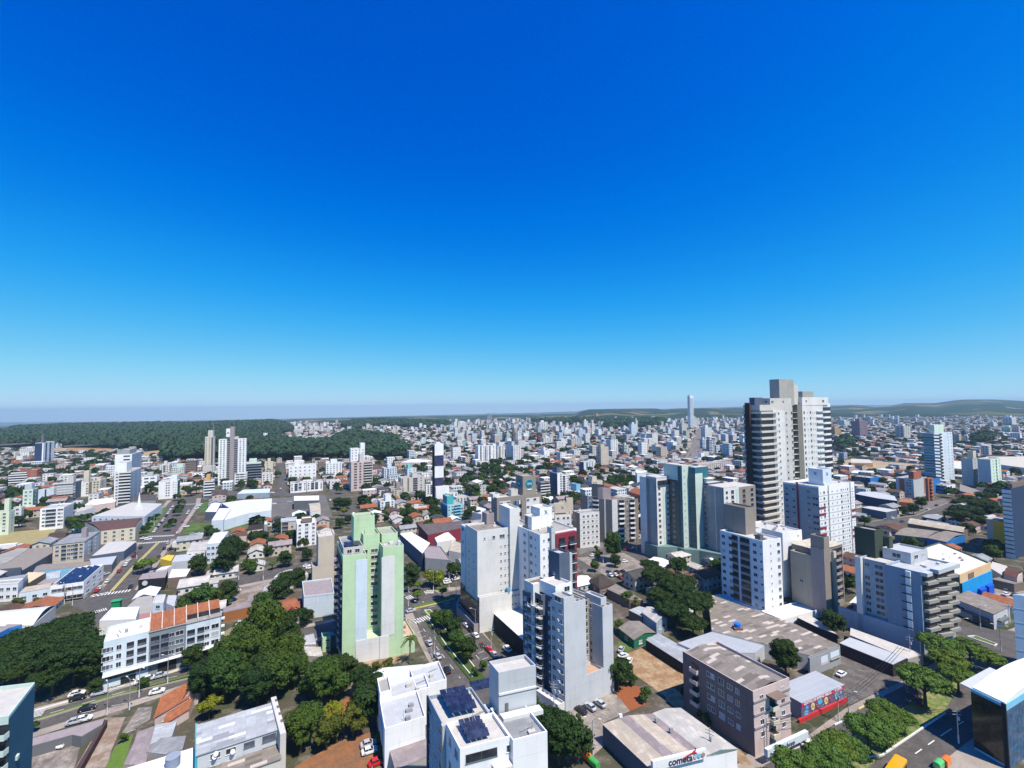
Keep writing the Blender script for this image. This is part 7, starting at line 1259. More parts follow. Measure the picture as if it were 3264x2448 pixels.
# ================================================================ street lamps and poles
def lamp(px, py, kind=0):
    g = W(px, py); o = None
    if ('lamp', kind) in PROTO: o = clone(PROTO[('lamp', kind)], (*g, .2), random.uniform(-.3, .3)-.4)
    else:
        o = mk(('street_lamp', 'utility_pole')[kind], None, None, (*g, .2)); b = MB(); b.tube((0, 0, 0), (0, 0, 9), .13, .09, 8); b.build('pole', M('lconc' if kind else 'grey', 'plain'), o)
        b = MB(); b.tube((0, 0, 0), (0, 0, 2.2), .19, .17, 8); b.build('pole_base', M('offw', 'plain'), o)
        if kind == 0:
            for s in (-1, 1):
                b = MB(); b.tube((0, 0, 8.9), (s*1.6, 0, 9.4), .06, .05, 6); ar_ = b.build('lamp_arm', M('grey', 'plain'), o); b = MB(); b.box(min(s*1.5, s*2.3), max(s*1.5, s*2.3), -.16, .16, 9.32, 9.46); b.build('lamp_head', M('offw', 'plain'), ar_)
        else:
            for z in (8.2, 7.4): b = MB(); b.box(-1.1, 1.1, -.06, .06, z, z+.12); b.build('crossarm', M('conc', 'plain'), o)
            b = MB(); b.tube((.35, 0, 6.0), (.35, 0, 6.9), .25, .25, 10); b.build('transformer', M('lgrey', 'plain'), o)
        PROTO[('lamp', kind)] = o
    o['category'] = ('street lamp', 'utility pole')[kind]; o['group'] = ('street lamps along the roads', 'utility poles along the pavements')[kind]
    AUTO.append((o, ('street lamp', 'utility pole')[kind], 'pole', prj(*g, 5)))
for t_, X, Y, k in (('5', 1440, 895, 0), ('5', 1195, 1010, 0), ('5', 1112, 1120, 0), ('5', 920, 1165, 0), ('5', 495, 190, 0), ('5', 550, 200, 1), ('r', 1137, 690, 0), ('r', 1325, 690, 1), ('r', 1410, 750, 0), ('r', 835, 880, 1), ('r', 965, 1100, 0), ('r', 1150, 1480, 1), ('6', 1550, 820, 1), ('6', 1930, 450, 0), ('6', 2065, 620, 1),
                    ('7', 690, 1570, 0), ('7', 395, 1250, 1), ('7', 1580, 1640, 1), ('8', 110, 1560, 0), ('8', 650, 1310, 1), ('8', 728, 1330, 0), ('8', 1560, 1480, 1), ('8', 1880, 780, 0), ('8', 1545, 610, 1), ('8', 1590, 720, 0), ('8', 1725, 610, 0), ('8', 1945, 560, 1), ('8', 1195, 860, 1), ('o', 740, 690, 0), ('o', 1100, 690, 0), ('o', 1610, 1570, 1), ('1', 230, 1190, 1), ('1', 1325, 1010, 0), ('1', 1175, 1300, 0), ('1', 1290, 1560, 1), ('n', 950, 1255, 1), ('n', 1060, 1280, 0), ('n', 1195, 1300, 0), ('3', 1160, 1500, 1), ('3', 870, 1610, 0)): lamp(*q(t_, X, Y), k)
for k, (a_, b_, lab) in enumerate(((('8', 110, 1560), ('8', 728, 1330), 'power cables running past the pinkish flats to the mural school'), (('8', 728, 1330), ('8', 1195, 860), 'power cables running from the mural school to the maroon-sided shed'), (('8', 1560, 1480), ('8', 728, 1330), 'power cables crossing the boulevard in front of the mural school'), (('5', 920, 1165), ('5', 1112, 1120), 'power cables at the head of the dirt driveway, bottom left'), (('r', 965, 1100), ('r', 1150, 1480), 'power cables along the left pavement of the avenue'))):
    A, B_ = W(*q(*a_)), W(*q(*b_)); t = thing('power_cable', lab, 'power cable', (*A, 0)); d = (B_[0]-A[0], B_[1]-A[1])
    for j in (-1, 0, 1):
        b = MB(); L_ = hypot(*d); o_ = (-d[1]/L_*j*.8, d[0]/L_*j*.8); pts = [(d[0]*i/8+o_[0], d[1]*i/8+o_[1], 8.3-1.2*sin(pi*i/8)) for i in range(9)]
        for p0, p1 in zip(pts, pts[1:]): b.tube(p0, p1, .035, .035, 4)
        b.build('cable', M('black', 'plain'), t)
# ================================================================ trees
LEAF = {'dark': (.019, .043, .010), 'mid': (.034, .072, .013), 'fresh': (.070, .130, .022), 'olive': (.050, .070, .012), 'yellow': (.12, .15, .012), 'forest': (.022, .054, .036)}  # forest tone lightened and blued so distance haze sits in the leaf colour
def crown_mesh(key, rx, rz_, n, size, lobes, c, flat_=False, seed=1):
    rnd = random.Random(seed); LB = []
    for i in range(lobes):
        a = rnd.uniform(0, 2*pi); u = rnd.random()**.5*.72; z = rnd.uniform(-.75, .75)
        if flat_: z = rnd.uniform(-.35, .6)*(1-u*.5)
        k = math.sqrt(max(.1, 1-z*z)) if not flat_ else 1
        LB.append((cos(a)*u*rx*k, sin(a)*u*rx*k, z*rz_*.8, rx*(rnd.uniform(.26, .42) if lobes <= 16 else rnd.uniform(.10, .26))))
    v = []; f = []
    for i in range(n):
        x, y, z, r = LB[rnd.randrange(lobes)]; t = rnd.uniform(-1, 1); a = rnd.uniform(0, 2*pi); s_ = math.sqrt(1-t*t); rr = r*(rnd.uniform(.72, 1.06) if rnd.random() < .8 else rnd.uniform(1.0, 1.4))
        nx, ny, nz = s_*cos(a), s_*sin(a), t
        if nz < -.5 and rnd.random() < .6: nz = abs(nz)
        px_, py_, pz_ = x+nx*rr, y+ny*rr, z+nz*rr*(.55 if flat_ else .8)
        N_ = Vector((nx+rnd.uniform(-.6, .6), ny+rnd.uniform(-.6, .6), nz+rnd.uniform(-.3, .7))).normalized(); X = N_.orthogonal().normalized(); Y = N_.cross(X); q_ = rnd.uniform(0, pi); X, Y = X*cos(q_)+Y*sin(q_), Y*cos(q_)-X*sin(q_)
        h = size*rnd.uniform(.6, 1.25); b = len(v); C0 = Vector((px_, py_, pz_))
        v += [tuple(C0-X*h-Y*h*.5), tuple(C0+X*h*.2-Y*h*.8), tuple(C0+X*h+Y*h*.3), tuple(C0-X*h*.3+Y*h*.8)]; f.append((b, b+1, b+2, b+3))
    # a dim inner mass so the crown is not see-through everywhere
    me = bpy.data.meshes.new('crown'); me.from_pydata(v, [], f); me.materials.append(M(LEAF[c] if isinstance(c, str) else c, 'leaf')); return me
TR = {}
def tree_proto(kind):
    if kind in TR: return TR[kind]
    sp = {'round_dark': (4.2, 3.6, 3200, .34, 16, 'dark', False, 5.5), 'round_mid': (4.0, 3.4, 3000, .34, 14, 'mid', False, 5.2), 'street': (3.4, 2.6, 2400, .28, 13, 'fresh', True, 5.0), 'olive': (3.6, 3.4, 2600, .32, 13, 'olive', False, 5.0), 'yellow': (3.6, 3.2, 2600, .30, 13, 'yellow', False, 5.0),
          'umbrella': (8.5, 4.6, 18000, .30, 95, 'dark', True, 8.5), 'umbrella_fresh': (7.0, 3.8, 13000, .26, 80, 'fresh', True, 8.0), 'big': (6.5, 7.0, 17000, .29, 110, 'mid', False, 9.0), 'big_dark': (6.5, 6.6, 17000, .29, 110, 'dark', False, 8.5), 'small': (2.2, 2.0, 1200, .26, 9, 'mid', False, 3.0), 'far': (4.0, 3.2, 420, .80, 8, 'dark', False, 4.6), 'far2': (4.2, 3.2, 420, .80, 8, 'mid', False, 4.6)}[kind]
    rx, rz_, n, size, lobes, c, fl, th = sp; cm = crown_mesh(kind, rx, rz_, n, size, lobes, c, fl, seed=hash(kind) % 97 if False else len(kind)*7+lobes)
    b = MB(); R = .045*rx+.08
    b.tube((0, 0, -.2), (.1, .05, th*.62), R*1.25, R*.8, 8)
    for i in range(5 if not kind.startswith('far') else 2):
        a = i*2.4+.5; b.tube((.1, .05, th*.55), (cos(a)*rx*.55, sin(a)*rx*.55, th*(.98 if fl else .9)), R*.65, R*.18, 5)
    b.tube((.1, .05, th*.58), (0, 0, th*1.05), R*.8, R*.25, 6)
    tm = b.mesh('trunk', M((.09, .065, .045), 'plain')); TR[kind] = (cm, tm, th, rx); return TR[kind]
NOUN = {'round_dark': 'dark round tree', 'round_mid': 'green round tree', 'street': 'light green street tree', 'olive': 'olive green tree', 'yellow': 'yellow-green tree', 'umbrella': 'wide dark spreading tree', 'umbrella_fresh': 'wide light green spreading tree', 'big': 'large leafy tree', 'big_dark': 'large dark tree', 'small': 'small green tree', 'far': 'distant dark tree', 'far2': 'distant green tree'}
def tree(px, py, kind, s=1.0, z=0, lab=None, sz=1.0):
    """px, py: picture point of the trunk foot"""
    g = W(px, py, 0); return tree_at(g, kind, s, lab, sz)
TQ = []
def tree_at(g, kind, s=1.0, lab=None, sz=1.0): TQ.append((-tree_proto(kind)[3]*s/hypot(*g), len(TQ), g, kind, s, lab, sz))
def tree_make(g, kind, s, lab, sz):
    cm, tm, th, rx = tree_proto(kind); o = mk('tree', None, None, (*g, 0), random.uniform(0, 6.28)); s_ = s*random.uniform(.93, 1.07)
    c = mk('crown', cm, o, (0, 0, th*s_*sz)); c.scale = (s_, s_, s_*sz); tr = mk('trunk', tm, o); tr.scale = (s_, s_, s_*sz)
    o['category'] = 'tree'
    if lab: o['label'] = lab
    else: o['group'] = 'trees among the buildings'; AUTO.append((o, NOUN[kind], 'tree', prj(*g, th*s_*sz)))
    return o
def trees(t, lst):
    for it in lst: tree(*q(t, it[0], it[1]), it[2], it[3] if len(it) > 3 else 1.0, sz=it[4] if len(it) > 4 else 1)
trees('5', [(560, 640, 'umbrella', 1.15, 1.0), (330, 830, 'umbrella', 1.0), (640, 900, 'umbrella', 1.1, 1.1), (160, 950, 'umbrella', .9), (450, 1000, 'umbrella', .8), (760, 900, 'big_dark', .9), (-60, 980, 'umbrella', 1.0), (60, 800, 'umbrella', 1.0), (420, 700, 'umbrella', 1.05), (560, 780, 'umbrella', 1.1), (250, 700, 'umbrella', 1.0), (760, 760, 'umbrella', .8), (500, 900, 'umbrella', .9), (1650, 765, 'round_dark', .95), (1230, 935, 'round_mid', .5), (820, 985, 'round_dark', .6), (155, 250, 'olive', .7), (325, 240, 'olive', .7), (1760, 260, 'round_mid', 1.6), (1620, 290, 'round_mid', 1.1), (1560, 310, 'round_mid', .8), (1850, 230, 'olive', 1.0), (1960, 190, 'round_dark', 1.2),
             (1800, 1200, 'yellow', .85), (1760, 1030, 'big_dark', .9), (1930, 1050, 'big', 1.0), (1990, 900, 'big', 1.1), (1900, 760, 'round_mid', 1.1), (290, 1310, 'small', .5), (1060, 1400, 'small', .6)])
trees('6', [(30, 880, 'big', 1.1, 1.2), (130, 800, 'big', 1.2, 1.35), (250, 760, 'big_dark', 1.15, 1.25), (-60, 780, 'big', 1.0, 1.2), (100, 1000, 'big_dark', 1.0, 1.1), (330, 850, 'big', 1.0), (60, 1090, 'big_dark', .9), (200, 1020, 'big', 1.0), (370, 930, 'big', .8), (680, 900, 'umbrella', .75), (610, 1080, 'big', .95), (720, 1040, 'round_mid', 1.1), (520, 1020, 'round_mid', 1.1), (820, 880, 'round_dark', 1.0),
             (430, 1480, 'big', .85), (470, 1330, 'round_mid', 1.2), (650, 1460, 'olive', 1.15), (740, 1400, 'olive', 1.0), (700, 1240, 'yellow', .8), (880, 1350, 'olive', 1.2), (1000, 1250, 'round_dark', 1.3), (1020, 1080, 'round_dark', 1.1), (950, 1000, 'big_dark', .7), (910, 860, 'olive', .8), (930, 1150, 'olive', .9), (370, 1250, 'small', 1.0), (1110, 1420, 'small', .7), (1130, 1520, 'small', .7),
             (410, 420, 'round_dark', .95), (480, 380, 'round_dark', .7), (100, 330, 'big', .8), (300, 130, 'big_dark', .8), (240, 200, 'round_dark', 1.2), (400, 60, 'round_dark', 1.1), (90, 260, 'olive', .9), (1650, 420, 'round_mid', .95), (1740, 510, 'round_dark', .95), (1790, 600, 'round_mid', .95), (1860, 700, 'round_dark', .95), (1590, 370, 'round_mid', .7), (1430, 190, 'street', .75), (1080, 810, 'olive', .6), (1180, 790, 'olive', .6), (1990, 790, 'small', .8), (1930, 830, 'small', .7)])
trees('r', [(1090, 640, 'yellow', 1.1), (1200, 660, 'yellow', 1.1), (900, 620, 'round_dark', 1.1), (830, 560, 'round_dark', 1.0), (1170, 640, 'olive', 1.0), (950, 700, 'street', .7), (1240, 790, 'street', .85), (810, 700, 'round_dark', .9)])
trees('o', [(150, 620, 'round_dark', 1.1), (560, 650, 'big_dark', .95, 1.3), (600, 540, 'big_dark', .95, 1.35), (640, 420, 'big_dark', .9, 1.25), (430, 620, 'round_mid', 1.1), (930, 600, 'round_mid', 1.05), (850, 540, 'round_mid', .8), (1420, 500, 'round_dark', 1.0), (1235, 540, 'street', .75), (1480, 480, 'street', .9), (1740, 410, 'round_dark', .85), (1090, 160, 'round_dark', .95), (1240, 260, 'round_dark', .9), (1180, 340, 'round_dark', .8), (780, 320, 'round_dark', 1.0), (1510, 130, 'round_dark', .9), (1340, 140, 'round_mid', .8), (690, 120, 'round_dark', .6), (580, 1060, 'small', 1.0)])
trees('7', [(430, 1640, 'big_dark', 1.0), (330, 1560, 'big_dark', .8), (560, 1620, 'round_dark', 1.2), (290, 1380, 'round_mid', .9), (270, 1240, 'small', 1.0), (590, 1330, 'small', .6), (880, 1060, 'round_dark', 1.15), (930, 1020, 'round_dark', .8), (1000, 1040, 'small', .7), (1090, 1170, 'small', .9), (1380, 1130, 'small', .5), (1560, 1340, 'small', .7), (1500, 1290, 'small', .5),
             (1180, 330, 'umbrella', 1.0), (1330, 440, 'umbrella', 1.15), (1460, 560, 'umbrella', 1.15), (1300, 600, 'umbrella', .9), (1120, 200, 'umbrella', .7), (1450, 680, 'umbrella', .75), (1220, 480, 'umbrella', .9), (950, 430, 'round_mid', .8), (1010, 450, 'olive', .6), (890, 640, 'small', 1.0), (700, 170, 'round_mid', .8), (860, 140, 'round_dark', .8), (720, 30, 'small', 1.0)])
trees('3', [(960, 1600, 'big', .95, 1.25), (830, 1590, 'olive', .8), (1210, 1300, 'round_dark', 1.0), (1220, 1220, 'round_mid', 1.0), (1000, 1040, 'round_mid', 1.0), (560, 1080, 'round_mid', 1.0), (620, 1100, 'round_dark', 1.0), (1040, 960, 'round_dark', 1.3), (1100, 920, 'round_dark', 1.2), (960, 960, 'round_dark', 1.1), (620, 940, 'big', .8), (660, 960, 'big', .8), (1860, 940, 'round_dark', 1.2), (1800, 900, 'round_mid', 1.0)])
trees('8', [(1000, 1380, 'umbrella_fresh', .7), (1560, 1100, 'umbrella_fresh', .8), (1240, 1100, 'umbrella_fresh', .8), (1480, 900, 'umbrella_fresh', .8), (250, 960, 'big_dark', .85), (615, 665, 'round_dark', 1.1), (1310, 1210, 'umbrella_fresh', 1.05), (1500, 1010, 'umbrella_fresh', .95), (1400, 880, 'umbrella_fresh', .95), (1650, 900, 'umbrella_fresh', .8), (1790, 960, 'umbrella_fresh', .8), (1150, 1400, 'umbrella_fresh', .5), (880, 1570, 'umbrella_fresh', .9), (1010, 1500, 'umbrella_fresh', .75), (640, 1690, 'umbrella_fresh', .75), (330, 1880, 'umbrella_fresh', .85), (560, 1790, 'umbrella_fresh', .8), (720, 1680, 'umbrella_fresh', .7), (1800, 60, 'round_mid', .9), (1830, 30, 'round_dark', .7)])
trees('4', [(1700, 1270, 'umbrella', .95), (1780, 1230, 'umbrella', 1.0), (1850, 1180, 'umbrella', 1.0), (1900, 1100, 'umbrella', 1.0), (1980, 1060, 'umbrella', .9), (1700, 1150, 'umbrella', .85), (1640, 1250, 'umbrella', .8), (1860, 1290, 'umbrella', .8), (1760, 1120, 'umbrella', .9), (1930, 1200, 'big_dark', .9), (1380, 1130, 'round_dark', 1.2), (1310, 1180, 'round_dark', 1.0), (1240, 1190, 'round_mid', .9), (910, 1270, 'round_mid', .9), (900, 1340, 'olive', .8), (895, 1400, 'round_mid', .7), (1050, 960, 'big_dark', .8), (1020, 900, 'big_dark', .7), (1540, 1490, 'small', 1.1), (1290, 1440, 'small', 1.1), (1960, 1560, 'round_mid', 1.0), (720, 780, 'round_dark', 1.1), (700, 640, 'round_dark', 1.3), (760, 640, 'round_dark', 1.3), (850, 700, 'round_dark', 1.1), (960, 700, 'round_dark', 1.2), (1000, 690, 'round_dark', 1.1), (1880, 600, 'round_dark', 1.4), (1840, 590, 'round_dark', 1.2), (2140, 860, 'round_dark', 1.2), (2170, 910, 'round_dark', 1.1), (1110, 750, 'round_dark', 1.0), (1170, 700, 'round_dark', 1.0), (1790, 410, 'round_dark', 1.3), (2170, 690, 'round_dark', 1.3)])
trees('1', [(1230, 1430, 'street', 1.25), (1300, 1400, 'street', 1.0), (1180, 1420, 'street', .6), (1480, 1020, 'olive', .8), (1440, 1060, 'olive', .7), (1520, 930, 'olive', .9), (1540, 900, 'olive', .9), (1560, 850, 'olive', .9), (640, 1030, 'round_mid', 1.1), (580, 1020, 'round_mid', .9), (700, 1000, 'round_mid', .9), (760, 980, 'round_dark', .8), (1250, 1080, 'round_mid', .7), (1300, 1000, 'round_mid', .7), (1280, 1040, 'small', 1.0), (1350, 960, 'small', 1.0), (1230, 1110, 'small', 1.0),
             (1640, 760, 'umbrella', .8), (1690, 740, 'umbrella', .7), (1600, 740, 'round_dark', 1.0), (1280, 740, 'round_dark', 1.2), (1310, 720, 'round_dark', 1.2), (980, 750, 'round_dark', 1.0), (800, 500, 'big_dark', .9), (850, 500, 'round_mid', 1.1), (900, 500, 'round_dark', 1.1), (660, 500, 'round_dark', 1.2), (620, 520, 'round_dark', 1.0), (540, 530, 'round_dark', 1.0), (480, 590, 'round_dark', 1.2), (430, 600, 'round_dark', 1.2), (520, 580, 'round_dark', 1.2), (390, 620, 'round_dark', 1.0), (820, 560, 'yellow', 1.1), (780, 555, 'yellow', .9), (20, 620, 'round_dark', 1.2), (50, 730, 'olive', 1.2), (1930, 690, 'round_dark', 1.2), (2150, 680, 'round_dark', 1.1), (2190, 690, 'round_dark', 1.1), (2060, 710, 'round_dark', 1.0), (1840, 620, 'round_dark', 1.0), (1730, 610, 'round_dark', 1.0), (1520, 800, 'round_dark', .8), (1330, 1500, 'small', .7), (160, 1030, 'round_dark', 1.0), (1790, 1100, 'round_dark', .8), (1700, 1440, 'round_dark', 1.2)])
trees('2', [(790, 880, 'big_dark', .75), (740, 870, 'round_dark', 1.1), (830, 870, 'round_dark', 1.1), (800, 930, 'yellow', .95), (760, 1040, 'round_dark', .9), (840, 1000, 'round_dark', .9), (680, 640, 'round_dark', .9), (740, 700, 'round_dark', .9), (760, 740, 'round_dark', .9), (1570, 940, 'round_dark', 1.3), (1600, 960, 'round_dark', 1.1), (1560, 1000, 'fresh' if False else 'yellow', .8), (1900, 950, 'round_dark', 1.2), (1860, 960, 'round_dark', 1.0), (1950, 960, 'round_dark', .9), (1340, 1050, 'round_dark', 1.1), (1080, 950, 'round_dark', 1.0), (1150, 970, 'round_mid', .9), (990, 980, 'round_dark', 1.0), (1060, 1000, 'round_dark', 1.0), (1270, 940, 'round_mid', .9), (1440, 880, 'round_mid', .8), (100, 1160, 'round_dark', 1.0), (1080, 660, 'round_dark', 1.0), (1120, 650, 'round_dark', .9), (1090, 520, 'round_dark', 1.1), (1260, 640, 'round_dark', .9), (1700, 720, 'round_dark', 1.0), (360, 1130, 'round_mid', .9), (620, 620, 'round_dark', .8), (230, 600, 'round_dark', 1.0), (20, 700, 'round_dark', 1.0)])
# palm
g = W(*q('6', 1365, 720)); t = thing('palm_tree', 'tall palm with drooping fronds at the foot of the light green tower', 'palm tree', (*g, 0))
b = MB(); b.tube((0, 0, 0), (.2, 0, 9), .28, .2, 8); b.build('trunk', M((.16, .13, .10), 'plain'), t); b = MB(); rnd = random.Random(4)
for i in range(26):
    a = i*2.4; el = rnd.uniform(-.1, 1.1); prev = None
    for k in range(8):
        u = k/7*3.6; z = 9+sin(el)*u-.19*u*u*1.1; x, y = .2+cos(a)*cos(el)*u*.95, sin(a)*cos(el)*u*.95; w_ = .42*(1-k/8.5); pt = ((x-sin(a)*w_, y+cos(a)*w_, z-.25), (x, y, z), (x+sin(a)*w_, y-cos(a)*w_, z-.25))
        if prev: b.face([prev[0], pt[0], pt[1], prev[1]]); b.face([prev[1], pt[1], pt[2], prev[2]])
        prev = pt
b.build('fronds', M((.07, .10, .025), 'leaf'), t)
# park grove of single trees by the hotel and the dense groves nearer in
def grove(pts, n, kinds, smin=.8, smax=1.2, seed=3):
    rnd = random.Random(seed); G = [W(*q(*p)) for p in pts]; x0, x1 = min(g[0] for g in G), max(g[0] for g in G); y0, y1 = min(g[1] for g in G), max(g[1] for g in G); k = 0; tr = 0; pl = []
    while k < n and tr < n*60:
        tr += 1; x, y = rnd.uniform(x0, x1), rnd.uniform(y0, y1)
        if not inpoly(x, y, G) or any(inpoly(x, y, P) for P in OCC): continue
        if any((x-a)**2+(y-b_)**2 < 30 for a, b_ in pl): continue
        pl.append((x, y)); k += 1; tree_at((x, y), rnd.choice(kinds), rnd.uniform(smin, smax))
grove([('3', -420, 1010), ('3', -320, 900), ('3', -180, 800), ('3', 100, 720), ('3', 330, 730), ('3', 420, 800), ('3', 400, 860), ('3', 110, 850), ('3', 90, 960), ('3', -50, 1020), ('3', -200, 1100)], 95, ['round_mid', 'round_mid', 'olive', 'round_dark'], .9, 1.3)
grove([('3', 840, 980), ('3', 860, 880), ('3', 1140, 870), ('3', 1140, 950), ('3', 1060, 1020)], 26, ['round_dark', 'round_dark', 'round_mid'], .9, 1.3, 5)
grove([('3', 340, 1080), ('3', 480, 1030), ('3', 680, 1060), ('3', 690, 1120)], 10, ['round_mid', 'round_dark'], .7, .9, 6)
grove([('1', 240, 570), ('1', 560, 500), ('1', 1000, 440), ('1', 1000, 510), ('1', 420, 640)], 22, ['round_dark', 'olive'], .8, 1.2, 7)
grove([('2', 880, 990), ('2', 900, 930), ('2', 1300, 900), ('2', 1450, 900), ('2', 1480, 1000), ('2', 1200, 960)], 22, ['round_dark', 'round_mid', 'olive'], .6, .9, 8)
# ================================================================ houses of the town
HR = [('orange tile', 'terra', 'tile'), ('grey sheet', 'grey', 'sheet'), ('brown tile', (.16, .085, .055), 'tile'), ('light grey', 'lconc', 'sheet'), ('dark grey', (.08, .075, .07), 'sheet'), ('white metal', 'white', 'metal'), ('mauve', 'mauve', 'sheet')]
HW = ['offw', 'rose', 'white', 'beige', 'lgrey', 'sand']
HP = {}
def house_proto(i, v):
    k = (i, v)
    if k in HP: return HP[k]
    nm, rc, rk = HR[i]; wc = HW[(i*2+v*3) % 6]; w_, d_, h = (9, 8, 3.2) if v == 0 else (12, 9, 5.8) if v == 1 else (11, 12, 3.4)
    b = MB(); b.box(-w_/2, w_/2, -d_/2, d_/2, 0, h); rise = 1.7
    for s in (-1, 1): b.face([(s*w_/2, -d_/2, h), (s*w_/2, d_/2, h), (s*w_/2, 0, h+rise-.1)])
    if v == 2: b.box(w_/2, w_/2+4, -d_/2+1, d_/2-3, 0, 2.6)
    wm = b.mesh('wall', M(wc, 'pw'))
    r = MB(); e = .5; x0, x1, y0, y1 = -w_/2-e, w_/2+e, -d_/2-e, d_/2+e; z = h-.15
    for l in (0, .12):
        r.face([(x0, y0, z+l), (x1, y0, z+l), (x1, 0, h+rise+l), (x0, 0, h+rise+l)]); r.face([(x1, y1, z+l), (x0, y1, z+l), (x0, 0, h+rise+l), (x1, 0, h+rise+l)])
    if v == 2: r.box(w_/2, w_/2+4.4, -d_/2+.8, d_/2-2.8, 2.62, 2.75)
    rm = r.mesh('roof', M(rc, rk)); HP[k] = (wm, rm, max(w_, d_)*.6); return HP[k]
boxes = [(min(p[0] for p in P)-2, max(p[0] for p in P)+2, min(p[1] for p in P)-2, max(p[1] for p in P)+2, P) for P in OCC]
def free(x, y, r=6):
    for x0, x1, y0, y1, P in boxes:
        if x0-r < x < x1+r and y0-r < y < y1+r:
            for dx_, dy_ in ((0, 0), (r, 0), (-r, 0), (0, r), (0, -r)):
                if inpoly(x+dx_, y+dy_, P): return False
    return True
FOREST = [[q('1', *p) for p in R_] for R_ in (
  [(-50, 330), (0, 230), (150, 190), (600, 170), (1300, 160), (1700, 165), (2212, 120), (2212, 330), (2212, 450), (1900, 470), (1600, 450), (1400, 440), (1390, 390), (1200, 345), (900, 340), (500, 345), (300, 330), (0, 340)],)]
FOREST += [[q('2', *p) for p in R_] for R_ in (
  [(-20, 120), (240, 150), (360, 190), (240, 240), (100, 250), (-20, 320)], [(-20, 330), (200, 290), (420, 320), (700, 300), (760, 260), (900, 240), (1240, 280), (1260, 330), (1370, 400), (1350, 440), (1100, 450), (1000, 430), (860, 440), (300, 450), (0, 440)],
  [(780, 170), (900, 130), (1700, 140), (1700, 170), (1400, 175), (1100, 160), (850, 200)])]
FOREST += [[q('3', *p) for p in R_] for R_ in ([(450, 340), (600, 360), (900, 370), (900, 400), (600, 420), (250, 415)], [(870, 400), (1000, 395), (1400, 395), (1400, 430), (1050, 450), (900, 470)])]
FOREST += [[q('4', *p) for p in R_] for R_ in ([(690, 590), (760, 570), (830, 620), (700, 680)], [(1800, 560), (1950, 540), (1950, 600), (1820, 620)])]
def in_forest(px, py): return any(inpoly(px, py, R_) for R_ in FOREST)
rnd = random.Random(11); cand = []
jx = 0; i = -260
while i < 330:
    j = -60
    while j < 330:
        # street grid: blocks of about 100 m
        if i % 8 in (7,) or j % 8 in (7,): j += 1; continue
        a, b_ = i*13.5+rnd.uniform(-2, 2), j*13.5+rnd.uniform(-2, 2); x, y = AX[0]*a+BX[0]*b_, AX[1]*a+BX[1]*b_+120
        j += 1
        if y < 190 or y > 2650: continue
        p_ = prj(x, y, 3)
        if not (-80 < p_[0] < 3360) or p_[1] < 1330 or p_[1] > 2060: continue
        cand.append((y, x, p_))
    i += 1
cand.sort(); nh = 0; far_h = []; tree_spots = []
for y, x, p_ in cand:
    if in_forest(*p_): continue
    if p_[0] < 620 and p_[1] < 1432+p_[0]*.0: continue
    if not free(x, y, 7.5 if y < 900 else 5): continue
    u = rnd.random()
    if u < (.27 if y < 800 else .34): tree_spots.append((y, x, p_)); continue
    if u < .26: continue
    far_h.append((y, x, p_))
for y, x, p_ in far_h[:290]:
    i = rnd.choices(range(7), (3, 3, 2.2, 2.2, 1.6, 1.4, 2))[0]; v = rnd.choice((0, 1, 2)); wm, rm, _q = house_proto(i, v)
    o = mk('house', None, None, (x, y, 0), atan2(AX[1], AX[0])+rnd.choice((0, pi/2, pi, -pi/2))); mk('wall', wm, o); mk('roof', rm, o); s_ = rnd.uniform(.8, 1.12); o.scale = (s_, s_, s_)
    o['category'] = 'house'; o['group'] = 'small houses of the town'; AUTO.append((o, 'house with %s roof' % HR[i][0], 'house', p_))
# the thousands beyond: one object
FM = [M('beige', 'pw'), M('offw', 'pw'), M('rose', 'pw'), M('terra', 'tile'), M('grey', 'sheet'), M((.16, .085, .055), 'tile'), M('lconc', 'sheet'), M((.08, .075, .07), 'sheet'), M('white', 'metal'), M('mauve', 'sheet'), M('white', 'pw'), M('pale', 'pd'), M('lconc', 'pw')]
b = MB(); rz0 = atan2(AX[1], AX[0])
for y, x, p_ in far_h[290:]:
    a = rz0+rnd.choice((0, pi/2)); c, s_ = cos(a), sin(a); w_, d_ = rnd.uniform(4.2, 7.4), rnd.uniform(3.8, 6.4); h = rnd.choice((3.2, 3.4, 3.6, 6, 6.5, 9)) if rnd.random() > (.004 if y < 700 or (p_[0] < 1400 and y < 1500) else .02 if p_[0] > 2450 else .075) else rnd.uniform(10, 27)
    mi = rnd.randrange(3); mr = 3+rnd.choices(range(7), (3.4, 3.4, 3.6, 1.6, 3.2, .9, 2.4))[0]; L_ = lambda u, v, z: (x+u*c-v*s_, y+u*s_+v*c, z)
    if h > 7: w_ *= 1.1; mi = rnd.choice((1, 1, 0, 2, 10, 12, 11))
    q4 = [(-w_, -d_), (w_, -d_), (w_, d_), (-w_, d_)]
    for k in range(4): (u0, v0), (u1, v1) = q4[k], q4[(k+1) % 4]; b.face([L_(u0, v0, 0), L_(u1, v1, 0), L_(u1, v1, h), L_(u0, v0, h)], mi)
    if h < 7:
        r_ = 1.6; b.face([L_(-w_-.4, -d_-.4, h), L_(w_+.4, -d_-.4, h), L_(w_+.4, 0, h+r_), L_(-w_-.4, 0, h+r_)], mr); b.face([L_(w_+.4, d_+.4, h), L_(-w_-.4, d_+.4, h), L_(-w_-.4, 0, h+r_), L_(w_+.4, 0, h+r_)], mr)
        b.face([L_(w_, -d_, h), L_(w_, d_, h), L_(w_, 0, h+r_-.1)], mi); b.face([L_(-w_, d_, h), L_(-w_, -d_, h), L_(-w_, 0, h+r_-.1)], mi)
    else: b.face([L_(*k, h) for k in q4], rnd.choice((4, 6, 8)))
print('houses', len(far_h), 'tree spots', len(tree_spots))
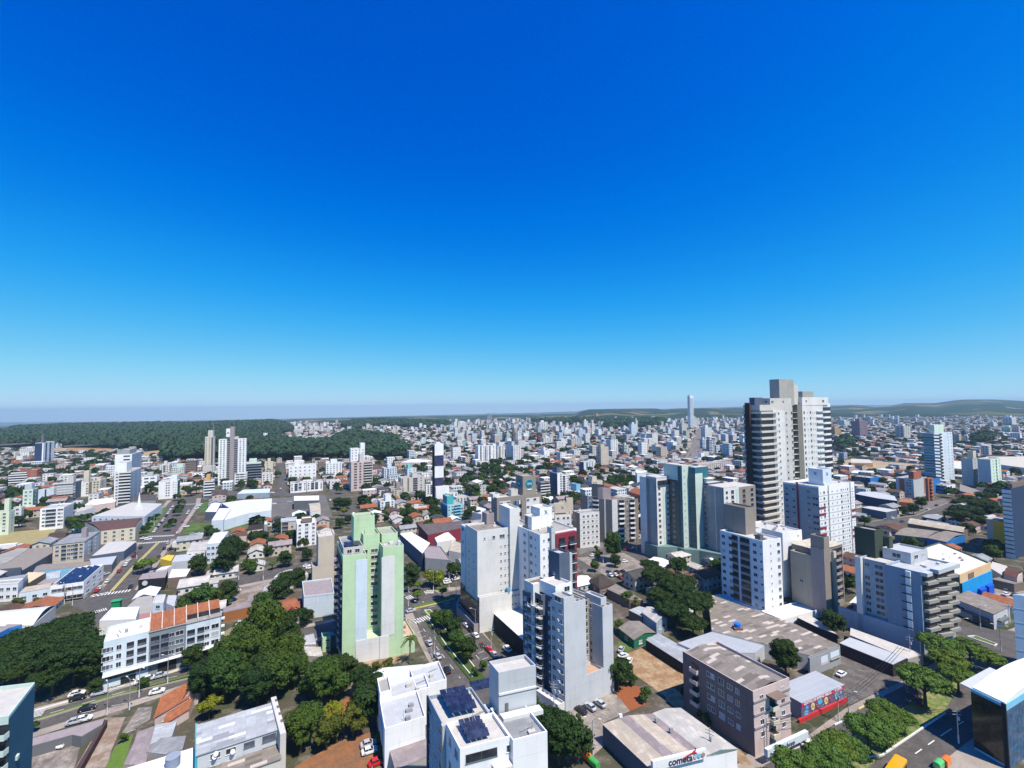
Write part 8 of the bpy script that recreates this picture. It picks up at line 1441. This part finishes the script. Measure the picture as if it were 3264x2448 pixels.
o = b.build('distant_houses', FM); tag(o, 'countless small houses and blocks of the far town out to the hills', 'distant houses', kind='stuff')
# trees between the houses: the nearest as single trees, the rest as one mass
lim = 0
for a in TQ[:]:
    px_ = prj(*a[2], 3)
    if not (-60 < px_[0] < 3330 and px_[1] < 2620): TQ.remove(a)
TQ.sort(); print('trees', len(TQ))
for a in TQ[:292]: tree_make(*a[2:])
import numpy as np
def tree_mass(name, spots, c, label, n_q=46, size=1.5, seed=2):
    rs = np.random.RandomState(seed); K = len(spots)
    if not K: return
    S = np.array(spots, dtype=float)                                        # x, y, z0, radius
    T = 6; tm = []
    for t_ in range(T):
        d = rs.normal(size=(n_q, 3)); d /= np.linalg.norm(d, axis=1)[:, None]; d[:, 2] = np.where(d[:, 2] < -.3, -d[:, 2], d[:, 2]); rad = rs.uniform(.7, 1.05, n_q)[:, None]
        ctr = d*rad*np.array([1, 1, .8]); nn = d+rs.normal(scale=.45, size=d.shape); nn /= np.linalg.norm(nn, axis=1)[:, None]; hx = np.cross(nn, rs.normal(size=d.shape)); hx /= np.linalg.norm(hx, axis=1)[:, None]; hy = np.cross(nn, hx)
        s = rs.uniform(.20, .42, n_q)[:, None]; tm.append(np.stack([ctr-hx*s-hy*s*.6, ctr+hx*s*.3-hy*s, ctr+hx*s+hy*s*.4, ctr-hx*s*.4+hy*s], axis=1).reshape(-1, 3))
    tm = np.stack(tm); idx = rs.randint(0, T, K); V = tm[idx]*S[:, None, 3:4]; V[:, :, 0] += S[:, None, 0]; V[:, :, 1] += S[:, None, 1]; V[:, :, 2] += S[:, None, 2]+S[:, None, 3]*.9; V = V.reshape(-1, 3)
    nf = len(V)//4; me = bpy.data.meshes.new(name); me.vertices.add(len(V)); me.vertices.foreach_set('co', V.ravel()); me.loops.add(nf*4); me.loops.foreach_set('vertex_index', np.arange(nf*4, dtype=np.int32)); me.polygons.add(nf); me.polygons.foreach_set('loop_start', np.arange(0, nf*4, 4, dtype=np.int32)); me.update(calc_edges=True)
    me.materials.append(M(c, 'leaf', s=.012 if name == 'forest' else .06)); o = mk(name, me); return tag(o, label, name.replace('_', ' '), kind='stuff')
tree_mass('town_trees', [(a[2][0], a[2][1], 1.0, tree_proto(a[3])[3]*a[4]) for a in TQ[292:]]+[(x, y, 1.0, rnd.uniform(3, 5.5)) for y, x, p_ in tree_spots[lim:]], LEAF['dark'], 'scattered green trees among the far houses', 90)
sp = []; rs = random.Random(5)
for R_ in FOREST:
    ys = [p[1] for p in R_]; G = [W(p[0], max(p[1], 1347)) for p in R_]; x0, x1 = min(g[0] for g in G), max(g[0] for g in G); y0, y1 = min(g[1] for g in G), max(g[1] for g in G)
    y = max(300, y0)
    while y < min(y1, 2550):
        st = 7.5+y/260; x = x0
        while x < x1:
            X, Y = x+rs.uniform(-st*.4, st*.4), y+rs.uniform(-st*.4, st*.4); x += st
            if sin(X*.0047+1.3)*sin(Y*.0061+.4)+.35*sin(X*.021) > .98: continue
            p_ = prj(X, Y, 4)
            if -60 < p_[0] < 3330 and in_forest(*p_) and not any(bx[0] < X < bx[1] and bx[2] < Y < bx[3] and inpoly(X, Y, bx[4]) for bx in boxes):
                sp.append((X, Y, 3+6*(.5+.5*sin(X*.011)*cos(Y*.009)), rs.uniform(.55, .9)*st))
        y += st*.9
print('forest', len(sp))
tree_mass('forest', sp, LEAF['forest'], 'dense dark green woods covering the slopes left of and behind the town', 60)
# ================================================================ cranes on the skyline
def crane(px, py, D, lab, k_=1):
    r = ray(px, py); k = D/r[1]; x, z = r[0]*k, 91+r[2]*k; t = thing('tower_crane', lab, 'crane', (x, D, 0)); b = MB(); b.tube((0, 0, 0), (0, 0, z), k_, k_, 4); b.build('mast', M((.25, .25, .3), 'plain'), t); b = MB(); b.tube((-10*k_, 0, z), (26*k_, 0, z+3*k_), .7*k_, .5*k_, 4); b.build('jib', M((.25, .25, .3), 'plain'), t)
crane(1558, 1318, 1600, 'small tower crane above the grey tower under construction on the skyline'); crane(681, 1352, 560, 'small crane mast rising behind the slim beige tower', .3)
# ================================================================ labels that single things out
ORD = ['first', 'second', 'third', 'fourth', 'fifth', 'sixth', 'seventh', 'eighth', 'ninth', 'tenth', 'eleventh', 'twelfth', 'thirteenth', 'fourteenth', 'fifteenth', 'sixteenth', 'seventeenth', 'eighteenth', 'nineteenth', 'twentieth']
def where(px, py):
    best = min(LAND, key=lambda l: (l[1]-px)**2+((l[2]-py)*1.6)**2); dx_, dy_ = px-best[1], py-best[2]
    if abs(dx_) > abs(dy_)*1.3: rel = 'left of' if dx_ < 0 else 'right of'
    else: rel = 'behind' if dy_ < 0 else 'in front of'
    return rel+' the '+best[0]
def autolabel():
    G = {}
    for o, noun, kind, (px, py) in AUTO: G.setdefault((noun, where(px, py)), []).append((px, o))
    for (noun, wh), L_ in G.items():
        L_.sort(key=lambda t: t[0])
        for i, (px, o) in enumerate(L_):
            if len(L_) == 1: s = noun+' '+wh
            elif len(L_) <= 20: s = ORD[i]+' '+noun+' from left, '+wh
            else: s = (ORD[i % 20] if i < 20 else 'twenty-'+ORD[i-20] if i < 29 else 'thirty-'+ORD[i-30] if i >= 30 else 'thirtieth')+' '+noun+' from left, '+wh
            while len(s.replace('-', ' ').split()) > 16: s = s.replace(' with ', ' ', 1) if ' with ' in s else s.replace(' roof', '', 1) if ' roof' in s else s.rsplit(' ', 1)[0]
            o['label'] = s
autolabel()
for o in C.objects:
    l = o.get('label')
    if l and len(l.replace('-', ' ').split()) > 16: print('LONG', l)
# ================================================================ the blue air
b = MB(); b.box(-30000, 30000, -400, 15200, -900, 172); hz_ = b.build('haze', None) if False else None
me = bpy.data.meshes.new('haze'); me.from_pydata(b.v, [], b.f); hm = bpy.data.materials.new('haze'); hm.use_nodes = True; nt = hm.node_tree; nt.nodes.remove(nt.nodes['Principled BSDF'])
pv = nt.nodes.new('ShaderNodeVolumePrincipled'); pv.inputs['Color'].default_value = (.58, .84, 1, 1); pv.inputs['Density'].default_value = 7.5e-5; pv.inputs['Anisotropy'].default_value = .1
nt.links.new(pv.outputs[0], nt.nodes['Material Output'].inputs['Volume']); me.materials.append(hm); o = mk('haze', me); o['kind'] = 'stuff'
SC.cycles.volume_step_rate = 10; SC.cycles.volume_max_steps = 16
